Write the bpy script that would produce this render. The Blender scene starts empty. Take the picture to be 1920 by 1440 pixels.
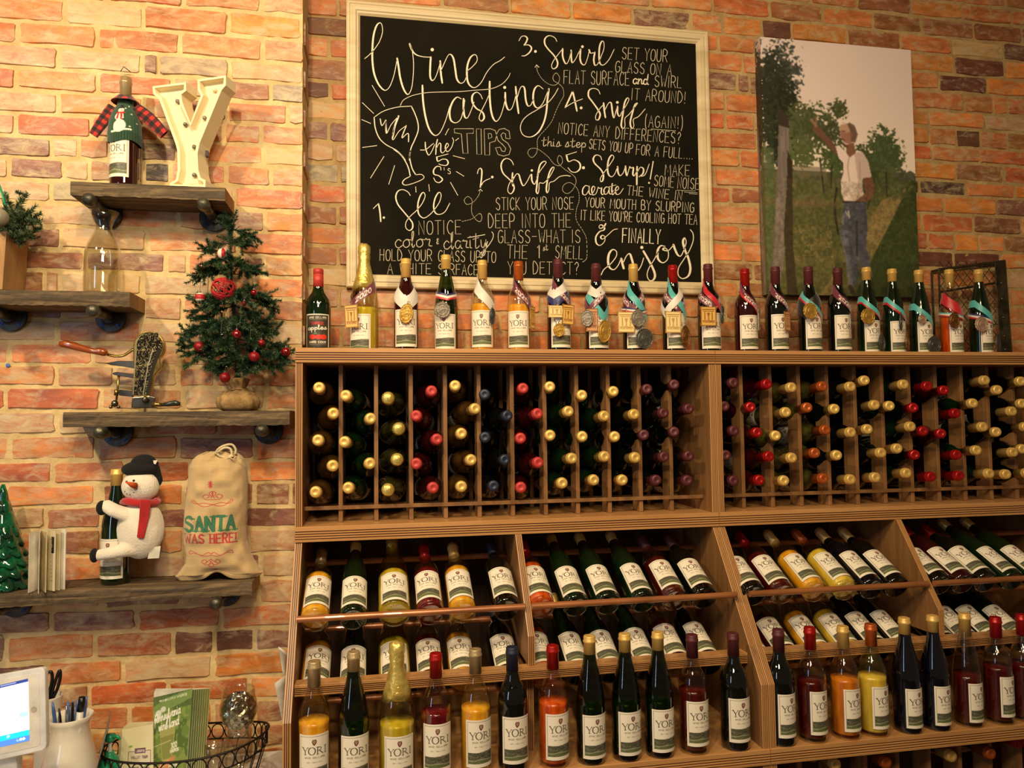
import bpy, bmesh, math, random
import numpy as np
from mathutils import Vector, Matrix
S = bpy.context.scene
C = S.collection
PI = math.pi
rnd = random.Random(7)

# ------------------------------------------------------------ camera
F = 1406.0
YA, PT, RO = 0.18156, 0.05037, -0.01132
def basis():
    cy, sy, cp, sp, cr, sr = math.cos(YA), math.sin(YA), math.cos(PT), math.sin(PT), math.cos(RO), math.sin(RO)
    w = Vector((sy*cp, cy*cp, sp)); r0 = Vector((cy, -sy, 0)); u0 = r0.cross(w)
    return cr*r0+sr*u0, -sr*r0+cr*u0, w
CR, CU, CW = basis()
cam = bpy.data.objects.new('camera', bpy.data.cameras.new('camera')); C.objects.link(cam)
cam.matrix_world = Matrix(((CR.x, CU.x, -CW.x, 0), (CR.y, CU.y, -CW.y, 0), (CR.z, CU.z, -CW.z, 0), (0, 0, 0, 1)))
cam.data.sensor_width = 36; cam.data.lens = F/1920*36; cam.data.clip_start = .02
S.camera = cam
S.view_settings.view_transform = 'Standard'; S.view_settings.look = 'None'
S.view_settings.exposure = 0.0; S.view_settings.gamma = 1.0; S.view_settings.use_curve_mapping = False
try:
    S.cycles.use_denoising = True; S.cycles.max_bounces = 8; S.cycles.transparent_max_bounces = 16
    S.cycles.sample_clamp_indirect = 4.0
except Exception: pass

# points: photograph pixel -> place on a wall plane (Y), a shelf height (Z) or a side panel (X)
def ray(x, y): return CW + CR*((x-960)/F) - CU*((y-720)/F)
def at(x, y, Y): d = ray(x, y); return d*(Y/d.y)
def atX(x, y, X): d = ray(x, y); return d*(X/d.x)
def atZ(x, y, Z): d = ray(x, y); return d*(Z/d.z)
def on(x, y, P, N): d = ray(x, y); return d*(P.dot(N)/d.dot(N))

# ------------------------------------------------------------ world and lights
def lin(c):
    return tuple(((v/255)/12.92 if v/255 <= .04045 else ((v/255+.055)/1.055)**2.4) for v in c[:3])
wd = bpy.data.worlds.new('room_air'); S.world = wd; wd.use_nodes = True
wd.node_tree.nodes['Background'].inputs[0].default_value = (1.0, .72, .45, 1)
wd.node_tree.nodes['Background'].inputs[1].default_value = .085
def area(name, loc, tgt, sx, sy, power, col):
    l = bpy.data.lights.new(name, 'AREA'); l.shape = 'RECTANGLE'; l.size = sx; l.size_y = sy; l.energy = power; l.color = col
    o = bpy.data.objects.new(name, l); C.objects.link(o); o.location = loc
    o.rotation_euler = (Vector(tgt)-Vector(loc)).to_track_quat('-Z', 'Y').to_euler(); return o
def spot(name, loc, tgt, power, col, ang, blend=.6, rad=.04):
    l = bpy.data.lights.new(name, 'SPOT'); l.energy = power; l.color = col; l.spot_size = math.radians(ang); l.spot_blend = blend
    l.shadow_soft_size = rad
    o = bpy.data.objects.new(name, l); C.objects.link(o); o.location = loc
    o.rotation_euler = (Vector(tgt)-Vector(loc)).to_track_quat('-Z', 'Y').to_euler(); return o
WARM = (1.0, .84, .62)
spot('track_lamp', (-1.5, .75, 1.5), (-.45, 2.3, .2), 118, (1.0, .80, .50), 95, .9, .05)
spot('track_lamp', (-.35, .35, 1.7), (.2, 2.3, .15), 92, (1.0, .80, .50), 100, .9, .05)
spot('track_lamp', (.9, .2, 1.75), (1.3, 2.4, .5), 38, (1.0, .76, .42), 100, .9, .05)
area('overhead_fill_light', (.1, -.6, 1.95), (.5, 2.2, -.2), 1.6, .5, 42, (1.0, .81, .54))  # broad fill added from overhead, stands for no particular fixture
area('pendant_lamp', (-.22, .0, 1.1), (-.05, 2.0, -.6), .10, .34, 10, (1.0, .82, .6))
area('pendant_lamp', (.10, .0, 1.1), (.05, 2.0, -.6), .10, .34, 10, (1.0, .82, .6))
area('window_daylight', (-2.3, -.6, .1), (.2, 2.0, -.6), .34, 1.6, 13, (.55, .72, 1.0))

# ------------------------------------------------------------ materials
def nt(name):
    m = bpy.data.materials.new(name); m.use_nodes = True
    n = m.node_tree; return m, n, n.nodes['Principled BSDF'], n.links.new
def N(n, t, **k):
    x = n.nodes.new(t)
    for a, b in k.items():
        if a.startswith('i_'): x.inputs[a[2:].replace('_', ' ')].default_value = b
        else: setattr(x, a, b)
    return x
def mat(name, col, rough=.5, metal=0., spec=.5, col2=None, nscale=20., stretch=(1, 1, 1), bump=0., bscale=80., coat=0., sheen=0., detail=4., contrast=(.35, .65), rvar=0., trans=0., ior=1.45, sss=0.):
    m, n, p, L = nt(name)
    c = lin(col)+(1,); p.inputs['Base Color'].default_value = c
    p.inputs['Roughness'].default_value = rough; p.inputs['Metallic'].default_value = metal
    p.inputs['Specular IOR Level'].default_value = spec; p.inputs['Coat Weight'].default_value = coat
    p.inputs['Sheen Weight'].default_value = sheen; p.inputs['Transmission Weight'].default_value = trans; p.inputs['IOR'].default_value = ior
    tc = N(n, 'ShaderNodeTexCoord'); mp = N(n, 'ShaderNodeMapping'); mp.inputs['Scale'].default_value = stretch
    L(tc.outputs['Object'], mp.inputs[0])
    if col2 is None: col2 = tuple(v*.86 for v in col)
    nz = N(n, 'ShaderNodeTexNoise', i_Scale=nscale, i_Detail=detail); L(mp.outputs[0], nz.inputs['Vector'])
    r = N(n, 'ShaderNodeValToRGB'); e = r.color_ramp.elements
    e[0].position = contrast[0]; e[1].position = contrast[1]; e[0].color = c; e[1].color = lin(col2)+(1,)
    L(nz.outputs[0], r.inputs[0]); L(r.outputs[0], p.inputs['Base Color'])
    if rvar:
        mr = N(n, 'ShaderNodeMapRange', i_To_Min=rough-rvar, i_To_Max=rough+rvar); L(nz.outputs[0], mr.inputs[0]); L(mr.outputs[0], p.inputs['Roughness'])
    if bump:
        b = N(n, 'ShaderNodeBump', i_Strength=bump, i_Distance=.002); z = N(n, 'ShaderNodeTexNoise', i_Scale=bscale, i_Detail=3.)
        L(mp.outputs[0], z.inputs['Vector']); L(z.outputs[0], b.inputs['Height']); L(b.outputs[0], p.inputs['Normal'])
    return m
def thin_glass(name, tint, rough=.02, gl=(1, 1, 1), body=None, amt=0.):
    m, n, p, L = nt(name)
    o = n.nodes['Material Output']; n.nodes.remove(p)
    t = N(n, 'ShaderNodeBsdfTransparent'); t.inputs[0].default_value = tint+(1,)
    g = N(n, 'ShaderNodeBsdfGlossy'); g.inputs['Roughness'].default_value = rough; g.inputs[0].default_value = gl+(1,)
    lw = N(n, 'ShaderNodeLayerWeight', i_Blend=.5); pw_ = N(n, 'ShaderNodeMath', operation='POWER'); pw_.inputs[1].default_value = 2.4; L(lw.outputs['Facing'], pw_.inputs[0]); fr = N(n, 'ShaderNodeMapRange', i_To_Min=.06, i_To_Max=.75); L(pw_.outputs[0], fr.inputs[0]); nz = N(n, 'ShaderNodeTexNoise', i_Scale=9.)
    mr = N(n, 'ShaderNodeMapRange', i_To_Min=rough, i_To_Max=rough+.03); L(nz.outputs[0], mr.inputs[0]); L(mr.outputs[0], g.inputs['Roughness'])
    base = t
    if amt:
        d = N(n, 'ShaderNodeBsdfDiffuse'); d.inputs[0].default_value = body+(1,)
        mx = N(n, 'ShaderNodeMixShader'); mx.inputs[0].default_value = amt; L(t.outputs[0], mx.inputs[1]); L(d.outputs[0], mx.inputs[2]); base = mx
    a = N(n, 'ShaderNodeMixShader'); L(fr.outputs[0], a.inputs[0]); L(base.outputs[0], a.inputs[1]); L(g.outputs[0], a.inputs[2])
    L(a.outputs[0], o.inputs[0]); return m
def print_mat(name, rough=.55, metal=0., bump=0., bscale=400., coat=0., sheen=0., emit=0., wave=0.):
    m, n, p, L = nt(name)
    a = N(n, 'ShaderNodeAttribute', attribute_name='ink'); L(a.outputs['Color'], p.inputs['Base Color'])
    p.inputs['Roughness'].default_value = rough; p.inputs['Metallic'].default_value = metal; p.inputs['Coat Weight'].default_value = coat
    p.inputs['Sheen Weight'].default_value = sheen
    if emit: L(a.outputs['Color'], p.inputs['Emission Color']); p.inputs['Emission Strength'].default_value = emit
    nz = N(n, 'ShaderNodeTexNoise', i_Scale=bscale, i_Detail=3.); tc = N(n, 'ShaderNodeTexCoord'); L(tc.outputs['Object'], nz.inputs['Vector'])
    mr = N(n, 'ShaderNodeMapRange', i_To_Min=rough-.05, i_To_Max=rough+.08); L(nz.outputs[0], mr.inputs[0]); L(mr.outputs[0], p.inputs['Roughness'])
    if bump:
        b = N(n, 'ShaderNodeBump', i_Strength=bump, i_Distance=.001); L(nz.outputs[0], b.inputs['Height']); L(b.outputs[0], p.inputs['Normal'])
    return m
# brick: colour from each brick's own object colour, mortar smears in world space
def brick_mat(name, rough):
    m, n, p, L = nt(name)
    oi = N(n, 'ShaderNodeObjectInfo'); g = N(n, 'ShaderNodeNewGeometry')
    mp = N(n, 'ShaderNodeMapping'); mp.inputs['Scale'].default_value = (1, 1, 2.2); L(g.outputs['Position'], mp.inputs[0])
    n1 = N(n, 'ShaderNodeTexNoise', i_Scale=11., i_Detail=6., i_Roughness=.62); L(mp.outputs[0], n1.inputs['Vector'])
    n2 = N(n, 'ShaderNodeTexNoise', i_Scale=55., i_Detail=5., i_Roughness=.7); L(mp.outputs[0], n2.inputs['Vector'])
    mr = N(n, 'ShaderNodeMapRange', i_From_Min=.3, i_From_Max=.7, i_To_Min=.62, i_To_Max=1.32); L(n1.outputs[0], mr.inputs[0])
    hs = N(n, 'ShaderNodeHueSaturation'); L(oi.outputs['Color'], hs.inputs['Color']); L(mr.outputs[0], hs.inputs['Value'])
    mr2 = N(n, 'ShaderNodeMapRange', i_From_Min=.25, i_From_Max=.75, i_To_Min=.493, i_To_Max=.513); L(n2.outputs[0], mr2.inputs[0]); L(mr2.outputs[0], hs.inputs['Hue'])
    # smear mask: fine noise + alpha as the amount
    sm = N(n, 'ShaderNodeTexNoise', i_Scale=17., i_Detail=9., i_Roughness=.72, i_Distortion=.6); L(mp.outputs[0], sm.inputs['Vector'])
    ad = N(n, 'ShaderNodeMath', operation='ADD'); L(sm.outputs[0], ad.inputs[0]); L(oi.outputs['Alpha'], ad.inputs[1])
    ms = N(n, 'ShaderNodeMapRange', i_From_Min=.98, i_From_Max=1.26); L(ad.outputs[0], ms.inputs[0])
    mx = N(n, 'ShaderNodeMixRGB'); mx.inputs[2].default_value = lin((208, 184, 140))+(1,); L(ms.outputs[0], mx.inputs[0]); L(hs.outputs[0], mx.inputs[1])
    # dark burnt specks
    sp = N(n, 'ShaderNodeTexVoronoi', i_Scale=38.); L(g.outputs['Position'], sp.inputs['Vector'])
    sr = N(n, 'ShaderNodeMapRange', i_From_Min=.03, i_From_Max=.10, i_To_Min=.55, i_To_Max=0.); L(sp.outputs['Distance'], sr.inputs[0])
    m3 = N(n, 'ShaderNodeMixRGB'); m3.inputs[2].default_value = lin((70, 40, 28))+(1,); L(sr.outputs[0], m3.inputs[0]); L(mx.outputs[0], m3.inputs[1])
    L(m3.outputs[0], p.inputs['Base Color'])
    rr = N(n, 'ShaderNodeMapRange', i_From_Min=.3, i_From_Max=.7, i_To_Min=rough-.1, i_To_Max=rough+.2); L(n1.outputs[0], rr.inputs[0]); L(rr.outputs[0], p.inputs['Roughness'])
    b1 = N(n, 'ShaderNodeBump', i_Strength=.55, i_Distance=.0035); L(n1.outputs[0], b1.inputs['Height'])
    b2 = N(n, 'ShaderNodeBump', i_Strength=.5, i_Distance=.0012); L(n2.outputs[0], b2.inputs['Height']); L(b1.outputs[0], b2.inputs['Normal'])
    L(b2.outputs[0], p.inputs['Normal']); return m
def mortar_mat(name, c1, c2):
    m, n, p, L = nt(name)
    g = N(n, 'ShaderNodeNewGeometry'); n1 = N(n, 'ShaderNodeTexNoise', i_Scale=14., i_Detail=8., i_Roughness=.7); L(g.outputs['Position'], n1.inputs['Vector'])
    r = N(n, 'ShaderNodeValToRGB'); e = r.color_ramp.elements; e[0].position = .3; e[1].position = .62; e[0].color = lin(c1)+(1,); e[1].color = lin(c2)+(1,)
    L(n1.outputs[0], r.inputs[0]); L(r.outputs[0], p.inputs['Base Color']); p.inputs['Roughness'].default_value = .8
    n2 = N(n, 'ShaderNodeTexNoise', i_Scale=90., i_Detail=6.); L(g.outputs['Position'], n2.inputs['Vector'])
    b = N(n, 'ShaderNodeBump', i_Strength=.9, i_Distance=.003); L(n2.outputs[0], b.inputs['Height']); L(b.outputs[0], p.inputs['Normal']); return m
def wood_mat(name, c1, c2, c3, axis=0, rough=.45, scale=1., coat=.15, crack=0.):
    m, n, p, L = nt(name)
    g = N(n, 'ShaderNodeNewGeometry'); mp = N(n, 'ShaderNodeMapping')
    sc = [17*scale]*3; sc[axis] = 1.3*scale; mp.inputs['Scale'].default_value = sc; L(g.outputs['Position'], mp.inputs[0])
    n1 = N(n, 'ShaderNodeTexNoise', i_Scale=1.6, i_Detail=7., i_Roughness=.65, i_Distortion=.7); L(mp.outputs[0], n1.inputs['Vector'])
    r = N(n, 'ShaderNodeValToRGB'); e = r.color_ramp.elements; e[0].position = .3; e[1].position = .7
    e[0].color = lin(c1)+(1,); e[1].color = lin(c3)+(1,); k = e.new(.5); k.color = lin(c2)+(1,)
    L(n1.outputs[0], r.inputs[0]); L(r.outputs[0], p.inputs['Base Color'])
    p.inputs['Roughness'].default_value = rough; p.inputs['Coat Weight'].default_value = coat; p.inputs['Coat Roughness'].default_value = .3
    b = N(n, 'ShaderNodeBump', i_Strength=.25+crack, i_Distance=.0012+crack*.003); L(n1.outputs[0], b.inputs['Height']); L(b.outputs[0], p.inputs['Normal']); return m

M = {}
M['brick_left'] = brick_mat('brick_clay', .42)
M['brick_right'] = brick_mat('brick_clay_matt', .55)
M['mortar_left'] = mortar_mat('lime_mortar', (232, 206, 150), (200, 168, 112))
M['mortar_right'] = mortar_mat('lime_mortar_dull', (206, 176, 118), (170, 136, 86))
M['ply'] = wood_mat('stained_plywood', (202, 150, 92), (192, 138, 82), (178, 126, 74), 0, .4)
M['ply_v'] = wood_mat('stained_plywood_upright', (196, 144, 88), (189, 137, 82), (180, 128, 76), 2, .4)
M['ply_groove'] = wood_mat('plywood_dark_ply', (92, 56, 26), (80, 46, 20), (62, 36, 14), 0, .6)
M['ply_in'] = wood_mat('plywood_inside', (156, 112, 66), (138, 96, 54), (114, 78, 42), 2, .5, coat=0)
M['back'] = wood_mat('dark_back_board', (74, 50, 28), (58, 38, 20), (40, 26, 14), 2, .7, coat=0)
M['rod'] = mat('copper_brown_dowel', (176, 112, 66), .32, .25, col2=(150, 92, 52), nscale=8, coat=.3)
M['barn'] = wood_mat('weathered_barn_board', (140, 114, 76), (88, 70, 46), (40, 31, 21), 0, .75, 2.6, 0, .8)
M['barn_end'] = wood_mat('sawn_board_end', (176, 138, 84), (150, 112, 66), (122, 90, 52), 2, .8, 1., 0, .2)
M['pipe'] = mat('cast_iron_pipe', (112, 108, 92), .42, .75, col2=(70, 66, 54), nscale=30, bump=.3, bscale=120)
M['flange'] = mat('cast_iron_flange', (78, 76, 74), .45, .7, col2=(52, 50, 48), nscale=30, bump=.3, bscale=140)
M['screw'] = mat('blue_screw', (52, 66, 120), .4, .5)
M['chalkboard'] = mat('chalkboard_slate', (20, 17, 9), .85, 0, .12, col2=(30, 26, 15), nscale=5, detail=8, bump=.05)
M['frame'] = wood_mat('cream_frame_paint', (226, 206, 164), (216, 194, 150), (196, 172, 128), 0, .5, .6, .1)
M['chalk'] = mat('chalk_paint', (250, 236, 208), .9, col2=(226, 210, 180), nscale=300)
M['chalk_thin'] = mat('chalk_pencil', (214, 200, 172), .9, col2=(170, 158, 130), nscale=400, contrast=(.3, .7))
M['print'] = print_mat('printed_paper', .5)
M['canvas'] = print_mat('printed_canvas', .42, bump=.3, bscale=900)
M['fabric'] = print_mat('printed_fabric', .85, bump=.7, bscale=700, sheen=.3)
M['satin'] = print_mat('satin_ribbon', .38, bump=.2, bscale=500, sheen=.4)
M['burlap'] = print_mat('burlap_weave', .92, bump=1., bscale=520, sheen=.3)
M['screen'] = print_mat('lit_screen', .2, emit=1.4)
M['paper'] = mat('white_paper', (232, 224, 204), .8, bump=.1)
M['cream_paper'] = mat('cream_page', (226, 208, 160), .8, bump=.1)
M['g_dark'] = mat('black_green_bottle_glass', (9, 12, 7), .05, 0, .6, col2=(6, 8, 5), coat=1.)
M['g_green'] = mat('green_bottle_glass', (12, 34, 11), .05, 0, .6, col2=(7, 20, 7), coat=1.)
M['g_green_wine'] = mat('green_glass_with_wine', (16, 62, 12), .08, 0, .5, col2=(10, 44, 9), coat=1.)
M['g_blue'] = mat('blue_black_bottle_glass', (7, 8, 18), .05, 0, .6, col2=(5, 6, 12), coat=1.)
M['g_red'] = mat('bottle_glass_with_red_wine', (52, 8, 8), .06, 0, .6, col2=(36, 5, 6), coat=1.)
M['g_amber'] = mat('amber_glass_in_shade', (84, 56, 20), .07, 0, .6, col2=(44, 27, 9), coat=1.)
M['g_olive'] = mat('olive_glass_in_shade', (84, 78, 30), .07, 0, .6, col2=(40, 36, 12), coat=1.)
M['g_clear'] = thin_glass('clear_bottle_glass', (.93, .90, .80))
M['g_carafe'] = thin_glass('carafe_glass', (.93, .92, .86), .03)
M['g_hock'] = thin_glass('green_hock_glass', (.16, .24, .07))
M['w_green'] = mat('white_wine_in_green_glass', (30, 104, 18), .2, col2=(16, 66, 10), nscale=10, stretch=(6, 6, 1), coat=.6)
M['g_oliveclear'] = thin_glass('olive_clear_glass', (.80, .78, .50))
M['w_gold'] = mat('golden_wine', (255, 196, 56), .25, col2=(232, 156, 26), nscale=10, stretch=(6, 6, 1), coat=.6)
M['w_yellow'] = mat('pale_yellow_wine', (250, 222, 88), .25, col2=(222, 190, 60), nscale=10, stretch=(6, 6, 1), coat=.6)
M['w_orange'] = mat('orange_rose_wine', (238, 106, 26), .25, col2=(196, 66, 12), nscale=10, stretch=(6, 6, 1), coat=.6)
M['w_pink'] = mat('cherry_red_wine', (120, 12, 26), .2, col2=(84, 6, 16), nscale=10, stretch=(6, 6, 1), coat=.6)
M['w_red'] = mat('dark_red_wine', (92, 14, 12), .2, col2=(64, 8, 8), nscale=10, stretch=(6, 6, 1), coat=.6)
M['c_gold'] = mat('gold_foil_capsule', (240, 200, 116), .38, .3, col2=(222, 178, 94), nscale=12, bump=.15, bscale=60)
M['c_tan'] = mat('tan_foil_capsule', (200, 176, 132), .36, .45, col2=(176, 150, 106), nscale=12, bump=.15, bscale=60)
M['c_red'] = mat('red_foil_capsule', (196, 34, 30), .3, .35, col2=(160, 20, 20), nscale=12, bump=.1, bscale=60)
M['c_rose'] = mat('matt_red_capsule', (214, 74, 62), .45, .1, col2=(180, 52, 46), nscale=12, bump=.1, bscale=60)
M['c_maroon'] = mat('maroon_capsule', (108, 48, 50), .45, .1, col2=(84, 34, 38), nscale=12)
M['c_navy'] = mat('navy_capsule', (46, 50, 72), .42, .1, col2=(34, 38, 56), nscale=12)
M['c_copper'] = mat('copper_foil_capsule', (212, 112, 52), .3, .4, col2=(184, 88, 36), nscale=12, bump=.1, bscale=60)
M['c_lemon'] = mat('crumpled_gold_foil', (238, 214, 120), .3, .6, col2=(206, 170, 76), nscale=30, bump=1., bscale=110)
M['black'] = mat('black_felt', (16, 16, 15), .95, sheen=.05, bump=.4, bscale=300)
M['blackp'] = mat('black_plastic', (16, 16, 18), .35)
M['white'] = mat('white_plastic', (232, 228, 220), .35)
M['ceramic'] = mat('white_glazed_ceramic', (238, 230, 214), .18, coat=.6, col2=(230, 220, 204))
M['fleece'] = mat('white_fleece', (240, 228, 206), .95, sheen=.6, bump=.8, bscale=260, col2=(228, 214, 190))
M['redfelt'] = mat('red_knit', (186, 26, 24), .9, sheen=.4, bump=.6, bscale=300, col2=(150, 16, 18))
M['orangefelt'] = mat('orange_felt', (220, 92, 32), .9, bump=.3)
M['marquee'] = mat('cream_enamel', (240, 224, 180), .4, col2=(232, 214, 168), nscale=6)
M['needles'] = mat('dark_pine_needles', (22, 48, 28), .5, col2=(52, 84, 48), nscale=40, contrast=(.3, .75))
M['needles2'] = mat('frosted_pine_needles', (44, 68, 38), .5, col2=(96, 114, 76), nscale=40, contrast=(.3, .75))
M['wire'] = mat('dark_wire', (42, 34, 26), .45, .6)
M['silver'] = mat('silver_wire', (190, 190, 186), .25, .9)
M['orn'] = mat('red_glass_bauble', (150, 14, 20), .12, .35, coat=1., col2=(120, 8, 14))
M['orn_m'] = mat('matt_red_bauble', (158, 24, 28), .4, .2, col2=(130, 14, 20))
M['twine'] = mat('red_twine', (206, 36, 40), .7, bump=.6)
M['sack'] = mat('natural_burlap', (176, 142, 90), .95, bump=1., bscale=420, col2=(146, 114, 68), nscale=60)
M['rope'] = mat('cream_cotton_cord', (226, 206, 160), .9, bump=.8, bscale=300)
M['handle'] = mat('varnished_handle_wood', (156, 74, 26), .25, coat=.8, col2=(120, 50, 16), nscale=14, stretch=(1, 4, 4))
M['brass'] = mat('aged_brass', (178, 148, 84), .3, .9, col2=(120, 96, 48), nscale=30)
M['steel'] = mat('nickel_steel', (150, 142, 124), .25, .95, col2=(92, 86, 72), nscale=20)
M['glaze'] = mat('green_ceramic_glaze', (8, 92, 56), .12, coat=1., col2=(4, 48, 30), nscale=24, contrast=(.4, .6))
M['pewter'] = mat('pewter_medal', (150, 140, 124), .42, .5, col2=(112, 104, 90), nscale=60, bump=1., bscale=190)
M['goldm'] = mat('gold_medal', (206, 164, 76), .38, .5, col2=(160, 120, 44), nscale=60, bump=1., bscale=190)
M['bronzem'] = mat('bronze_medal', (140, 96, 44), .38, .55, col2=(98, 64, 26), nscale=60, bump=1., bscale=190)
M['pinkm'] = mat('rose_silver_medal', (206, 172, 146), .42, .45, col2=(170, 138, 112), nscale=60, bump=1., bscale=190)
M['darkm'] = mat('dark_steel_medal', (96, 96, 88), .35, .55, col2=(70, 70, 64), nscale=60, bump=.8, bscale=150)
M['foil'] = mat('crumpled_tin_foil', (200, 198, 190), .16, 1., bump=1., bscale=70)
M['greenp'] = mat('green_translucent_plastic', (42, 160, 110), .3)
M['bluep'] = mat('blue_plastic', (84, 120, 190), .35)
M['acrylic'] = thin_glass('grey_acrylic_sheet', (.55, .56, .56), .1)
M['counter'] = mat('white_laminate', (226, 220, 206), .4)
M['plaster'] = mat('plain_plaster', (150, 120, 84), .9)
M['floorm'] = wood_mat('floor_boards', (96, 62, 36), (82, 52, 30), (66, 40, 22), 1, .5)
M['crate'] = mat('rusty_crate_steel', (84, 74, 52), .55, .6, col2=(56, 46, 30), nscale=30, bump=.4)
M['bucket'] = mat('galvanised_tin', (128, 118, 96), .4, .7, col2=(96, 86, 66), nscale=12)
# ------------------------------------------------------------ mesh helpers
def link(name, me, m=None, parent=None, smooth=False):
    if m is not None:
        for k in (m if isinstance(m, (list, tuple)) else [m]): me.materials.append(k)
    if smooth: me.polygons.foreach_set('use_smooth', [True]*len(me.polygons))
    o = bpy.data.objects.new(name, me); C.objects.link(o)
    if parent is not None: o.parent = parent
    return o
class MB:
    def __init__(s): s.v = []; s.f = []; s.mi = []; s.cm = 0
    def add(s, vs, fs):
        b = len(s.v); s.v += [tuple(v) for v in vs]; s.f += [tuple(i+b for i in f) for f in fs]; s.mi += [s.cm]*len(fs); return s
    def box(s, x0, x1, y0, y1, z0, z1):
        return s.add([(x0, y0, z0), (x1, y0, z0), (x1, y1, z0), (x0, y1, z0), (x0, y0, z1), (x1, y0, z1), (x1, y1, z1), (x0, y1, z1)],
              [(0, 3, 2, 1), (4, 5, 6, 7), (0, 1, 5, 4), (1, 2, 6, 5), (2, 3, 7, 6), (3, 0, 4, 7)])
    def lathe(s, prof, n=24, c=(0, 0, 0), ax=None, sx=1., sy=1.):
        vs = []; fs = []; q = None
        if ax is not None: q = Vector((0, 0, 1)).rotation_difference(Vector(ax))
        c = Vector(c)
        for r, z in prof:
            for i in range(n):
                a = 2*PI*i/n; p = Vector((r*math.cos(a)*sx, r*math.sin(a)*sy, z))
                if q: p = q @ p
                vs.append(p+c)
        for j in range(len(prof)-1):
            for i in range(n):
                k = (i+1) % n; fs.append((j*n+i, j*n+k, (j+1)*n+k, (j+1)*n+i))
        if prof[0][0] > 1e-6: fs.append(tuple(range(n))[::-1])
        if prof[-1][0] > 1e-6: fs.append(tuple((len(prof)-1)*n+i for i in range(n)))
        return s.add(vs, fs)
    def ball(s, c, r, n=14, m=9, sc=(1, 1, 1), rot=None):
        vs = []; fs = []
        for j in range(m+1):
            t = PI*j/m
            for i in range(n):
                a = 2*PI*i/n; p = Vector((r*math.sin(t)*math.cos(a)*sc[0], r*math.sin(t)*math.sin(a)*sc[1], r*math.cos(t)*sc[2]))
                if rot: p = rot @ p
                vs.append(p+Vector(c))
        for j in range(m):
            for i in range(n):
                k = (i+1) % n; fs.append((j*n+k, j*n+i, (j+1)*n+i, (j+1)*n+k))
        return s.add(vs, fs)
    def tube(s, pts, r, n=8, caps=True, sq=None):
        pts = [Vector(p) for p in pts]; m = len(pts)
        rs = r if isinstance(r, (list, tuple)) else [r]*m
        vs = []; up = None
        for i, p in enumerate(pts):
            t = (pts[min(i+1, m-1)]-pts[max(i-1, 0)]).normalized()
            if up is None: up = t.orthogonal().normalized()
            up = (up-t*up.dot(t)); up = up.normalized() if up.length > 1e-6 else t.orthogonal().normalized()
            b = t.cross(up)
            for k in range(n):
                a = 2*PI*k/n; vs.append(p+(up*math.cos(a)+b*math.sin(a)*(sq or 1))*rs[i])
        fs = [(i*n+k, i*n+(k+1) % n, (i+1)*n+(k+1) % n, (i+1)*n+k) for i in range(m-1) for k in range(n)]
        if caps: fs += [tuple(range(n))[::-1], tuple((m-1)*n+k for k in range(n))]
        return s.add(vs, fs)
    def prism(s, poly, d):     # polygon of 3D points extruded by vector d
        n = len(poly); d = Vector(d); vs = [Vector(p) for p in poly]+[Vector(p)+d for p in poly]
        return s.add(vs, [tuple(range(n)), tuple(range(2*n-1, n-1, -1))]+[(i, n+i, n+(i+1) % n, (i+1) % n) for i in range(n)])
    def mesh(s, name):
        me = bpy.data.meshes.new(name); me.from_pydata(s.v, [], s.f)
        if any(s.mi): me.polygons.foreach_set('material_index', s.mi)
        bm = bmesh.new(); bm.from_mesh(me); bmesh.ops.recalc_face_normals(bm, faces=bm.faces); bm.to_mesh(me); bm.free(); return me
    def build(s, name, m, parent=None, smooth=False): return link(name, s.mesh(name), m, parent, smooth)
def bevel(o, w, seg=2):
    b = o.modifiers.new('bevel', 'BEVEL'); b.width = w; b.segments = seg; b.limit_method = 'ANGLE'; return o
def thing(name, label, cat, loc=(0, 0, 0), rz=0., group=None):
    o = bpy.data.objects.new(name, None); C.objects.link(o); o.location = loc; o.rotation_euler = (0, 0, rz); o.empty_display_size = .02
    o['label'] = label; o['category'] = cat
    if group: o['group'] = group
    return o
def tag(o, label, cat, group=None, kind=None):
    if label: o['label'] = label
    if cat: o['category'] = cat
    if group: o['group'] = group
    if kind: o['kind'] = kind
    return o
def keep(o, parent):            # parent without moving (geometry modelled in room coordinates)
    o.parent = parent; o.matrix_parent_inverse = Matrix.Translation(-Vector(parent.location)) if parent.rotation_euler.z == 0 else parent.matrix_basis.inverted(); return o
def cr_spline(P, k=6):
    P = [np.array(p, float) for p in P]
    if len(P) < 3: return P
    Q = [2*P[0]-P[1]]+P+[2*P[-1]-P[-2]]; out = []
    for i in range(1, len(Q)-2):
        a, b, c, d = Q[i-1:i+3]
        for j in range(k):
            t = j/k; out.append(.5*((2*b)+(-a+c)*t+(2*a-5*b+4*c-d)*t*t+(-a+3*b-3*c+d)*t**3))
    out.append(P[-1]); return out

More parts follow.
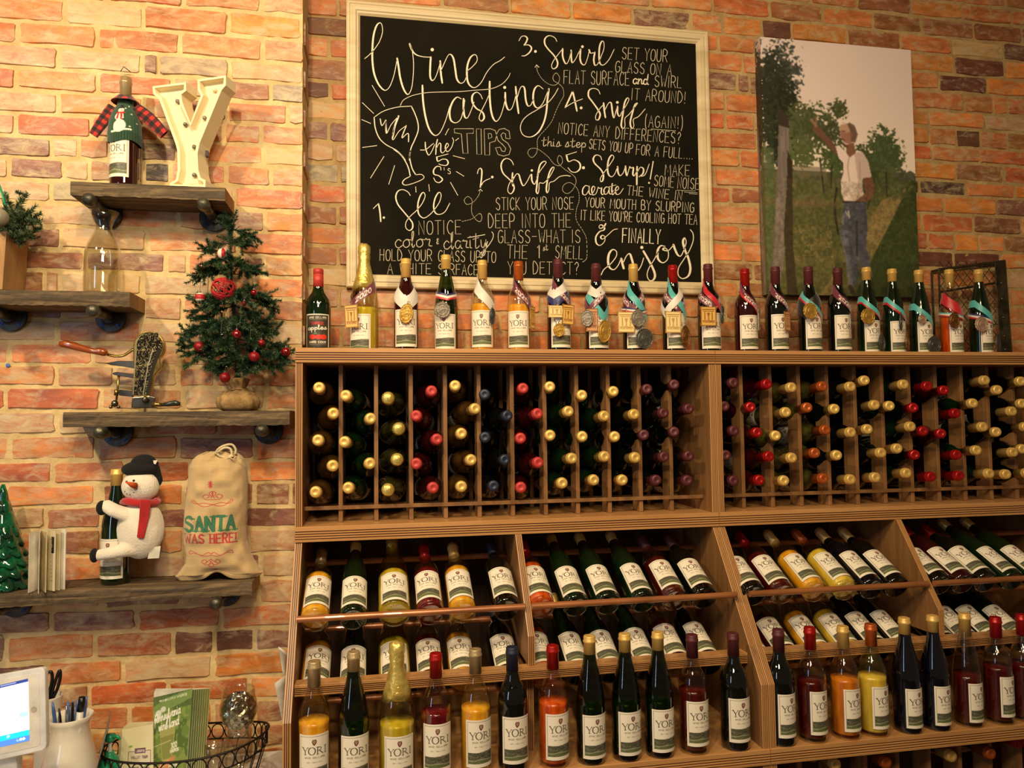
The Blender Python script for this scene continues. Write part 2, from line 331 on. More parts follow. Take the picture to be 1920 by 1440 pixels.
# ------------------------------------------------------------ print rasters (colour per vertex on a fine grid)
def vnoise(h, w, cy, cx, seed=0):
    r = np.random.RandomState(seed); g = r.rand(cy+2, cx+2)
    y = np.linspace(0, cy, h)[:, None]; x = np.linspace(0, cx, w)[None, :]
    yi = y.astype(int); xi = x.astype(int); fy = y-yi; fx = x-xi; fy = fy*fy*(3-2*fy); fx = fx*fx*(3-2*fx)
    return (g[yi, xi]*(1-fy)*(1-fx)+g[yi, xi+1]*(1-fy)*fx+g[yi+1, xi]*fy*(1-fx)+g[yi+1, xi+1]*fy*fx)
class Ras:
    def __init__(s, w, h, col):
        s.w, s.h = w, h; s.a = np.zeros((h, w, 3)); s.a[:] = col
        s.Y, s.X = np.mgrid[0:h, 0:w]; s.X = s.X+.5; s.Y = s.Y+.5
    def mix(s, m, col):
        m = np.clip(m, 0, 1)[..., None]; s.a = s.a*(1-m)+np.array(col, float)*m
    def rect(s, x0, y0, x1, y1, col):
        s.mix(((s.X >= x0) & (s.X <= x1) & (s.Y >= y0) & (s.Y <= y1)).astype(float), col)
    def inside(s, P):
        m = np.zeros((s.h, s.w), bool); n = len(P)
        for i in range(n):
            x0, y0 = P[i]; x1, y1 = P[(i+1) % n]
            if y0 == y1: continue
            c = ((y0 > s.Y) != (y1 > s.Y)) & (s.X < (x1-x0)*(s.Y-y0)/(y1-y0)+x0); m ^= c
        return m.astype(float)
    def poly(s, P, col): s.mix(s.inside(P), col)
    def ell(s, cx, cy, rx, ry, col, soft=1.):
        d = np.sqrt(((s.X-cx)/rx)**2+((s.Y-cy)/ry)**2); s.mix((1-d)*min(rx, ry)/soft+.5, col)
    def line(s, P, w, col):
        for (x0, y0), (x1, y1) in zip(P[:-1], P[1:]):
            xa, xb = int(max(0, min(x0, x1)-w-2)), int(min(s.w, max(x0, x1)+w+3)); ya, yb = int(max(0, min(y0, y1)-w-2)), int(min(s.h, max(y0, y1)+w+3))
            if xb <= xa or yb <= ya: continue
            X = s.X[ya:yb, xa:xb]; Y = s.Y[ya:yb, xa:xb]; dx, dy = x1-x0, y1-y0; L = dx*dx+dy*dy+1e-9
            t = np.clip(((X-x0)*dx+(Y-y0)*dy)/L, 0, 1); d = np.hypot(X-x0-t*dx, Y-y0-t*dy)
            m = np.clip(w/2-d+.5, 0, 1)[..., None]; s.a[ya:yb, xa:xb] = s.a[ya:yb, xa:xb]*(1-m)+np.array(col, float)*m
    def text(s, t, x0, y0, x1, y1, h, w, col, font=None):
        for st in layout(t, x0, y0, x1, y1, h, font or CAPS): s.line(st, w, col)
def print_grid(name, ras, fn, m, parent=None, smooth=True, keepo=False):
    h, w = ras.h, ras.w; lut = ras.a/255.
    u = (np.arange(w+1)/w); v = (np.arange(h+1)/h)
    U, V = np.meshgrid(u, v); P = fn(U, V)       # (h+1,w+1,3); v=0 top
    verts = P.reshape(-1, 3); i = np.arange(h)[:, None]*(w+1)+np.arange(w)[None, :]
    q = np.stack([i+w+1, i+w+2, i+1, i], -1).reshape(-1, 4)
    me = bpy.data.meshes.new(name); me.vertices.add(len(verts)); me.vertices.foreach_set('co', verts.ravel())
    me.loops.add(q.size); me.loops.foreach_set('vertex_index', q.ravel()); me.polygons.add(len(q))
    me.polygons.foreach_set('loop_start', np.arange(0, q.size, 4)); me.polygons.foreach_set('loop_total', np.full(len(q), 4))
    me.update(calc_edges=True)
    c = np.where(lut <= .04045, lut/12.92, ((lut+.055)/1.055)**2.4)
    cp = np.pad(c, ((0, 1), (0, 1), (0, 0)), mode='edge'); cq = np.pad(c, ((1, 0), (1, 0), (0, 0)), mode='edge')
    cc = (cp+cq+np.pad(c, ((1, 0), (0, 1), (0, 0)), mode='edge')+np.pad(c, ((0, 1), (1, 0), (0, 0)), mode='edge'))/4 if False else None
    col = np.repeat(c.reshape(-1, 3), 4, axis=0); col = np.concatenate([col, np.ones((len(col), 1))], 1)
    at_ = me.color_attributes.new('ink', 'FLOAT_COLOR', 'CORNER'); at_.data.foreach_set('color', col.ravel())
    return link(name, me, m, parent, smooth)
# one-stroke fonts (y up, unit box)
CAPS = {
'A': [[(0, 0), (.5, 1), (1, 0)], [(.2, .38), (.8, .38)]], 'B': [[(0, 0), (0, 1), (.7, .95), (.8, .75), (.6, .55), (0, .52)], [(.6, .53), (.95, .35), (.9, .08), (.5, 0), (0, 0)]],
'C': [[(.95, .85), (.6, 1), (.2, .85), (0, .5), (.2, .12), (.6, 0), (.95, .15)]], 'D': [[(0, 0), (0, 1), (.55, .92), (.95, .5), (.6, .08), (0, 0)]],
'E': [[(.9, 1), (0, 1), (0, 0), (.9, 0)], [(0, .52), (.75, .52)]], 'F': [[(.9, 1), (0, 1), (0, 0)], [(0, .52), (.75, .52)]],
'G': [[(.9, .88), (.55, 1), (.15, .85), (0, .5), (.15, .1), (.55, 0), (.95, .15), (.95, .48), (.6, .48)]], 'H': [[(0, 0), (0, 1)], [(.9, 0), (.9, 1)], [(0, .52), (.9, .52)]],
'I': [[(.5, 0), (.5, 1)]], 'J': [[(.8, 1), (.8, .2), (.4, 0), (.05, .2)]], 'K': [[(0, 0), (0, 1)], [(.85, 1), (0, .45), (.9, 0)]], 'L': [[(0, 1), (0, 0), (.85, 0)]],
'M': [[(0, 0), (.1, 1), (.5, .3), (.9, 1), (1, 0)]], 'N': [[(0, 0), (0, 1), (.9, 0), (.9, 1)]], 'O': [[(.5, 1), (.12, .85), (0, .5), (.12, .12), (.5, 0), (.88, .12), (1, .5), (.88, .85), (.5, 1)]],
'P': [[(0, 0), (0, 1), (.7, .97), (.9, .75), (.7, .5), (0, .45)]], 'Q': [[(.5, 1), (.12, .85), (0, .5), (.12, .12), (.5, 0), (.88, .12), (1, .5), (.88, .85), (.5, 1)], [(.6, .3), (1, -.05)]],
'R': [[(0, 0), (0, 1), (.7, .97), (.88, .75), (.65, .52), (0, .48)], [(.4, .5), (.95, 0)]], 'S': [[(.9, .87), (.55, 1), (.15, .88), (.1, .65), (.5, .52), (.9, .35), (.85, .08), (.45, 0), (.05, .15)]],
'T': [[(0, 1), (1, 1)], [(.5, 1), (.5, 0)]], 'U': [[(0, 1), (0, .25), (.25, 0), (.65, 0), (.9, .25), (.9, 1)]], 'V': [[(0, 1), (.5, 0), (1, 1)]],
'W': [[(0, 1), (.25, 0), (.5, .75), (.75, 0), (1, 1)]], 'X': [[(0, 0), (.9, 1)], [(0, 1), (.9, 0)]], 'Y': [[(0, 1), (.5, .5), (1, 1)], [(.5, .5), (.5, 0)]], 'Z': [[(0, 1), (.9, 1), (0, 0), (.9, 0)]],
'0': [[(.5, 1), (.12, .85), (0, .5), (.12, .12), (.5, 0), (.88, .12), (1, .5), (.88, .85), (.5, 1)]], '1': [[(.2, .8), (.5, 1), (.5, 0)]], '2': [[(.05, .8), (.3, 1), (.75, .95), (.9, .7), (.5, .35), (0, 0), (.95, 0)]],
'3': [[(.1, .9), (.5, 1), (.85, .8), (.45, .53), (.9, .3), (.5, 0), (.05, .1)]], '5': [[(.85, 1), (.15, 1), (.1, .55), (.6, .62), (.9, .35), (.6, 0), (.05, .08)]],
'!': [[(.5, 1), (.5, .3)], [(.5, .05), (.5, 0)]], '?': [[(.1, .8), (.5, 1), (.85, .75), (.5, .5), (.45, .28)], [(.45, .05), (.45, 0)]], '.': [[(.5, .05), (.5, 0)]],
"'": [[(.5, 1), (.45, .8)]], '-': [[(.05, .5), (.9, .5)]], '(': [[(.8, 1.15), (.4, .8), (.35, .2), (.8, -.2)]], ')': [[(.2, 1.15), (.6, .8), (.65, .2), (.2, -.2)]]}
LOW = {
'a': [[(.85, .85), (.45, 1), (.1, .7), (.1, .2), (.45, 0), (.8, .4), (.88, .95), (.85, .2), (1.1, 0)]], 'c': [[(.85, .8), (.5, 1), (.1, .6), (.2, .1), (.6, 0), (1.05, .3)]],
'd': [[(.8, .8), (.4, 1), (.1, .6), (.15, .1), (.5, 0), (.8, .4), (.95, 1.9)], [(.88, 1), (.85, .15), (1.1, 0)]], 'e': [[(.05, .4), (.7, .6), (.7, .95), (.35, 1), (.1, .5), (.3, 0), (.7, .05), (1.05, .45)]],
'h': [[(.2, 2), (.1, 0)], [(.12, .4), (.45, .95), (.75, .85), (.75, .1), (1.05, .1)]], 'i': [[(.3, 1), (.3, .15), (.7, .05)], [(.35, 1.5), (.36, 1.42)]], 'l': [[(.1, .3), (.6, 1.6), (.45, 2), (.25, 1.6), (.25, .2), (.5, 0), (.8, .3)]],
'n': [[(.05, 1), (.1, 0)], [(.1, .45), (.4, .95), (.7, .8), (.75, .1), (1.05, .1)]], 'o': [[(.5, 1), (.1, .7), (.1, .2), (.45, 0), (.85, .3), (.8, .8), (.5, 1), (1.05, .9)]],
'p': [[(.1, 1), (.1, -1)], [(.12, .5), (.45, 1), (.8, .7), (.7, .15), (.2, .1)]], 'r': [[(.1, .9), (.25, 1.05), (.4, .9), (.75, .9), (.6, .2), (1, .1)]], 's': [[(.1, .1), (.55, 1.05), (.7, .5), (.6, .05), (.1, 0)], [(.6, .05), (1.05, .3)]],
't': [[(.45, 1.8), (.35, .2), (.55, 0), (.95, .3)], [(0, 1.1), (.85, 1.3)]], 'y': [[(.1, 1), (.2, .2), (.5, .1), (.85, .9)], [(.85, 1), (.7, -.6), (.3, -1), (.2, -.6), (1.05, .3)]],
'v': [[(.05, 1), (.35, 0), (.9, 1), (1.1, .9)]], 'w': [[(.05, 1), (.25, 0), (.55, .8), (.7, 0), (1, 1)]], 'u': [[(.1, 1), (.15, .1), (.5, .05), (.85, 1)], [(.85, 1), (.85, .1), (1.1, .1)]], 'm': [[(.05, 1), (.1, 0)], [(.1, .6), (.35, 1), (.5, 0)], [(.5, .6), (.8, 1), (.95, .1), (1.1, .1)]],
'f': [[(.8, 1.9), (.5, 2), (.4, 1), (.3, -.8)], [(.1, .9), (.8, 1)]], 'g': [[(.8, .9), (.4, 1), (.1, .6), (.3, .1), (.8, .5), (.85, 1), (.75, -.7), (.3, -1), (.2, -.6), (1.05, .3)]], '&': [[(.8, .9), (.3, .95), (.3, .6), (.7, .5), (.2, .4), (.2, .05), (.8, .1)], [(.5, 1.1), (.45, -.1)]]}
def layout(t, x0, y0, x1, y1, h, font=None, gap=.38):
    font = font or CAPS; narrow = {'I': .3, '!': .35, '.': .35, "'": .3, 'i': .55, 'l': .6, ' ': .62, '1': .6, '(': .5, ')': .5}
    ws = [narrow.get(c, 1.25 if c in 'MW' else 1.) for c in t]; tot = sum(ws)+gap*(len(t)-1)*(1 if font is CAPS else .15)
    L = math.hypot(x1-x0, y1-y0); ux, uy = (x1-x0)/L, (y1-y0)/L; s = L/tot; x = 0; out = []
    for c, w in zip(t, ws):
        for st in font.get(c, []):
            q = []
            for a, b in st:
                X = (x+(a if c not in 'I!.' else a*.6)*w)*s; q.append((x0+ux*X+uy*b*h, y0+uy*X-ux*b*h))
            if len(q) > 2 and c in 'SCOGUDBPRQJ0235?()' or (font is LOW and len(q) > 2): q = [tuple(p) for p in cr_spline(q, 4)]
            out.append(q)
        x += w+gap*(1 if font is CAPS else .15)
    return out

# ------------------------------------------------------------ wine bottles
def prof_bord(H=.295, R=.0375):
    b = H-.295
    return [(.0, .010), (.018, .008), (.030, .001), (R-.004, 0), (R-.0008, .004), (R, .010), (R, .150+b*.6), (R*.995, .163+b), (R*.96, .176+b), (R*.87, .190+b), (R*.70, .203+b), (R*.52, .214+b), (.0162, .226+b), (.0148, .238+b), (.0143, .285+b), (.0143, H-.001), (0, H-.001)]
def prof_hock(H=.325, R=.0365):
    return [(.0, .010), (.018, .008), (.028, .001), (R-.004, 0), (R-.0008, .004), (R, .010), (R, .145), (R*.985, .160), (R*.93, .178), (R*.83, .200), (R*.70, .222), (R*.57, .243), (.0168, .262), (.0148, .282), (.0143, .31), (.0143, H-.001), (0, H-.001)]
def prof_champ(H=.335, R=.043):
    return [(.0, .012), (.02, .01), (.034, .001), (R-.004, 0), (R-.0008, .005), (R, .012), (R, .140), (R*.99, .156), (R*.93, .178), (R*.82, .202), (R*.67, .227), (R*.53, .249), (.0185, .271), (.016, .288), (.0155, H-.02), (.0155, H-.004), (0, H-.004)]
def rad_at(prof, z):
    for (r0, z0), (r1, z1) in zip(prof[4:-2], prof[5:-1]):
        if z0 <= z <= z1: return r0+(r1-r0)*(z-z0)/max(1e-6, z1-z0)
    return prof[-2][0]
KIND = {'b': (prof_bord(), .295, .0375, .024), 'h': (prof_hock(), .325, .0365, .018), 'c': (prof_champ(), .335, .043, .008)}
def label_ras(style='house'):
    W, H = 84, 118
    r = Ras(W, H, (240, 228, 204))
    if style == 'house':
        ink = (70, 62, 50)
        for a, b, c, d in ((5, 5, W-5, 5), (5, 5, 5, H-7), (W-5, 5, W-5, H-7)): r.line([(a, b), (c, d)], .8, (96, 90, 76))
        r.poly([(37, 12), (47, 12), (48, 18), (46, 23), (42, 27), (38, 23), (36, 18)], (110, 52, 44)); r.poly([(39.5, 14.5), (44.5, 14.5), (45, 18), (42, 23), (39, 18)], (196, 160, 138)); r.poly([(40.6, 15.5), (43.4, 15.5), (42, 21)], (110, 52, 44))
        y0, y1 = 31, 48
        def serif(x, y, w=5): r.line([(x-w/2, y), (x+w/2, y)], 1., ink)
        r.line([(12, y0), (19, 40)], 2.3, ink); r.line([(26, y0), (19, 40)], 1.1, ink); r.line([(19, 40), (19, y1)], 2.2, ink); serif(12, y0); serif(26, y0, 4); serif(19, y1)
        P = [(36+8.3*math.cos(t), 39.5+9*math.sin(t)) for t in np.linspace(0, 2*PI, 25)]
        for i in range(24): r.line(P[i:i+2], 1.+1.5*abs(math.cos(2*PI*(i+.5)/24)), ink)
        r.line([(50, y0), (50, y1)], 2.3, ink); serif(49.5, y0); serif(50, y1); r.line([(50, y0+.5), (56, y0+.6), (59.5, 34), (58, 38), (52, 39.5)], 1.6, ink); r.line([(54.5, 39.5), (64, y1)], 2., ink)
        r.line([(71, y0), (71, y1)], 2.4, ink); serif(71, y0, 6); serif(71, y1, 6)
        r.text('WINE CELLARS', 18, 57.5, 69, 57.5, 3.6, .8, (140, 128, 106))
        r.text('DRY TABLE WINE', 24, 68, 62, 68, 2, .6, (176, 162, 138))
        n1 = vnoise(H, W, 40, 6, 3); n2 = vnoise(H, W, 60, 26, 5)
        m = ((r.X > 6) & (r.X < W-6) & (r.Y > 80+1.2*np.sin(r.X/14)) & (r.Y < H-9+0*r.X)).astype(float)
        r.mix(m, (92, 90, 68)); r.mix(m*(n1 > .55)*.55, (122, 118, 96)); r.mix(m*(n2 > .6)*.5, (46, 46, 30))
        m2 = m*((r.Y > 101+1.6*np.sin(r.X/9))).astype(float); r.mix(m2, (104, 110, 66)); r.mix(m2*(n2 > .55)*.5, (76, 84, 50))
        r.mix(m*(abs(r.Y-(100+1.6*np.sin(r.X/9))) < 1.2), (150, 150, 110)); r.mix(m*(r.Y < 82), (128, 116, 96))
    else:
        r = Ras(W, H, (58, 52, 40)); r.mix(((r.X < 3) | (r.X > W-4) | (r.Y < 4)).astype(float), (228, 220, 196))
        r.text('WINE CELLARS', 14, 16, 72, 16, 6, 1.2, (226, 216, 190)); r.line([(14, 20), (72, 20)], .8, (200, 190, 160))
        r.text('THREE', 20, 38, 62, 38, 9, 2.2, (206, 52, 44)); r.text('apples', 10, 58, 74, 54, 8, 2.4, (238, 228, 206), LOW)
        for cx in (26, 46, 62): r.ell(cx, 82, 11, 9, (214, 50, 34)); r.line([(cx, 74), (cx+3, 68)], 1.5, (70, 110, 60))
        r.ell(36, 70, 6, 3, (84, 130, 84)); r.text('HARD CIDER', 16, 104, 70, 104, 7, 1.5, (226, 216, 190)); r.line([(16, 109), (70, 109)], .8, (200, 190, 160))
    return r
def label_mesh(kind, style='house'):
    prof, H, R, z0 = KIND[kind]; w, h = (.078, .112); R2 = R+.0006
    ras = label_ras(style)
    def fn(U, V):
        a = (U-.5)*w/R2; return np.stack([R2*np.sin(a), -R2*np.cos(a), z0+h*(1-V)], -1)
    o = print_grid('label', ras, fn, M['print']); me = o.data; bpy.data.objects.remove(o); return me
LBL = {k: label_mesh(k) for k in 'bhc'}; CIDER = label_mesh('b', 'cider')
def bottle_meshes():
    G = {}
    for k, (p, H, R, z0) in KIND.items():
        G[k, 'glass'] = MB().lathe(p, 26).mesh('glass')
        fill = {'b': .158, 'h': .150, 'c': .142}[k]
        q = [(0, .014), (R-.006, .012), (R-.0022, .016), (R-.0022, .135)]
        for z in (.15, .158, fill):
            if q[-1][1] < z <= fill: q.append((rad_at(p, z)-.0022, z))
        q.append((0, fill+.0005)); G[k, 'wine'] = MB().lathe(q, 26).mesh('wine')
        if k == 'c':
            mb = MB(); pr = [(.0, H+.004), (.012, H+.003), (.0185, H-.004), (.0195, H-.022), (.0175, H-.030), (.0185, H-.036), (.0172, H-.05)]
            for z in (H-.09, H-.115, H-.135): pr.append((rad_at(p, z)+.0012, z))
            vs = MB().lathe(pr[::-1], 26).v; nn = 26
            mb.lathe(pr[::-1], 26); rr = random.Random(3)
            mb.v = [(x*(1+rr.uniform(-.035, .035)), y*(1+rr.uniform(-.035, .035)), z+(rr.uniform(-.002, .002) if i >= nn else .006*math.sin(3*math.atan2(y, x)))) for i, (x, y, z) in enumerate(mb.v)]
            G[k, 'cap'] = mb.mesh('capsule')
            G[k, 'capsmall'] = MB().lathe([(0, H+.004), (.012, H+.003), (.0175, H-.003), (.0185, H-.018), (.0165, H-.030), (.0172, H-.055)][::-1], 22).mesh('capsule')
        else:
            zc = H-.058 if k == 'b' else H-.066; r = .0153
            G[k, 'cap'] = MB().lathe([(r, zc), (r-.0003, H-.018), (r+.0012, H-.0165), (r+.0014, H-.012), (r, H-.0105), (r, H-.002), (r-.0015, H+.0005), (.006, H+.0006), (.005, H-.0002), (0, H-.0002)], 22).mesh('capsule')
    r = .0155; H = .295
    G['b', 'screw'] = MB().lathe([(r, H-.062), (r, H-.02), (r-.0008, H-.0195), (r-.0008, H-.018), (r, H-.0175), (r, H-.001), (r-.002, H+.001), (0, H+.001)], 22).mesh('capsule')
    return G
G = bottle_meshes()
def share(me, name, m, parent):
    o = bpy.data.objects.new(name, me); C.objects.link(o); o.parent = parent
    if not len(me.materials): me.materials.append(m)
    o.material_slots[0].link = 'OBJECT'; o.material_slots[0].material = m; return o
for me in G.values(): me.polygons.foreach_set('use_smooth', [True]*len(me.polygons))
def bottle(label, kind, cap, glass, wine, loc, rot=(0, 0, 0), group=None, turn=0., scale=1., lab=True, cider=False, screw=False, z2=None):
    t = bpy.data.objects.new('wine_bottle', None); C.objects.link(t); t.location = loc; t.rotation_euler = rot; t.scale = (1, 1, scale); t.empty_display_size = .02
    t['label'] = label; t['category'] = 'bottle'
    if group: t['group'] = group
    share(G[kind, 'glass'], 'glass_body', M[glass], t)
    if wine: share(G[kind, 'wine'], 'wine', M[wine], t)
    share(G[kind, 'screw' if screw else ('capsmall' if kind == 'c' and rot[0] else 'cap')], 'capsule', M[cap], t)
    if lab:
        l = share(CIDER if cider else LBL[kind], 'label', M['print'], t); l.rotation_euler = (0, 0, turn)
    return t
# ------------------------------------------------------------ the setting
YL, YR = 2.30, 2.47          # left wall stands proud of the recessed right wall
XC = -.2115                  # the corner between them
ZB, ZT = -1.5, 1.62
FL = MB().box(-2.6, 3.2, -1.8, 2.6, ZB-.05, ZB).build('floor', M['floorm']); FL['kind'] = 'structure'
CE = MB().box(-2.6, 3.2, -1.8, 2.6, 2.05, 2.1).build('ceiling', M['plaster']); CE['kind'] = 'structure'
def wall_face(name, x0, x1, Y, m, seed, th=.12):
    nx, nz = int((x1-x0)/.011), 200; z0, z1 = ZB, 2.05
    V = np.zeros((nz+1, nx+1, 3)); X, Z = np.meshgrid(np.linspace(x0, x1, nx+1), np.linspace(z0, z1, nz+1))
    d = vnoise(nz+1, nx+1, 60, 60, seed)*.006+vnoise(nz+1, nx+1, 190, int(nx*.9), seed+1)*.003
    V[..., 0] = X; V[..., 1] = Y+.004-d*.8; V[..., 2] = Z
    i = np.arange(nz)[:, None]*(nx+1)+np.arange(nx)[None, :]
    q = np.stack([i, i+1, i+nx+2, i+nx+1], -1).reshape(-1, 4)
    vs = V.reshape(-1, 3).tolist(); fs = [tuple(a) for a in q.tolist()]; b = len(vs)
    vs += [(x0, Y+.006, z0), (x1, Y+.006, z0), (x1, Y+th, z0), (x0, Y+th, z0), (x0, Y+.006, z1), (x1, Y+.006, z1), (x1, Y+th, z1), (x0, Y+th, z1)]
    fs += [(b+1, b+2, b+6, b+5), (b, b+4, b+7, b+3), (b+2, b+3, b+7, b+6), (b+4, b+5, b+6, b+7)]
    me = bpy.data.meshes.new(name); me.from_pydata(vs, [], fs); me.materials.append(m); me.polygons.foreach_set('use_smooth', [k < len(q) for k in range(len(fs))])
    o = bpy.data.objects.new(name, me); C.objects.link(o); o['kind'] = 'structure'; return o
WL = wall_face('wall_left', -1.6, XC-.001, YL, M['mortar_left'], 1, .16)
WR = wall_face('wall_right', XC-.05, 3.05, YR, M['mortar_right'], 4)
def brick_variants(k):
    r = random.Random(100+k); out = []
    P = []
    for sx, sz in ((-1, -1), (1, -1), (1, 1), (-1, 1)):
        c = r.uniform(.01, .05)
        if sx*sz > 0: P += [(sx*(.5-c*.35), sz*.5), (sx*.5, sz*(.5-c*2))][:: (1 if (sx, sz) == (-1, -1) else 1)]
        else: P += [(sx*.5, sz*(.5-c*2)), (sx*(.5-c*.35), sz*.5)]
    P = [(-.5, -.42), (-.47, -.5), (-.1, -.5+r.uniform(-.02, .04)), (.47, -.5), (.5, -.42), (.5+r.uniform(-.012, .004), 0), (.5, .42), (.47, .5), (r.uniform(-.2, .2), .5+r.uniform(-.05, .02)), (-.47, .5), (-.5, .42), (-.5+r.uniform(-.004, .012), 0)]
    P = [(x+r.uniform(-.014, .008), z+r.uniform(-.075, .04)) for x, z in P]; n = len(P)
    vs = [(x, .5, z) for x, z in P]+[(x, -.36, z) for x, z in P]+[(x*.985, -.5, z*.93) for x, z in P]+[(r.uniform(-.1, .1), -.53, 0)]
    fs = []
    for j in range(2): fs += [(j*n+i, j*n+(i+1) % n, (j+1)*n+(i+1) % n, (j+1)*n+i) for i in range(n)]
    fs += [(2*n+i, 2*n+(i+1) % n, 3*n) for i in range(n)]
    me = bpy.data.meshes.new('brick'); me.from_pydata(vs, [], fs); me.materials.append(M['brick_left']); return me
BV = [brick_variants(k) for k in range(10)]
PAL = {'o': (206, 120, 64), 'O': (218, 130, 58), 'r': (190, 98, 54), 'p': (196, 130, 88), 'y': (212, 152, 94), 'b': (158, 98, 60), 'd': (112, 68, 50), 'k': (78, 60, 50), 'g': (150, 128, 104), 'm': (140, 86, 70)}
SME = {'p': .12, 'y': .16, 'g': .1, 'm': .05, 'k': .02, 'd': .0, 'b': .02}
def brick(wall, m, x0, x1, z0, z1, Y, code, sm=0.):
    o = bpy.data.objects.new('brick', BV[rnd.randrange(10)]); C.objects.link(o); o.parent = wall
    pr = rnd.uniform(.0015, .0055)
    o.location = ((x0+x1)/2, Y-pr+.018, (z0+z1)/2); o.scale = (x1-x0, .036, z1-z0); o.rotation_euler = (0, rnd.uniform(-.006, .006), rnd.uniform(-.012, .012))
    c = PAL[code]; j = rnd.uniform(.93, 1.07); c = lin([min(255, v*j+rnd.uniform(-5, 5)) for v in c]); o.color = c+(.5+SME.get(code, .04)+sm+rnd.uniform(-.04, .04),)
    if m is not M['brick_left']: o.material_slots[0].link = 'OBJECT'; o.material_slots[0].material = m
# left wall courses: (y at the left frame edge, y at the corner), joints in photo pixels, colour codes
LR = [(-150, -76), (-98, -24), (-52, 27), (-10, 29), (36, 76), (80, 120), (123.5, 158), (166, 195), (209, 235), (252, 275), (292, 313), (334, 353), (376, 396), (420, 438), (463, 481), (504, 521), (548, 561), (598, 604), (639, 649), (683, 689),
      (725, 727), (769, 769), (815, 818), (864, 862), (907, 903), (950, 948), (994, 988), (1043, 1035), (1090, 1082), (1147, 1130), (1190, 1174), (1245, 1215), (1290, 1262), (1333, 1305), (1377, 1353), (1421, 1396), (1466, 1436), (1510, 1476), (1556, 1518)]
LR = LR[2:]; LR[0] = (-56, -16); LR[1] = (-10, 29)
LJ = [([60, 200, 345, 490], 'oprop'), ([-25, 122, 270, 429, 567], 'oyoOr'), ([-120, 34, 182, 339, 493], 'prooop'), ([110, 268, 297, 430], 'ppmgp'), ([32, 184, 324, 430, 508], 'rorrbg'), ([110, 270, 330, 425, 540], 'pOobop'),
      ([30, 172, 300, 420, 490], 'prrboo'), ([98, 148, 205, 262, 333, 388, 495], 'gmpobdboy'), ([18, 121, 168, 225, 270, 320, 425, 508], 'ppmpbpkroo'), ([97, 180, 330, 440], 'pgyyr'), ([75, 195, 335, 425, 497], 'yypoobO'),
      ([48, 115, 276, 447], 'bmyoo'), ([160, 312, 352, 455, 495], 'bmpobO'), ([85, 112, 268, 395, 478], 'bpypoO'), ([120, 270, 343, 425, 508], 'bppobb'), ([108, 265, 345, 430, 508], 'prypby'), ([18, 175, 300, 340, 420], 'yooppor'),
      ([106, 215, 335, 404, 500], 'oppooo'), ([12, 190, 345, 498], 'rropo'), ([108, 270, 410, 520], 'pyrrr'), ([18, 182, 335, 478], 'ooomo'), ([100, 235, 357, 465], 'rorrO'), ([10, 180, 192, 290, 345, 478, 545], 'roobobbb'),
      ([86, 190, 300, 460], 'pbpmm'), ([120, 190, 300, 345, 465], 'oobboop'), ([110, 240, 350, 490], 'bopmp'), ([60, 190, 340, 486], 'mpmpp'), ([97, 257, 415], 'mmrr'), ([12, 180, 325, 402, 478], 'ddorddm'), ([88, 231, 400], 'dopO'),
      ([106, 168, 316, 468], 'bbrrO'), ([90, 166, 243, 400, 478], 'boboorb'), ([80, 170, 240, 320, 478], 'prOrrb'), ([100, 260, 400, 478], 'orbbr'), ([60, 200, 340], 'orbb')]
for k in range(len(LR)-1):
    js, codes = LJ[k] if k < len(LJ) else ([rnd.randint(40, 120), 200+rnd.randint(0, 40), 400], 'orob')
    (a0, a1), (b0, b1) = LR[k], LR[k+1]
    def zz(px, top): y = (a0+(a1-a0)*px/565) if top else (b0+(b1-b0)*px/565); return at(px, y, YL)
    ends = [-1.6]; 
    fx = at(js[0], (a0+b0)/2, YL).x
    xs = []; x = fx
    while x > -1.25: x -= .215; xs.append(x)
    xs = xs[::-1]+[at(j, (a0+b0)/2+(a1-a0)*j/565, YL).x for j in js]+[XC]
    zt0, zt1 = zz(0, 1).z, zz(565, 1).z; zb0, zb1 = zz(0, 0).z, zz(565, 0).z; X0, X1 = zz(0, 1).x, zz(565, 1).x
    off = len(xs)-1-len(codes)
    for i in range(len(xs)-1):
        if xs[i+1]-xs[i] < .02: continue
        xm = (xs[i]+xs[i+1])/2; f = (xm-X0)/(X1-X0); zt = zt0+(zt1-zt0)*f; zb = zb0+(zb1-zb0)*f
        ci = i-off; code = codes[ci] if 0 <= ci < len(codes) else 'o'
        g = .006; e = 0 if i == len(xs)-2 else g
        brick(WL, M['brick_left'], xs[i]+g, xs[i+1]-e, zb+.0055, zt-.0055, YL, code)
# the return face of the proud wall
for k in range(len(LR)-1):
    y0, y1 = LR[k][1], LR[k+1][1]; z1, z0 = at(565, y0, YL).z, at(565, y1, YL).z
    if k % 2 == 0: continue
    o = bpy.data.objects.new('brick', BV[k % 10]); C.objects.link(o); o.parent = WL
    o.location = (XC-.010, YL+.085, (z0+z1)/2); o.scale = (.12, .03, z1-z0-.012); o.rotation_euler = (0, 0, PI/2); o.color = lin(PAL['b'])+(.55,)
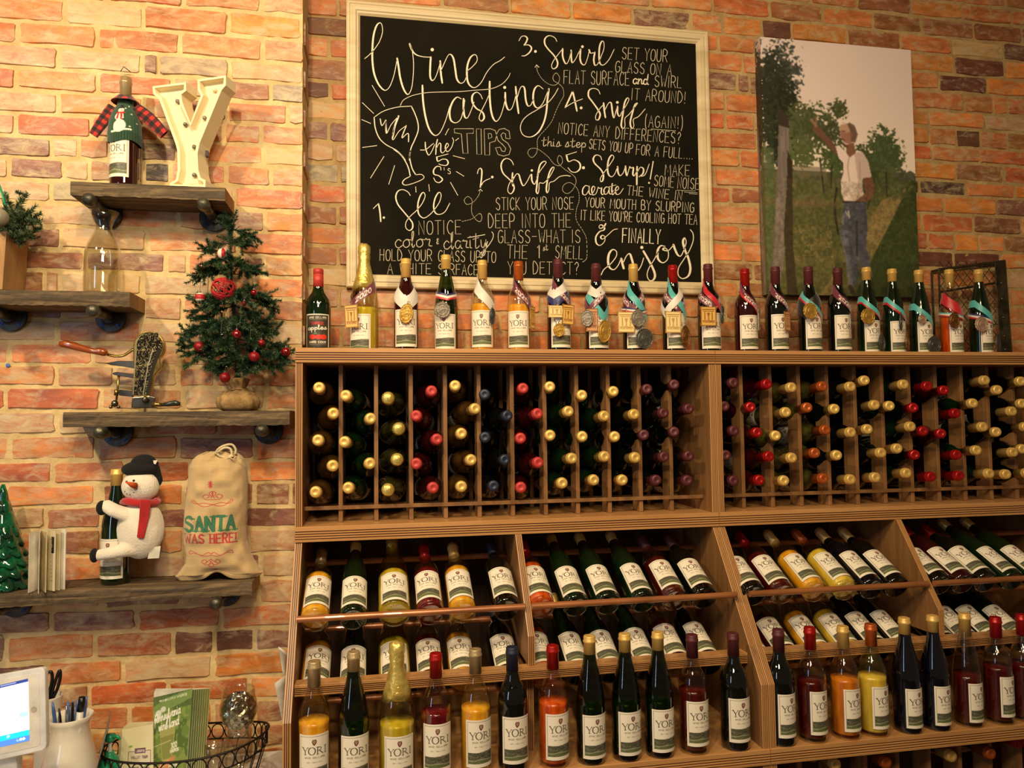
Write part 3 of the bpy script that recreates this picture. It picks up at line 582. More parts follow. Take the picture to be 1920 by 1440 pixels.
# right wall courses: boundaries at x = 610, 1370, 1800
B6 = [-82, -44, -6, 31, 69, 109, 152, 186, 226, 265, 304, 344, 383, 423, 460, 499, 538, 578, 613, 650]; B13 = [-8, 29, 66, 100, 136, 172, 212, 245, 280, 315, 350, 382, 421, 455, 491, 527, 559, 598, 635, 672]
B18 = [39, 72, 106, 141, 174, 210, 241, 276, 305, 340, 368, 402, 437, 471, 503, 539, 572, 609, 640, 674]
B6 = [-120]+B6; B13 = [-45]+B13; B18 = [7]+B18; B6 = [-158]+B6; B13 = [-82]+B13; B18 = [-26]+B18
RJ = [([1495, 1590, 1690, 1790, 1885], 'rorob'), ([1420, 1520, 1606, 1708, 1803, 1896], 'orooboor'), ([1121, 1220, 1336, 1443, 1543, 1637, 1728, 1825, 1915], 'oororbmdddrbm'), ([720, 829, 956, 1072, 1186, 1296, 1356, 1428, 1484, 1588, 1688, 1784, 1881], 'oobOOmoodOboyd'), ([634, 1347, 1415, 1590, 1690, 1790, 1883], 'oooobbOOdm'),
      ([676, 1392, 1480, 1660, 1760, 1850], 'dobdyboodO'), ([617, 1382, 1404, 1807, 1862, 1888], 'OobmkOoooo'), ([650, 1360, 1741, 1845], 'booooOop'), ([619, 1360, 1414, 1742, 1792, 1838, 1888], 'dmbroooodrdb'), ([650, 1420, 1747, 1837], 'yOoordr'),
      ([617, 1387, 1792, 1882], 'mpooOor'), ([627, 1340, 1723, 1811, 1902], 'poorkoO'), ([637, 1370, 1769, 1868], 'grbbrooom'), ([578, 650, 1424, 1825, 1915], 'prOoooro'), ([634, 1387, 1739, 1789, 1834, 1882], 'brdorprok'), ([650, 1393, 1787, 1876], 'prboddO'),
      ([634, 1412, 1770, 1868], 'byodboyy'), ([575, 660, 1385, 1800, 1890], 'yyorbbo'), ([600, 636, 1360, 1780, 1880], 'ypoobyo'), ([590, 690, 1390, 1810], 'pooobbo'), ([640, 1400, 1800], 'oooobo')]
XW0, XW1 = at(610, 100, YR).x, at(1800, 100, YR).x; XW13 = at(1370, 100, YR).x
for k in range(len(B6)-1):
    js, codes = RJ[k] if k < len(RJ) else ([600], 'ooo')
    ym = lambda px: (np.interp(px, [610, 1370, 1800], [B6[k], B13[k], B18[k]])+np.interp(px, [610, 1370, 1800], [B6[k+1], B13[k+1], B18[k+1]]))/2
    xs = sorted(at(j, float(ym(j)), YR).x for j in js); full = [XC-.005]
    for x in xs+[2.95]:
        d = x-full[-1]; n = max(1, round(d/.212)); full += [full[-1]+d*(i+1)/n for i in range(n)]
    def zl(B, x):
        p = [at(610, B[0], YR), at(1370, B[1], YR), at(1800, B[2], YR)]
        return float(np.interp(x, [q.x for q in p], [q.z for q in p]))
    b0 = (B6[k], B13[k], B18[k]); b1 = (B6[k+1], B13[k+1], B18[k+1]); r2 = random.Random(k); last = xs
    for i in range(len(full)-1):
        if full[i+1]-full[i] < .03 or full[i] > 2.75: continue
        xm = (full[i]+full[i+1])/2; zt, zb = zl(b0, xm), zl(b1, xm)
        ci = min(range(len(js)+1), key=lambda q: abs((([XC]+xs+[2.5])[q]+(([XC]+xs+[2.5])[q+1]))/2-xm)); 
        code = codes[int(round(ci*(len(codes)-1)/max(1, len(js))))] if r2.random() < .8 else r2.choice('orOob')
        brick(WR, M['brick_right'], full[i]+.0055, full[i+1]-.0055, zb+.0055, zt-.0055, YR, code, -.03)

# ------------------------------------------------------------ plywood racks and display stands
U0, UW, NU = -.212, 1.220, 2
YF = 2.105
def ply_shelf(name, x0, x1, yf, yb, z0, z1, parent, groove=True, m=None):
    """horizontal plywood member: its front edge shows the glued plies as grooves running along x"""
    t = z1-z0; P = [(yf+.0006, z0)]; mi = []
    if groove:
        for f in (.18, .34, .50, .66):
            z = z0+t*f; P += [(yf, z-.0019), (yf+.0024, z-.0012), (yf+.0024, z+.0012), (yf, z+.0019)]
    P += [(yf, z1-.001), (yf+.001, z1), (yb, z1), (yb, z0)]
    n = len(P); mb = MB(); mb.v = [(x0, y, z) for y, z in P]+[(x1, y, z) for y, z in P]
    for i in range(n):
        j = (i+1) % n; g = groove and abs(P[i][0]-(yf+.0024)) < 1e-6 and abs(P[j][0]-(yf+.0024)) < 1e-6
        mb.f.append((i, j, n+j, n+i)); mb.mi.append(1 if g else 0)
    mb.f += [tuple(range(n)), tuple(range(2*n-1, n-1, -1))]; mb.mi += [0, 0]
    o = mb.build(name, [m or M['ply'], M['ply_groove']]); 
    if parent: keep(o, parent)
    return o
def ply_upright(name, x0, x1, path, yb, parent, m=None):
    """upright panel whose front edge follows path [(y,z) ...] top to bottom, ply grooves running down it"""
    w = x1-x0; P = [(x0, .0006)]
    for f in (.25, .5, .75): x = x0+w*f; P += [(x-.0014, 0), (x-.0009, .0022), (x+.0009, .0022), (x+.0014, 0)]
    P += [(x1, .0006)]; n = len(P); mb = MB()
    for y, z in path: mb.v += [(x, y+d, z) for x, d in P]+[(x1, yb, z), (x0, yb, z)]
    q = n+2
    for j in range(len(path)-1):
        for i in range(q):
            a, b = j*q+i, j*q+(i+1) % q; g = i < n-1 and P[i][1] > .002 and P[i+1][1] > .002
            mb.f.append((a, b, b+q, a+q)); mb.mi.append(1 if g else (2 if i >= n-1 else 0))
    mb.f += [tuple(range(q)), tuple((len(path)-1)*q+i for i in range(q))[::-1]]; mb.mi += [2, 2]
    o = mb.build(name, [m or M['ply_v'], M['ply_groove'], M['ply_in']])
    if parent: keep(o, parent)
    return o
RACKS = []
WHICH = ['left', 'right']
for u in range(NU):
    x0 = U0+u*UW; x1 = x0+UW
    t = thing('wine_rack', f'brown plywood wine rack of narrow upright bays, the {WHICH[u]} one of two side by side', 'wine rack', (x0+UW/2, 2.28, -.317), group='plywood wine racks'); RACKS.append(t)
    ply_shelf('top_board', x0+.0008, x1-.0008, YF-.004, YR-.006, .168, .208, t)
    ply_shelf('bottom_board', x0+.0008, x1-.0008, YF-.004, YR-.006, -.317, -.276, t)
    ply_upright('side_panel', x0+.0008, x0+.0195, [(YF, .1675), (YF, -.2755)], YR-.006, t); ply_upright('side_panel', x1-.0195, x1-.0008, [(YF, .1675), (YF, -.2755)], YR-.006, t)
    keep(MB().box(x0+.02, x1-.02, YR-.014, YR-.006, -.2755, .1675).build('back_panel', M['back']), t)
    pw = (UW-.039)/12
    for i in range(1, 12):
        x = x0+.0195+pw*i
        if u == 1 and i > 11: continue
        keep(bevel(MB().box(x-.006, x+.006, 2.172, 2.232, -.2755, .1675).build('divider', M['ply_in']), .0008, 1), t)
        keep(MB().box(x-.006, x+.006, 2.37, 2.39, -.2755, .1675).build('rear_divider', M['ply_in']), t)
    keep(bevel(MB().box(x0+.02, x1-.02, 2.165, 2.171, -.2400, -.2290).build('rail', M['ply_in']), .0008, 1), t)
    keep(MB().box(x0+.02, x1-.02, 2.364, 2.369, -.2550, -.2440).build('rail', M['ply_in']), t)
# display stands: slanting side panels, middle partition, two tiers of dowels, a ledge and the shelf below
ZS = -.855
for u in range(NU):
    x0 = U0+u*UW; x1 = x0+UW; xm = (x0+x1)/2-(.016 if u else 0)
    t = thing('display_stand', f'stepped brown plywood bottle display with slanting sides under the {WHICH[u]} wine rack', 'display stand', (xm, 2.2, -.895), group='plywood display stands')
    path = [(2.107, -.3175), (1.842, -.693), (1.842, ZS+.0005)]
    for a in (x0+.0008, x1-.0195): ply_upright('side_panel', a, a+.0187, path, YR-.006, t)
    ply_upright('partition', xm-.009, xm+.009, [(2.095, -.3175), (1.93, -.555), (1.93, -.629)], YR-.016, t)
    ply_upright('partition', xm-.009, xm+.009, [(1.955, -.6575), (1.955, ZS+.0005)], YR-.016, t)
    ply_shelf('ledge', x0+.02, x1-.02, 1.91, 1.95, -.657, -.630, t)
    ply_shelf('shelf_board', x0+.0008, x1-.0008, 1.838, YR-.006, ZS-.040, ZS, t)
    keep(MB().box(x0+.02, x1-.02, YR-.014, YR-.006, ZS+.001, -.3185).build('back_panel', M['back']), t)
    for a, b in ((x0+.02, xm-.0095), (xm+.0095, x1-.02)):
        for y, z, r in ((1.966, -.487, .0085), (2.25, -.4005, .0085), (2.19, -.572, .0085), (2.16, -.76, .0085)):
            keep(MB().lathe([(r, 0), (r, b-a)], 14, (a, y, z), (1, 0, 0)).build('dowel', M['rod'], smooth=False), t)
    for i in range(14):
        x = x0+.04+i*(UW-.08)/13
        keep(MB().box(x-.018, x+.018, YR-.020, YR-.0145, ZS+.001, -.3195).build('back_slat', M['back']), t)
# base racks under the shelf (only their tops are in view)
for u in range(NU):
    x0 = U0+u*UW; x1 = x0+UW
    t = thing('base_rack', f'plywood base rack of upright bays under the {WHICH[u]} display stand', 'wine rack', (x0+UW/2, 2.1, ZB), group='plywood base racks')
    for a in (x0+.0008, x1-.0195): ply_upright('side_panel', a, a+.0187, [(1.842, ZS-.0405), (1.842, ZB+.001)], YR-.006, t)
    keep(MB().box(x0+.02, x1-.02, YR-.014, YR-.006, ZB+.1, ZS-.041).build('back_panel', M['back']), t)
    for i in range(1, 12):
        x = x0+.0195+pw*i; keep(MB().box(x-.006, x+.006, 1.90, 1.96, ZB+.1, ZS-.041).build('divider', M['ply_in']), t)
    ply_shelf('bottom_board', x0+.02, x1-.02, 1.845, YR-.015, ZB+.06, ZB+.099, t)
# ------------------------------------------------------------ bottles
ORD = ['first', 'second', 'third', 'fourth', 'fifth', 'sixth', 'seventh', 'eighth', 'ninth', 'tenth', 'eleventh', 'twelfth']
CN = {'c_gold': 'gold-capped', 'c_tan': 'tan-capped', 'c_red': 'red-capped', 'c_rose': 'red-capped', 'c_maroon': 'maroon-capped', 'c_navy': 'navy-capped', 'c_copper': 'copper-capped', 'c_lemon': 'gold-foiled'}
# rack bottles: cap centres read off the photograph, column by column, top to bottom
A1 = [('c_gold', 'g_amber', [(232, 345), (342, 538), (224, 740), (337, 932), (205, 1130)]), ('c_gold', 'g_green', [(431, 405), (622, 577), (422, 753), (617, 914), (450, 1098)]),
      ('c_lemon', 'g_olive', [(750, 423), (833, 653), (820, 885), (748, 1113)]), ('c_rose', 'g_red', [(1078, 370), (960, 556), (1120, 733), (960, 916), (1089, 1097)]),
      ('c_gold', 'g_amber', [(1254, 330), (1407, 503), (1302, 689), (1376, 888), (1302, 1088)]), ('c_navy', 'g_dark', [(1475, 396), (1648, 556), (1478, 718), (1630, 887), (1543, 1084)])]
A2 = [('c_rose', 'g_red', [(164, 350), (275, 540), (145, 725), (280, 908), (147, 1095)]), ('c_gold', 'g_green', [(364, 338), (506, 523), (366, 703), (534, 876), (460, 1062)]),
      ('c_gold', 'g_green', [(605, 402), (777, 558), (608, 712), (780, 862), (697, 1039)]), ('c_gold', 'g_dark', [(842, 373), (1001, 545), (852, 713), (1010, 870), (911, 1039)]),
      ('c_maroon', 'g_dark', [(1095, 356), (1222, 535), (1070, 700), (1225, 865), (1165, 1040)]), ('c_maroon', 'g_dark', [(1298, 322), (1410, 503), (1298, 678), (1410, 858), (1400, 1042)])]
A3 = [('c_maroon', 'g_dark', [(180, 247), (125, 388), (183, 535), (133, 682), (180, 835)]), ('c_red', 'g_red', [(383, 255), (281, 393), (322, 546), (395, 690), (337, 832)]), ('c_gold', 'g_olive', [(530, 275), (495, 424), (432, 565), (532, 698), (483, 835)]),
      ('c_copper', 'g_olive', [(717, 268), (622, 396), (735, 530), (670, 669), (722, 822)]), ('c_gold', 'g_dark', [(886, 270), (785, 404), (887, 545), (800, 683), (885, 828)]), ('c_gold', 'g_dark', [(967, 233), (1030, 380), (985, 526), (1070, 668), (1034, 816)]),
      ('c_gold', 'g_green', [(1204, 257), (1116, 386), (1247, 510), (1164, 642), (1222, 790)]), ('c_red', 'g_dark', [(1346, 267), (1258, 397), (1320, 537), (1267, 680), (1368, 812)]), ('c_red', 'g_red', [(1443, 292), (1515, 430), (1425, 552), (1523, 680), (1537, 806)]),
      ('c_gold', 'g_green', [(1693, 232), (1617, 370), (1680, 512), (1640, 653), (1720, 793)]), ('c_gold', 'g_dark', [(1764, 290), (1855, 418), (1757, 543), (1862, 665), (1818, 797)]), ('c_gold', 'g_dark', [(1905, 238), (1912, 372), (1935, 512), (1915, 645), (1945, 790)])]
def rack_fill(cols, ox, oy, sc, u, ci0, yc=2.118):
    for ci, (cap, glass, pts) in enumerate(cols):
        col = ci0+ci; xl = U0+u*UW+.0195+pw*col; kind = 'c' if cap == 'c_lemon' else 'b'; L = KIND[kind][1]; R = KIND[kind][2]
        for k, (px, py) in enumerate(pts):
            P = at(ox+px/sc, oy+py/sc, yc)
            lo, hi = xl+.006+R, xl+pw-.006-R
            bx = min(max(P.x, lo), hi) if lo < hi else (lo+hi)/2      # the body keeps inside its bay, the neck leans
            bz = P.z-.024
            B = Vector((bx+(bx-P.x)*.15, yc+L-.012, bz)); D = (P-B).normalized(); base = P-D*L
            q = Vector((0, 0, 1)).rotation_difference(D).to_euler()
            bottle(f'{CN[cap]} bottle, {ORD[k]} from the top in bay {ORD[col]} of the {WHICH[u]} rack', kind, cap, glass, None, base, q, group=f'bottles lying in the {WHICH[u]} rack', turn=rnd.uniform(-2.6, 2.6))
rack_fill(A1, 540, 640, 4., 0, 0); rack_fill(A2, 940, 640, 4., 0, 6); rack_fill(A3, 1320, 640, 3.2, 1, 0, 2.112)
# base rack bottles
for i, (px, py, cap, col, gl) in enumerate([(1568, 1434, 'c_gold', 'sixth', 'g_dark'), (1663, 1431, 'c_copper', 'seventh', 'g_dark'), (1786, 1419, 'c_gold', 'ninth', 'g_green'), (1859, 1414, 'c_copper', 'tenth', 'g_red'), (1912, 1393, 'c_red', 'eleventh', 'g_dark')]):
    P = at(px, py, 1.875); B = Vector((P.x, 1.875+.29, P.z-.02)); D = (P-B).normalized()
    bottle(f'{CN[cap]} bottle lying in the base rack, {ORD[i]} from the left', 'b', cap, gl, None, P-D*.295, Vector((0, 0, 1)).rotation_difference(D).to_euler(), group='bottles lying in the base rack', turn=2.5)
# leaning display bottles: neck up and away from us, resting on two dowels
LD = Vector((0, .276, .138)).normalized(); LQ = Matrix(((1, 0, 0), (0, LD.z, LD.y), (0, -LD.y, LD.z))).transposed()
# local z -> LD ; local -y (label side) -> up/front
lz = LD; ly = Vector((0, LD.z, -LD.y)); lx = Vector((1, 0, 0)); LQ = Matrix((lx, ly, lz)).transposed().to_euler()
UP = [(590, 1167, 'b', 'g_clear', 'w_gold', 'c_tan'), (662, 1165, 'h', 'g_green', None, 'c_gold'), (740, 1161, 'c', 'g_oliveclear', 'w_yellow', 'c_lemon'), (807, 1157, 'b', 'g_clear', 'w_pink', 'c_red'), (868, 1150, 'b', 'g_clear', 'w_gold', 'c_gold'), (950, 1146, 'b', 'g_dark', None, 'c_navy'),
      (1016, 1143, 'b', 'g_clear', 'w_orange', 'c_red'), (1080, 1137, 'h', 'g_green', None, 'c_gold'), (1140, 1135, 'h', 'g_green', None, 'c_gold'), (1206, 1129, 'h', 'g_green', None, 'c_gold'), (1266, 1127, 'b', 'g_clear', 'w_red', 'c_maroon'), (1322, 1123, 'b', 'g_dark', None, 'c_maroon'),
      (1414, 1113, 'b', 'g_dark', None, 'c_maroon'), (1468, 1112, 'b', 'g_clear', 'w_red', 'c_red'), (1529, 1110, 'b', 'g_clear', 'w_gold', 'c_gold'), (1587, 1109, 'b', 'g_clear', 'w_yellow', 'c_copper'), (1636, 1103, 'b', 'g_blue', None, 'c_gold'), (1683, 1101, 'b', 'g_dark', None, 'c_gold'),
      (1757, 1097, 'b', 'g_dark', None, 'c_gold'), (1802, 1095, 'b', 'g_red', None, 'c_red'), (1848, 1098, 'b', 'g_dark', None, 'c_red'), (1900, 1092, 'h', 'g_green', None, 'c_gold'), (1948, 1090, 'h', 'g_green', None, 'c_gold')]
BAYN = ['first display bay', 'second display bay', 'third display bay', 'fourth display bay']
def wine_word(g, w): return {'w_gold': 'golden wine', 'w_yellow': 'pale yellow wine', 'w_orange': 'orange rose wine', 'w_pink': 'cherry red wine', 'w_red': 'dark red wine', 'w_green': 'green glass'}.get(w) or {'g_green': 'dark green glass', 'g_dark': 'black glass', 'g_blue': 'blue-black glass', 'g_red': 'red-brown glass'}.get(g, 'dark glass')
cnt = {}
for px, py, k, g, w, cap in UP:
    P = at(px, py, 1.985); bay = 0 if px < 985 else 1 if px < 1380 else 2 if px < 1710 else 3; cnt[bay] = cnt.get(bay, 0)+1
    for tier in (0, 1):
        if tier and px > 1930: continue
        R0 = KIND['b'][2]-KIND[k][2]
        loc = Vector((P.x, 1.985, -.499-R0)) if not tier else Vector((P.x*1.93/1.985*0+P.x, 1.966, -.677-R0))
        X = 1.650 if px == 1757 else 1.728 if px == 1802 else max(loc.x, 1.806) if px == 1848 else loc.x
        loc.x = X
        turn = rnd.uniform(-.12, .12)+(.22 if px in (590,) else 0)
        gg, ww = g, w
        bottle(f'tilted {wine_word(g, w)} bottle, {ORD[cnt[bay]-1]} in the {"lower" if tier else "upper"} tier, {BAYN[bay]}', k, cap if cap != 'c_lemon' else 'c_lemon', gg, ww, loc, LQ, group=f'bottles tilted in the {"lower" if tier else "upper"} display tier', turn=turn)
# standing bottles on the display shelf
ST = [(589, 1240, 'b', 'g_clear', 'w_gold', 'c_tan', .1), (663, 1222, 'h', 'g_hock', 'w_green', 'c_tan', .2), (744, 1205, 'c', 'g_oliveclear', 'w_yellow', 'c_lemon', .12), (817, 1225, 'b', 'g_clear', 'w_pink', 'c_red', .02), (891, 1217, 'b', 'g_clear', 'w_gold', 'c_tan', .22), (960, 1213, 'b', 'g_dark', None, 'c_navy', .12),
      (1036, 1210, 'b', 'g_clear', 'w_orange', 'c_red', .25), (1105, 1192, 'h', 'g_hock', 'w_green', 'c_gold', .2), (1171, 1188, 'h', 'g_hock', 'w_green', 'c_gold', .18), (1233, 1185, 'h', 'g_hock', 'w_green', 'c_gold', .16), (1297, 1190, 'b', 'g_clear', 'w_red', 'c_maroon', .15), (1374, 1187, 'b', 'g_dark', None, 'c_maroon', .15),
      (1459, 1180, 'b', 'g_dark', None, 'c_maroon', .35), (1518, 1176, 'b', 'g_clear', 'w_red', 'c_red', .35), (1580, 1174, 'b', 'g_clear', 'w_orange2', 'c_gold', .35), (1632, 1170, 'b', 'g_clear', 'w_yellow', 'c_copper', .35), (1695, 1158, 'h', 'g_blue', None, 'c_gold', .3), (1748, 1154, 'h', 'g_blue', None, 'c_gold', .3),
      (1808, 1150, 'h', 'g_clear', 'w_red', 'c_gold', .4), (1866, 1157, 'b', 'g_clear', 'w_red', 'c_red', .4), (1915, 1152, 'b', 'g_clear', 'w_red', 'c_red', .35)]
M['w_orange2'] = mat('amber_orange_wine', (244, 150, 40), .25, col2=(206, 112, 20), nscale=10, stretch=(6, 6, 1), coat=.6)
prev = -9
for i, (px, py, k, g, w, cap, turn) in enumerate(ST):
    H = KIND[k][1]; P = atZ(px, py, ZS+H); P.y = max(P.y, 1.842+KIND[k][2]-.001) if False else P.y
    Y = 1.872; X = P.x*Y/P.y; hs = (atX(px, py, X).z if False else at(px, py, Y).z-ZS)/H; X = at(px, py, Y).x
    un = 'left' if px < 1430 else 'right'; n = i if px < 1430 else i-12
    ww = 'amber orange wine' if w == 'w_orange2' else wine_word(g, w)
    if X-prev < KIND[k][2]*2: Y += 0
    prev = X
    bottle(f'{CN[cap]} {ww} bottle standing {ORD[n]} from left on the {un} bottom shelf', k, cap, g, w, (X, Y, ZS+.0004), (0, 0, 0), group='bottles standing on the bottom display shelf', turn=turn, scale=hs)

# ------------------------------------------------------------ award bottles along the top of the racks
MAR, RED, TEAL, WHT, NAV, BLK = (112, 42, 60), (196, 26, 34), (84, 178, 172), (226, 216, 200), (34, 32, 92), (22, 20, 18)
TRI = ['n', 'w', 'r']
YT = 2.335
def ribbon(t, kind, hs, thd, zdip, rise, w, cols, text=None, side=1):
    """satin band lying on the neck and shoulder: highest at the back, dipping to a point at angle thd"""
    prof, H, R, _ = KIND[kind]; nu, nv = 150, 16
    r = Ras(nu, nv, cols[0])
    for i, c in enumerate(cols): r.mix(((r.Y >= nv*i/len(cols)) & (r.Y < nv*(i+1)/len(cols))).astype(float), c)
    if text:
        for c in text:
            r.text('2020', c*nu-14, 11.8, c*nu+14, 11.8, 7.2, 1.25, (240, 226, 208))
    def fn(U, V):
        th = thd+(U-.5)*2*PI; d = np.abs(U-.5)*2; z = zdip+rise*np.minimum(1, d*1.25)**.9+(.5-V)*w; zz_ = np.clip(z/hs, .02, H-.02)
        rr = np.interp(zz_, [p[1] for p in prof[4:-1]], [p[0] for p in prof[4:-1]])+.0022+.0012*np.sin(U*40)*(np.abs(V-.5))
        return np.stack([rr*np.sin(th), -rr*np.cos(th), z], -1)
    o = print_grid('ribbon', r, fn, M['satin'], t); return o
def medal(kind, px, py, w, h, mm, label, Yc, cap=None, tilt=0., yaw=0., rib=None, bx=None):
    P = at(px, py, Yc); s = P.y/1406*1.0*math.hypot(1, P.x/P.y*.2); W, Hh = w*s, h*s
    t = thing('award_medal', label, 'medal', P, 0, 'award medals hanging on the top row bottles')
    if rib:
        o = rib; 
    rot = Matrix.Rotation(yaw, 4, 'Z') @ Matrix.Rotation(tilt, 4, 'Y')
    mb = MB()
    if kind == 'square':
        ras = Ras(30, 50, mm[1]); c2 = mm[2]
        ras.mix(((ras.X < 2.5) | (ras.X > 27.5) | (ras.Y < 2.5) | (ras.Y > 47.5)).astype(float), c2)
        ras.rect(3, 6, 27, 9, c2); ras.rect(4, 11, 26, 13, c2); ras.text('AWARD', 4, 42, 26, 42, 4, 1., c2); ras.rect(3, 36, 27, 37.5, c2)
        for x in (8, 22): ras.rect(x-1, 14, x+1, 35, c2)
        ras.poly([(12, 16), (18, 16), (16.5, 24), (15.6, 24), (15.6, 33), (19, 35), (11, 35), (14.4, 33), (14.4, 24), (13.5, 24)], c2)
        o = print_grid('face', ras, lambda U, V: np.stack([(U-.5)*W*.96, U*0-.0022, (.5-V)*Hh*.97], -1), M['print'], t)
        o.matrix_local = rot
        n = [(-.5, -.5), (-.36, -.5), (-.3, -.46), (.3, -.46), (.36, -.5), (.5, -.5), (.5, -.36), (.46, -.3), (.46, .3), (.5, .36), (.5, .5), (.36, .5), (.3, .46), (-.3, .46), (-.36, .5), (-.5, .5), (-.5, .36), (-.46, .3), (-.46, -.3), (-.5, -.36)]
        mb.prism([(a*W, -.0016, b*Hh) for a, b in n], (0, .0030, 0))
    else:
        n = 40; sc = .04 if kind == 'scallop' else 0.
        pr = [(.0, -.0030), (.30, -.0030), (.34, -.0022), (.66, -.0022), (.70, -.0032), (.76, -.0022), (.9, -.0024), (.95, -.0034), (1., -.0026), (1., .0012), (0, .0012)]
        for r, y in pr:
            for i in range(n):
                a = 2*PI*i/n; q = 1+sc*math.cos(14*a)*(r > .8); mb.v.append((r*q*math.cos(a)*W/2, y, r*q*math.sin(a)*Hh/2))
        for j in range(len(pr)-1): mb.f += [(j*n+i, j*n+(i+1) % n, (j+1)*n+(i+1) % n, (j+1)*n+i) for i in range(n)]
        mb.mi = [0]*len(mb.f)
    o = mb.build('disc' if kind != 'square' else 'plate', M[mm[0]] if kind == 'square' else M[mm], t, smooth=False); o.matrix_local = rot
    rg = MB(); rg.tube([(.0035*math.cos(a), 0, Hh/2+.0035+.0035*math.sin(a)) for a in np.linspace(0, 2*PI, 13)], .0008, 5); o = rg.build('ring', M['brass'], t); o.matrix_local = rot
    return t
TOP = [(597, 505, 'b', 'c_rose', 'g_green', None, 0, 'hard cider bottle with red screw cap and dark label'), (683, 460, 'c', 'c_lemon', 'g_oliveclear', 'w_yellow', -.45, 'gold-foiled sparkling bottle with plum 2020 ribbon'),
       (761, 486, 'b', 'c_gold', 'g_red', None, -.05, 'gold-capped bottle wearing a white ribbon and crown medal'), (836, 479, 'h', 'c_gold', 'g_hock', 'w_green', -.3, 'slender green bottle with striped ribbon and pewter medal'),
       (904, 489, 'b', 'c_gold', 'g_clear', 'w_gold', -.25, 'gold-capped pale wine bottle with white sash'), (972, 491, 'b', 'c_copper', 'g_clear', 'w_gold', -.3, 'copper-capped pale wine bottle with 2020 ribbon'),
       (1046, 487, 'b', 'c_maroon', 'g_dark', None, .1, 'maroon-capped bottle with navy and white ribbons and several medals'), (1117, 495, 'b', 'c_maroon', 'g_dark', None, 0, 'maroon-capped bottle with crossed turquoise ribbons'),
       (1187, 496, 'b', 'c_gold', 'g_dark', None, 0, 'gold-capped bottle with plum and turquoise ribbons and three medals'), (1261, 498, 'b', 'c_red', 'g_dark', None, 0, 'red-capped bottle with white and plum crossed ribbons'),
       (1327, 496, 'b', 'c_maroon', 'g_dark', None, -.1, 'maroon-capped bottle with red and plum ribbon right of chalkboard'), (1396, 505, 'b', 'c_red', 'g_red', None, 0, 'red-capped bottle with 2020 ribbon left of the canvas'),
       (1453, 501, 'b', 'c_maroon', 'g_dark', None, .05, 'maroon-capped bottle in front of the canvas post, one square medal'), (1515, 501, 'b', 'c_maroon', 'g_dark', None, .1, 'maroon-capped bottle with black collar and gold medal'),
       (1570, 503, 'b', 'c_maroon', 'g_dark', None, .05, 'maroon-capped bottle under the pictured man, narrow silver medal'), (1624, 502, 'h', 'c_gold', 'g_green', None, .1, 'green bottle with turquoise ribbon and scalloped gold medal'),
       (1672, 505, 'h', 'c_gold', 'g_green', None, .1, 'green bottle with turquoise and red ribbon, dark shield medal'), (1722, 507, 'h', 'c_gold', 'g_green', None, .1, 'green bottle with turquoise sash and small coin medal'),
       (1779, 506, 'h', 'c_gold', 'g_clear', 'w_orange', .2, 'slender orange wine bottle with broad red ribbon'), (1834, 506, 'h', 'c_gold', 'g_green', None, .3, 'rightmost dark green bottle with rose-silver medal before the wire crate')]
LATER = []
for i, (px, py, k, cap, g, w, turn, lab) in enumerate(TOP):
    P = at(px, py, YT); H = KIND[k][1]; hs = (P.z-.2085)/H
    # centre line at half height
    t = bottle(lab, k, cap, g, w, (P.x, YT, .2085), (0, 0, 0), group='award bottles on top of the racks', turn=turn, scale=hs, cider=(i == 0), screw=(i == 0))
    R = {1: [(-1.0, .150, .075, .030, [MAR], (.655,))], 2: [(0, .150, .085, .050, [WHT], None)], 3: [(0, .178, .022, .020, [NAV, WHT, RED], None)], 4: [(1.0, .140, .10, .044, [WHT], None)], 5: [(1.0, .150, .095, .032, [MAR], (.345,))],
         6: [(-.5, .165, .08, .034, [NAV], None), (1.0, .160, .085, .030, [MAR], (.36,)), (-.6, .195, .05, .03, [WHT], None)], 7: [(.35, .120, .115, .034, [TEAL], None), (-.9, .145, .10, .03, [MAR], (.66,)), (-.3, .20, .04, .03, [WHT], None)],
         8: [(-.45, .150, .095, .032, [MAR], (.35, .64)), (1.1, .115, .12, .034, [TEAL], None), (.3, .14, .02, .014, [NAV, WHT, RED], None)], 9: [(.1, .150, .09, .030, [MAR], (.37, .64)), (1.1, .118, .13, .032, [TEAL], None), (-1.1, .14, .1, .032, [WHT], None)],
         10: [(0, .160, .075, .030, [MAR], (.37, .64)), (.9, .150, .10, .026, [RED], None)], 11: [(1.0, .148, .09, .032, [MAR, MAR, RED], (.345,))], 12: [(1.1, .150, .09, .030, [MAR], (.335,))], 13: [(-.9, .155, .07, .055, [BLK], None), (.95, .125, .09, .026, [TEAL, TEAL, RED], None)],
         14: [(1.2, .140, .095, .032, [MAR], (.32,))], 15: [(1.3, .115, .085, .026, [TEAL, TEAL, TEAL, RED], None)], 16: [(1.2, .115, .085, .028, [TEAL, TEAL, RED], None)], 17: [(1.3, .095, .085, .024, [TEAL], None)], 18: [(.9, .145, .07, .040, [RED], None), (.7, .138, .02, .014, [TEAL, WHT, RED], None)],
         19: [(.25, .130, .03, .020, [NAV, WHT, RED], None), (1.3, .105, .09, .026, [TEAL], None)]}.get(i, [])
    for j, (thd, zd, rise, wd_, cols, tx) in enumerate(R):
        LATER.append((i, j, px, P.x, k, hs, thd, zd, rise, wd_, cols, tx, lab))
GS, PS, CS, SS = ('goldm', (226, 180, 92), (150, 96, 40)), ('goldm', (238, 216, 150), (190, 150, 84)), ('goldm', (214, 158, 110), (150, 96, 60)), ('pewter', (190, 176, 130), (90, 80, 50))
YM = YT-.046
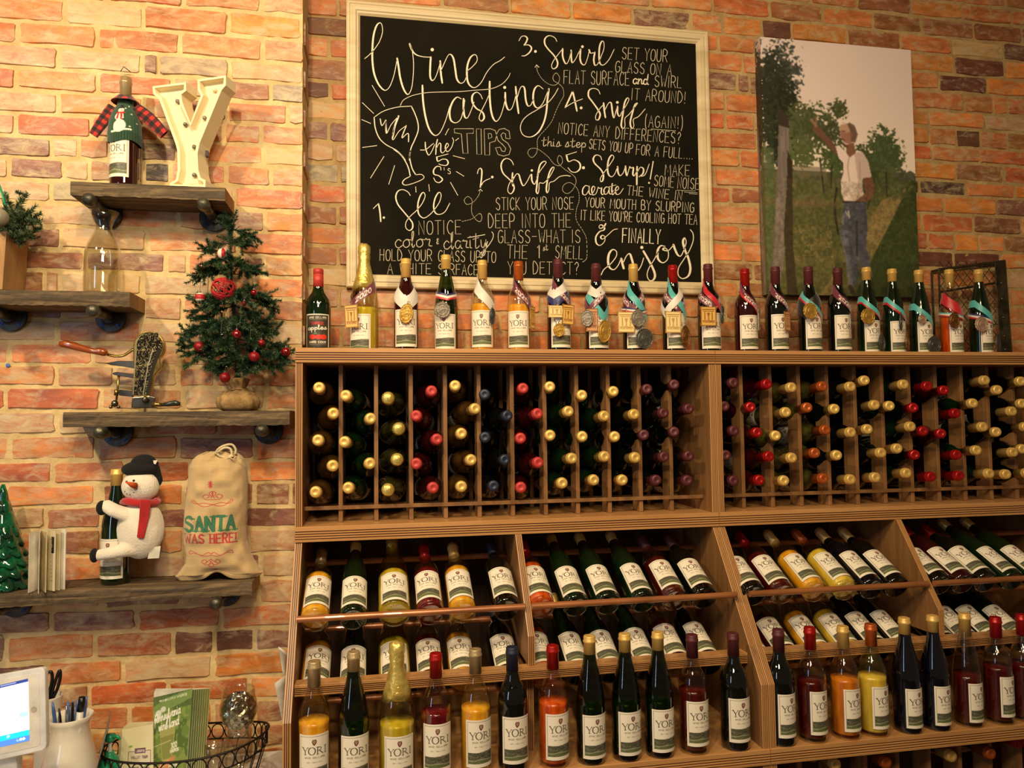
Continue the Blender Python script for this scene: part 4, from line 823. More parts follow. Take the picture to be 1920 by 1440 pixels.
MD = [('square', 659, 593, 26, 44, GS, 'gold square medal on the sparkling bottle at left', -.05, -.3), ('scallop', 762, 588, 25, 38, 'goldm', 'gold crown-like medal on the white-ribboned bottle', .2, 0), ('scallop', 829, 581, 31, 31, 'pewter', 'round pewter medal on the third green bottle', 0, 0),
      ('scallop', 923, 593, 14, 32, 'darkm', 'dark edge-on medal on the white-sashed pale bottle', 0, .6), ('square', 998, 596, 16, 44, GS, 'narrow turned gold medal on the copper-capped bottle', .05, .8), ('square', 1044, 584, 36, 24, PS, 'wide pale gold medal below the navy ribbon', 0, 0),
      ('square', 1065, 590, 26, 40, GS, 'gold square medal beside the navy-ribboned bottle', .05, .2), ('scallop', 1048, 619, 22, 26, 'goldm', 'small gold crown medal low on the navy-ribboned bottle', .1, 0), ('scallop', 1101, 597, 24, 33, 'pewter', 'blue-grey round medal on the turquoise-ribboned bottle', 0, -.3),
      ('square', 1110, 600, 24, 46, CS, 'copper square medal behind the blue-grey one', 0, 0), ('round', 1133, 621, 28, 44, 'goldm', 'oval gold filigree medal hanging low under turquoise ribbon', .1, .2), ('square', 1174, 604, 36, 42, PS, 'pale gold square medal on the gold-capped fifth of the middle group', 0, 0),
      ('scallop', 1196, 597, 28, 34, 'pewter', 'pewter scalloped medal overlapping a pale square one', 0, 0), ('round', 1208, 635, 36, 40, 'darkm', 'large plain dark round medal resting on the rack', 0, 0), ('square', 1262, 604, 34, 44, PS, 'pale gold square medal on the red-capped bottle', 0, 0), ('round', 1285, 631, 23, 43, 'bronzem', 'oval bronze medal low beside the red-capped bottle', 0, .4),
      ('square', 1328, 593, 35, 40, GS, 'orange-gold square medal right of the chalkboard', 0, 0), ('scallop', 1354, 590, 14, 36, 'darkm', 'dark medal seen edge-on right of the chalkboard', .1, .7), ('square', 1423, 600, 14, 44, SS, 'slim brass medal on the bottle left of the canvas', .05, .9), ('square', 1476, 602, 19, 40, CS, 'coppery square medal in front of the canvas post', -.05, .5),
      ('scallop', 1519, 583, 31, 33, 'goldm', 'round gold portrait medal below the black collar', 0, 0), ('square', 1594, 609, 12, 44, SS, 'narrow silver-green medal on the bottle under the pictured man', 0, 1.0), ('scallop', 1627, 593, 32, 32, 'goldm', 'scalloped gold medal on the first green bottle at right', 0, 0), ('round', 1653, 643, 20, 37, 'darkm', 'dark oval medal beside the first green bottle at right', 0, .4),
      ('scallop', 1689, 604, 13, 34, 'darkm', 'dark shield medal on the second green bottle at right', .1, .5), ('round', 1701, 641, 17, 38, 'bronzem', 'brown oval medal beside the second green bottle at right', 0, .6), ('round', 1729, 598, 19, 19, 'pinkm', 'small bright coin medal on the turquoise-sashed bottle', 0, 0), ('round', 1751, 646, 31, 34, 'darkm', 'round blue-grey medal beside the turquoise-sashed bottle', 0, 0),
      ('scallop', 1789, 601, 26, 32, 'bronzem', 'bronze portrait medal on the orange wine bottle', 0, 0), ('scallop', 1840, 608, 31, 32, 'pinkm', 'rose-silver medal on the rightmost bottle', 0, 0), ('round', 1871, 643, 20, 40, 'darkm', 'oval dark glassy medal right of the rightmost bottle', 0, .5)]
MT = []
for k, px, py, w, h, mm, lab, tilt, yaw in MD: MT.append([px, medal(k, px, py, w, h, mm, lab, YM-(.006 if 'low' in lab or 'large' in lab or 'overlapping' in lab else 0)+(.005 if 'behind' in lab or 'wide' in lab else 0), None, tilt, yaw), False])
# each ribbon belongs to the medal hanging from it; a ribbon whose medal hangs out of sight is a thing of its own
for (i, j, px, X, k, hs, thd, zd, rise, wd_, cols, tx, lab) in LATER:
    c = [m for m in MT if not m[2] and abs(m[0]-px) < 36]
    c.sort(key=lambda m: abs((m[0]-px)/26-math.sin(thd-.1)))
    cn_ = {MAR: 'plum', RED: 'red', TEAL: 'turquoise', WHT: 'white', NAV: 'striped navy' if len(cols) > 1 else 'navy', BLK: 'black'}[cols[0]]
    if c: h = c[0][1]; c[0][2] = True
    else: h = thing('ribbon_loop', ' '.join(f'{cn_} satin ribbon on the {lab}'.split()[:16]), 'ribbon', (X, YT, .2085), 0, 'satin award ribbons on the top row bottles')
    rb = ribbon(None, k, hs, thd, zd, rise, wd_, cols, tx); sc = 1+.02*j
    rb.parent = h; rb.location = Vector((X, YT, .2085))-Vector(h.location); rb.scale = (sc, sc, 1); rb['label'] = f'{cn_} satin ribbon'
# ------------------------------------------------------------ chalkboard
TL, TR, BR, BL = (at(649, 0, 2.44), at(1328.3, 58.2, 2.44), at(1339.9, 552.7, 2.44), at(649.7, 537.7, 2.44))
bx0, bx1, bz0, bz1 = (TL.x+BL.x)/2, (TR.x+BR.x)/2, (BL.z+BR.z)/2, (TL.z+TR.z)/2
YB = 2.452      # the slate face
cb = thing('chalkboard', 'large black chalkboard in cream frame with hand lettered wine tasting tips', 'chalkboard', ((bx0+bx1)/2, YB, bz0))
keep(MB().box(bx0+.02, bx1-.02, YB, YB+.012, bz0+.02, bz1-.02).build('slate_panel', M['chalkboard']), cb)
fw = .044
def frame_rail(a, b, inward):
    a, b, inward = Vector(a), Vector(b), Vector(inward); d = (b-a).normalized()
    prof = [(0, 2.463), (0, 2.441), (.004, 2.4375), (.010, 2.4375), (.0125, 2.4400), (.017, 2.4400), (.0195, 2.4375), (.030, 2.4385), (.033, 2.4425), (.038, 2.4435), (fw, 2.4500), (fw, 2.463)]
    n = len(prof); mb = MB()
    for e, s in ((a, 1), (b, -1)):
        for k, y in prof: p = e+inward*k+d*(s*k); mb.v.append((p.x, y, p.z))
    mb.f = [(i, (i+1) % n, n+(i+1) % n, n+i) for i in range(n)]+[tuple(range(n)), tuple(range(2*n-1, n-1, -1))]; mb.mi = [0]*len(mb.f)
    keep(mb.build('frame_rail', M['frame']), cb)
q = [(bx0, 0, bz0), (bx1, 0, bz0), (bx1, 0, bz1), (bx0, 0, bz1)]
frame_rail(q[0], q[1], (0, 0, 1)); frame_rail(q[1], q[2], (-1, 0, 0)); frame_rail(q[2], q[3], (0, 0, -1)); frame_rail(q[3], q[0], (1, 0, 0))
FR = {'W': (640, 0, 4.8), 'S': (960, 40, 5.053), 'L': (640, 280, 5.142), 'E': (960, 270, 5.053), 'P': (0, 0, 1.)}
HEAVY, FINE = 0, 1
CUR = [None]
class Pen:
    def __init__(s, m, name='lettering'): s.m, s.name = m, name
    def __enter__(s): CUR[0] = MB(); return s
    def __exit__(s, *a): keep(CUR[0].build(s.name, M[s.m]), cb); CUR[0] = None
def chalk_stroke(pts, fr, w0, w1=None, k=6, mb=None, spl=True):
    """a flat painted stroke; w0 = up / side stroke width, w1 = down stroke width, in photo pixels"""
    ox, oy, s = FR[fr]; w1 = w1 or w0; own = CUR[0] is None; heavy = mb != FINE; mb = MB() if own else CUR[0]
    P = [(ox+x/s, oy+y/s) for x, y in pts]; P = [tuple(p) for p in cr_spline(P, k)] if spl else P
    n = len(P); Wd = []
    for i in range(n):
        a, b = P[max(0, i-1)], P[min(n-1, i+1)]; dx, dy = b[0]-a[0], b[1]-a[1]; L = math.hypot(dx, dy)+1e-6; Wd.append((w0+(w1-w0)*max(0, dy/L)**1.5, -dy/L, dx/L))
    sm = [sum(Wd[j][0] for j in range(max(0, i-2), min(n, i+3)))/(min(n, i+3)-max(0, i-2)) for i in range(n)]
    vs = []
    for i in range(n):
        w = sm[i]/2; _, nx, ny = Wd[i]
        if i in (0, n-1): w *= .7
        for sgn in (-1, 1): p = at(P[i][0]+sgn*nx*w, P[i][1]+sgn*ny*w, YB-.0006); vs.append(p)
    fs = [(2*i, 2*i+1, 2*i+3, 2*i+2) for i in range(n-1)]
    mb.add(vs, fs)
    for i in (0, n-1):       # round ends
        c = P[i]; w = sm[i]/2*.95; ring = [at(c[0]+w*math.cos(2*PI*j/8), c[1]+w*math.sin(2*PI*j/8), YB-.00062) for j in range(8)]; mb.add(ring, [tuple(range(8))])
    if own: keep(mb.build('chalk_line', M['chalk' if heavy else 'chalk_thin']), cb)
def dot(x, y, fr, r):
    ox, oy, s = FR[fr]; mb = MB(); mb.add([at(ox+x/s+r*math.cos(2*PI*j/12), oy+y/s+r*math.sin(2*PI*j/12), YB-.0006) for j in range(12)], [tuple(range(12))]); keep(mb.build('chalk_dot', M['chalk']), cb)
def K(fr, w0, w1, *strokes):
    # one object per word: strokes that start far from the last word begin a new one
    gr = []; ox, oy, sc = FR[fr]
    for s in strokes:
        p = [(ox+x/sc, oy+y/sc) for x, y in s]; bb = [min(q[0] for q in p), min(q[1] for q in p), max(q[0] for q in p), max(q[1] for q in p)]
        if gr and bb[0] < gr[-1][1][2]+9 and bb[2] > gr[-1][1][0]-9 and bb[1] < gr[-1][1][3]+9 and bb[3] > gr[-1][1][1]-9:
            g = gr[-1]; g[0].append(s); g[1] = [min(g[1][0], bb[0]), min(g[1][1], bb[1]), max(g[1][2], bb[2]), max(g[1][3], bb[3])]
        else: gr.append([[s], bb])
    for g, _ in gr:
        with Pen('chalk'):
            for s in g: chalk_stroke(s, fr, w0, w1)
K('W', 1.3, 3.4, [(210, 528), (255, 490), (300, 440), (345, 370), (370, 290), (365, 225), (345, 205), (315, 235), (290, 320), (280, 430), (280, 550), (295, 660), (330, 750), (375, 805), (410, 808), (445, 760), (475, 670), (495, 570), (502, 525)], [(502, 525), (515, 600), (530, 700), (560, 800), (598, 850), (630, 800), (645, 700), (650, 580), (640, 470), (615, 395)],
  [(615, 395), (635, 450), (670, 490), (730, 510), (805, 515)], [(805, 515), (800, 600), (800, 690), (820, 725), (850, 690), (880, 600), (890, 550)], [(890, 550), (895, 650), (908, 745)], [(895, 640), (930, 560), (960, 500), (985, 490), (1010, 530), (1025, 620), (1040, 710), (1070, 748), (1105, 735), (1130, 680)],
  [(1130, 640), (1180, 600), (1220, 550), (1218, 505), (1195, 492), (1160, 520), (1135, 590), (1130, 670), (1140, 740), (1170, 780), (1210, 785), (1260, 740), (1310, 650), (1370, 580), (1430, 545), (1470, 513)])
K('W', 1., 1.4, [(530, 950), (560, 900), (640, 860), (760, 835), (900, 828), (1050, 825), (1200, 812), (1340, 800), (1440, 760), (1500, 700), (1520, 658)])
K('W', 1.3, 3.4, [(730, 770), (735, 900), (755, 1040), (790, 1160), (840, 1218), (890, 1190), (940, 1080), (975, 960)], [(1080, 890), (1040, 875), (1000, 920), (975, 1000), (985, 1080), (1030, 1105), (1075, 1070), (1100, 980), (1112, 900)], [(1100, 890), (1100, 980), (1110, 1050), (1135, 1060), (1165, 1000), (1195, 920)],
  [(1270, 890), (1250, 850), (1215, 830), (1180, 860), (1180, 920), (1215, 975), (1270, 1010), (1285, 1060), (1260, 1090), (1240, 1060), (1260, 1000), (1300, 920), (1330, 850)], [(1335, 735), (1335, 860), (1345, 980), (1365, 1060), (1395, 1092), (1430, 1050), (1460, 960), (1475, 880)], [(1475, 835), (1478, 920), (1500, 985), (1530, 980), (1555, 920), (1575, 840)])
dot(818, 447, 'W', 3.2); dot(1470, 787, 'W', 2.8)
K('S', 1.3, 3.2, [(35, 620), (45, 740), (62, 870)], [(48, 730), (75, 640), (100, 615), (120, 640), (130, 740), (150, 800), (180, 790), (205, 730)], [(295, 640), (250, 610), (215, 640), (200, 710), (210, 790), (245, 820), (290, 780), (325, 700), (350, 640)], [(350, 640), (335, 750), (325, 860), (300, 960), (250, 1050), (180, 1095), (110, 1080), (80, 1020), (95, 950), (150, 890), (250, 830), (340, 770), (400, 700), (437, 635)])
K('W', 1.2, 2., [(755, 1280), (760, 1340), (785, 1395), (815, 1360), (840, 1300)], [(710, 1350), (760, 1345), (830, 1290)], [(865, 1255), (855, 1300), (850, 1390)], [(852, 1340), (880, 1290), (895, 1300), (895, 1360), (915, 1375), (945, 1340)], [(935, 1345), (965, 1310), (950, 1290), (935, 1330), (955, 1365), (990, 1330), (1010, 1270), (1000, 1240)])
CUR[0] = MB()
for s in ([(1015, 1158), (1190, 1158), (1188, 1200), (1130, 1200), (1140, 1380), (1095, 1380), (1080, 1205), (1018, 1195), (1015, 1158)], [(1215, 1160), (1258, 1160), (1262, 1390), (1220, 1388), (1215, 1160)], [(1285, 1160), (1340, 1158), (1385, 1175), (1398, 1220), (1385, 1270), (1335, 1285), (1335, 1395), (1292, 1395), (1285, 1160)], [(1322, 1200), (1350, 1205), (1355, 1235), (1325, 1250), (1322, 1200)],
          [(1520, 1250), (1480, 1245), (1478, 1205), (1455, 1195), (1435, 1215), (1450, 1255), (1500, 1290), (1525, 1340), (1510, 1390), (1460, 1405), (1410, 1390), (1388, 1330), (1430, 1325), (1445, 1360), (1470, 1365), (1480, 1335), (1450, 1300), (1410, 1265), (1395, 1210), (1420, 1165), (1465, 1155), (1510, 1180), (1520, 1250)]): chalk_stroke(s, 'W', 1.1, spl=False)
keep(CUR[0].build('outlined_lettering', M['chalk_thin']), cb); CUR[0] = None
K('W', 1.2, 1.9, [(295, 1055), (380, 1000), (500, 965), (630, 955)], [(630, 955), (665, 1030), (690, 1110), (690, 1180), (660, 1260), (625, 1340), (612, 1440)], [(295, 1055), (305, 1150), (340, 1240), (400, 1300), (490, 1350), (545, 1400), (575, 1440)], [(350, 1070), (365, 1130), (400, 1080)], [(400, 1080), (405, 1200), (450, 1120), (515, 1045)], [(480, 1130), (460, 1230), (470, 1255), (520, 1180), (585, 1130)], [(585, 1130), (545, 1240), (600, 1200), (605, 1275)])
chalk_stroke([(515, 1045), (480, 1140), (462, 1235)], 'W', 3.4); chalk_stroke([(400, 1085), (408, 1195)], 'W', 2.6)
K('L', 1.2, 1.9, [(505, 0), (570, 50), (620, 120), (650, 190), (665, 260)], [(670, 0), (658, 60), (670, 140), (690, 200), (718, 245)], [(665, 260), (610, 290), (590, 325), (620, 345), (700, 325), (780, 290), (797, 265), (770, 242), (718, 245)])
for s in ([(278, 770), (388, 955)], [(190, 925), (290, 1020)], [(185, 1077), (262, 1110)], [(192, 1327), (318, 1310)], [(965, 1160), (937, 1213)], [(1055, 1245), (1028, 1265)]): chalk_stroke(s, 'W', 1.5)
for s in ([(410, 70), (282, 275)], [(513, 158), (458, 335)], [(1080, 62), (1188, 90)], [(1110, 215), (1180, 258)], [(1053, 320), (1122, 442)], [(717, 362), (720, 412)], [(843, 340), (850, 402)], [(1028, 45), (915, 75)]): chalk_stroke(s, 'L', 1.5)
K('L', 1.3, 2.6, [(920, 75), (930, 115), (975, 95), (1015, 100), (1030, 130), (1010, 155), (960, 150), (940, 140)], [(960, 200), (955, 170), (920, 165), (890, 200), (895, 240), (940, 255), (975, 290), (945, 320), (910, 310), (890, 275)], [(308, 572), (340, 540), (358, 525)], [(358, 525), (372, 600), (380, 695)],
  [(665, 445), (640, 410), (590, 388), (545, 405), (525, 460), (545, 530), (600, 600), (650, 660), (685, 710), (685, 760), (655, 782), (622, 755), (625, 700), (670, 640), (725, 590), (780, 520), (808, 450), (790, 415), (760, 450), (738, 530), (745, 620), (790, 662), (840, 640), (890, 590), (945, 510), (962, 440), (940, 415), (905, 470), (890, 550), (905, 610), (945, 628), (1000, 600), (1045, 520)],
  [(1312, 235), (1320, 200), (1340, 182), (1355, 210), (1350, 290), (1340, 365)], [(1340, 365), (1375, 310), (1435, 280)], [(1660, 150), (1640, 110), (1600, 88), (1560, 105), (1540, 160), (1560, 230), (1610, 280), (1655, 330), (1665, 385), (1635, 428), (1605, 400), (1620, 330), (1665, 265)])
K('L', .9, 1., [(990, 175), (992, 200)], [(1050, 190), (1035, 185), (1028, 200), (1050, 215), (1048, 235), (1028, 232)])
dot(410, 658, 'L', 2.2); dot(1455, 267, 'L', 2.4)
K('E', 1.3, 2.8, [(5, 275), (2, 340), (8, 395)], [(6, 345), (40, 287), (65, 290), (80, 340), (105, 395), (140, 360), (175, 290)], [(185, 290), (190, 350), (215, 380), (240, 320)], [(235, 310), (270, 250), (315, 190), (322, 170), (300, 165), (265, 200), (245, 290), (235, 400), (230, 450), (245, 470), (255, 430), (260, 370), (300, 370), (350, 320), (390, 250), (398, 222), (380, 225), (355, 270), (335, 350), (325, 430), (335, 462), (350, 430), (355, 370), (400, 350), (450, 310), (510, 298), (552, 305)]); dot(188, 250, 'E', 2.2)
K('S', 1.3, 3., [(65, 185), (90, 145), (125, 140), (145, 165), (130, 205), (115, 225)], [(115, 225), (160, 225), (185, 255), (165, 295), (125, 325), (92, 327)], [(425, 190), (405, 155), (355, 135), (315, 160), (310, 210), (340, 260), (395, 320), (430, 380), (425, 430), (390, 450), (375, 420), (395, 370), (440, 310), (480, 260)], [(480, 260), (480, 330), (500, 390), (520, 400), (545, 350), (560, 275)], [(560, 275), (562, 350), (572, 392), (600, 360), (630, 300), (650, 265)], [(650, 265), (645, 350), (660, 400), (690, 410), (715, 350), (730, 290)],
  [(730, 270), (745, 300), (785, 295)], [(785, 295), (775, 360), (785, 415), (815, 400), (845, 330), (870, 260), (870, 200), (850, 190), (830, 240), (825, 330), (835, 400), (870, 412), (920, 360), (968, 265)], [(575, 662), (540, 740), (505, 815)], [(505, 815), (580, 770), (668, 735)], [(575, 662), (595, 750), (615, 848)],
  [(835, 690), (815, 650), (770, 635), (730, 655), (725, 710), (760, 760), (810, 830), (835, 880), (820, 930), (795, 930), (795, 890), (830, 830), (865, 790)], [(868, 775), (875, 850), (885, 910)], [(880, 840), (915, 775), (940, 775), (950, 850), (965, 915), (985, 850), (1000, 800)], [(1000, 810), (1000, 870), (1020, 900), (1045, 850)], [(1040, 860), (1085, 790), (1108, 740), (1090, 728), (1065, 780), (1050, 880), (1035, 980), (1050, 1015), (1070, 990), (1070, 920), (1110, 880), (1165, 810), (1190, 775), (1165, 790), (1140, 870), (1120, 960), (1135, 1015), (1155, 990), (1150, 930), (1200, 900), (1262, 830)])
for a in ((222, 285), (667, 240), (655, 820), (998, 768)): dot(*a, 'S', 2.6)
K('E', 1.3, 3., [(610, 75), (515, 105)], [(515, 105), (535, 165), (590, 150), (640, 180), (645, 230), (610, 265), (565, 262), (530, 225)], [(850, 150), (835, 115), (795, 105), (770, 140), (785, 185), (840, 240), (865, 290), (860, 345), (840, 355), (840, 320), (880, 260), (930, 190), (965, 130), (945, 105), (915, 150), (905, 230), (915, 290), (945, 310), (975, 280), (1000, 215)], [(1000, 215), (1005, 270), (1025, 300), (1055, 270), (1075, 210)], [(1075, 210), (1080, 270), (1090, 300), (1105, 250), (1115, 215)],
  [(1115, 215), (1130, 228), (1150, 225), (1145, 285), (1160, 300), (1185, 250)], [(1185, 215), (1183, 300), (1182, 385)], [(1185, 270), (1215, 222), (1245, 235), (1240, 280), (1205, 310)], [(1205, 308), (1260, 290), (1300, 190)], [(888, 755), (870, 785), (835, 800), (825, 780), (845, 765), (875, 790), (870, 815), (830, 830), (795, 880), (800, 940), (835, 960), (875, 925), (880, 880), (855, 865), (840, 885), (860, 900), (910, 860), (960, 815), (1000, 805)])
chalk_stroke([(1337, 168), (1310, 330)], 'E', 2.6); dot(1298, 368, 'E', 1.8); dot(677, 225, 'E', 2.8)
K('E', 1.2, 2.2, [(725, 400), (695, 395), (670, 430), (672, 475), (700, 480), (725, 440), (732, 400)], [(732, 400), (730, 460), (755, 478), (785, 420), (770, 400), (755, 430), (765, 480), (795, 470), (815, 415)], [(815, 410), (830, 420), (850, 415)], [(850, 415), (845, 460), (860, 480), (880, 450)], [(915, 410), (890, 408), (870, 440), (880, 475), (905, 465), (922, 412)], [(922, 412), (920, 460), (940, 474), (960, 440)], [(950, 375), (945, 440), (955, 480), (980, 450), (1010, 425), (1000, 400), (980, 430), (988, 475), (1020, 470), (1055, 420)], [(920, 405), (985, 388)])
K('E', 1.6, 4.2, [(845, 1240), (870, 1190), (930, 1140), (985, 1070), (990, 1020), (955, 1000), (920, 1040), (910, 1110), (925, 1170), (965, 1190), (1005, 1150), (1035, 1080)], [(1035, 1085), (1045, 1130), (1058, 1178)], [(1050, 1130), (1085, 1060), (1115, 1040), (1135, 1090), (1155, 1170)], [(1155, 1170), (1190, 1200), (1225, 1150), (1247, 1080)], [(1245, 1015), (1260, 1040), (1300, 1110), (1340, 1190), (1355, 1250), (1335, 1290), (1300, 1290), (1280, 1240), (1300, 1170), (1350, 1090), (1390, 1010)],
  [(1450, 970), (1410, 965), (1380, 1010), (1385, 1090), (1430, 1125), (1475, 1090), (1480, 1020), (1450, 985), (1430, 1000), (1480, 1010), (1530, 958)], [(1530, 955), (1545, 1000), (1570, 1050), (1600, 1060), (1630, 1000), (1650, 930), (1635, 890), (1620, 930), (1640, 1010), (1670, 1080), (1690, 1180), (1670, 1250), (1615, 1275), (1575, 1240), (1580, 1170), (1630, 1090), (1680, 1010), (1715, 920), (1715, 850), (1690, 812)]); dot(1230, 980, 'E', 3.)
def T(fr, t, x0, y0, x1, y1, h, w=1.25, font=None, mb=None):
    with Pen('chalk_thin' if mb is None else 'chalk'):
        for st in layout(t, x0, y0, x1, y1, h, font):
            if len(st) == 2 and st[0] == st[1]: continue
            chalk_stroke(st, fr, w, spl=False)
T('S', 'SET YOUR', 1040, 356, 1470, 384, 112); T('S', 'GLASS ON A', 978, 480, 1510, 515, 105); T('S', 'FLAT SURFACE', 490, 588, 1112, 608, 125); T('S', 'and', 1145, 592, 1288, 598, 50, 1.9, LOW, HEAVY); T('S', 'SWIRL', 1350, 618, 1608, 632, 105)
T('S', 'IT AROUND!', 1130, 742, 1645, 778, 108); T('S', '(AGAIN!)', 1255, 1000, 1620, 1016, 108); T('S', 'NOTICE ANY', 438, 1062, 918, 1100, 105); T('S', 'DIFFERENCES?', 980, 1112, 1598, 1160, 108)
T('S', 'this step', 280, 1180, 705, 1196, 45, 1.4, LOW); T('S', 'SETS YOU UP', 728, 1205, 1140, 1250, 92); T('S', 'FOR A FULL....', 1175, 1262, 1715, 1308, 98)
T('L', 'NOTICE', 748, 822, 1158, 815, 132); T('L', 'color', 515, 948, 875, 940, 78, 1.5, LOW); T('L', '&', 915, 912, 945, 912, 50, 1.2, LOW); T('L', 'clarity', 985, 962, 1405, 950, 78, 1.5, LOW)
T('L', 'HOLD', 372, 1072, 585, 1075, 108); T('L', 'YOUR', 648, 1075, 875, 1075, 105); T('L', 'GLASS UP TO', 935, 1078, 1488, 1092, 105); T('L', 'A WHITE', 445, 1200, 868, 1202, 100); T('L', 'SURFACE', 935, 1205, 1320, 1212, 100)
T('P', 'STICK YOUR NOSE', 930, 393.6, 1076, 392.5, 23); T('P', 'DEEP INTO THE', 916, 427.5, 1071, 426, 26); T('P', 'GLASS-WHAT IS', 934, 455.5, 1088, 455, 24); T('P', 'THE', 951, 484, 989, 485, 25); T('P', '1', 1006, 483, 1016, 483, 24, 2); T('P', 'st', 1018, 470, 1028, 469, 6, 1.1, LOW); T('P', 'SMELL', 1041, 484, 1093, 486, 24); T('P', 'YOU DETECT?', 952, 513.5, 1086, 514.5, 23)
T('E', 'MAKE', 1448, 296, 1684, 304, 102); T('E', 'SOME', 1345, 395, 1530, 412, 102); T('E', 'NOISE', 1568, 418, 1770, 432, 105); T('E', 'THE WINE IN', 1088, 480, 1608, 535, 88, 1.5); T('E', 'YOUR MOUTH BY SLURPING', 692, 595, 1722, 648, 90, 1.5); T('E', "IT LIKE YOU'RE COOLING HOT TEA", 652, 718, 1752, 762, 92, 1.5); T('E', 'FINALLY', 1045, 930, 1402, 945, 132, 2.1, None, HEAVY)
for s in ([(1320, 1020), (1550, 1038)],): chalk_stroke(s, 'S', 1.4, mb=FINE)
for s in ([(1565, 437), (1735, 445)], [(1635, 455), (1755, 462)], [(1680, 470), (1755, 476)]): chalk_stroke(s, 'E', 1.2, mb=FINE)
def dashes(fr, pts, on_=1.0):
    with Pen('chalk_thin', 'dashed_line'): dashes_(fr, pts)
def dashes_(fr, pts):
    P = [np.array(p) for p in cr_spline(pts, 8)]; acc = []; d = 0; s = FR[fr][2]; step = 9*s/5; draw = True; cur = [P[0]]; nxt = step*.62
    for a, b in zip(P[:-1], P[1:]):
        d += np.linalg.norm(b-a); cur.append(b)
        if d > nxt:
            if draw and len(cur) > 1: chalk_stroke([tuple(p) for p in cur], fr, 1.1, mb=FINE, spl=False)
            draw = not draw; cur = [b]; d = 0; nxt = step*(.62 if draw else .38)
dashes('S', [(235, 420), (240, 470), (280, 540), (340, 590), (400, 605), (440, 580), (450, 530), (420, 490), (390, 520), (395, 560), (440, 590), (480, 630), (490, 700), (460, 760), (420, 840), (380, 940), (330, 1010), (265, 1080), (240, 1130), (240, 1210), (225, 1260), (185, 1290), (150, 1250), (170, 1210), (230, 1205), (290, 1240), (350, 1290)])
dashes('E', [(350, 130), (400, 190), (450, 205), (478, 170), (470, 125), (445, 110), (430, 150), (445, 190), (500, 240), (560, 280), (600, 320), (605, 370), (570, 440), (520, 470), (480, 440), (490, 390), (540, 365), (590, 390), (630, 450), (635, 540), (610, 620), (610, 720), (670, 820), (705, 900), (710, 1060), (695, 1100), (665, 1120)])
dashes('L', [(1165, 695), (1260, 670), (1330, 620), (1355, 650), (1340, 695), (1300, 680), (1260, 620), (1255, 560), (1260, 490), (1220, 455), (1185, 490), (1210, 530), (1270, 510), (1320, 450), (1340, 400)])
chalk_stroke([(1325, 400), (1340, 385), (1358, 402)], 'L', 1.4, spl=False); chalk_stroke([(218, 435), (232, 412), (255, 435)], 'S', 1.4, spl=False)
K('L', 1.1, 1.5, [(1410, 890), (1370, 1000), (1350, 1045), (1335, 1010), (1400, 950), (1455, 870), (1465, 820), (1450, 795)], [(1218, 852), (1300, 838), (1385, 822)])

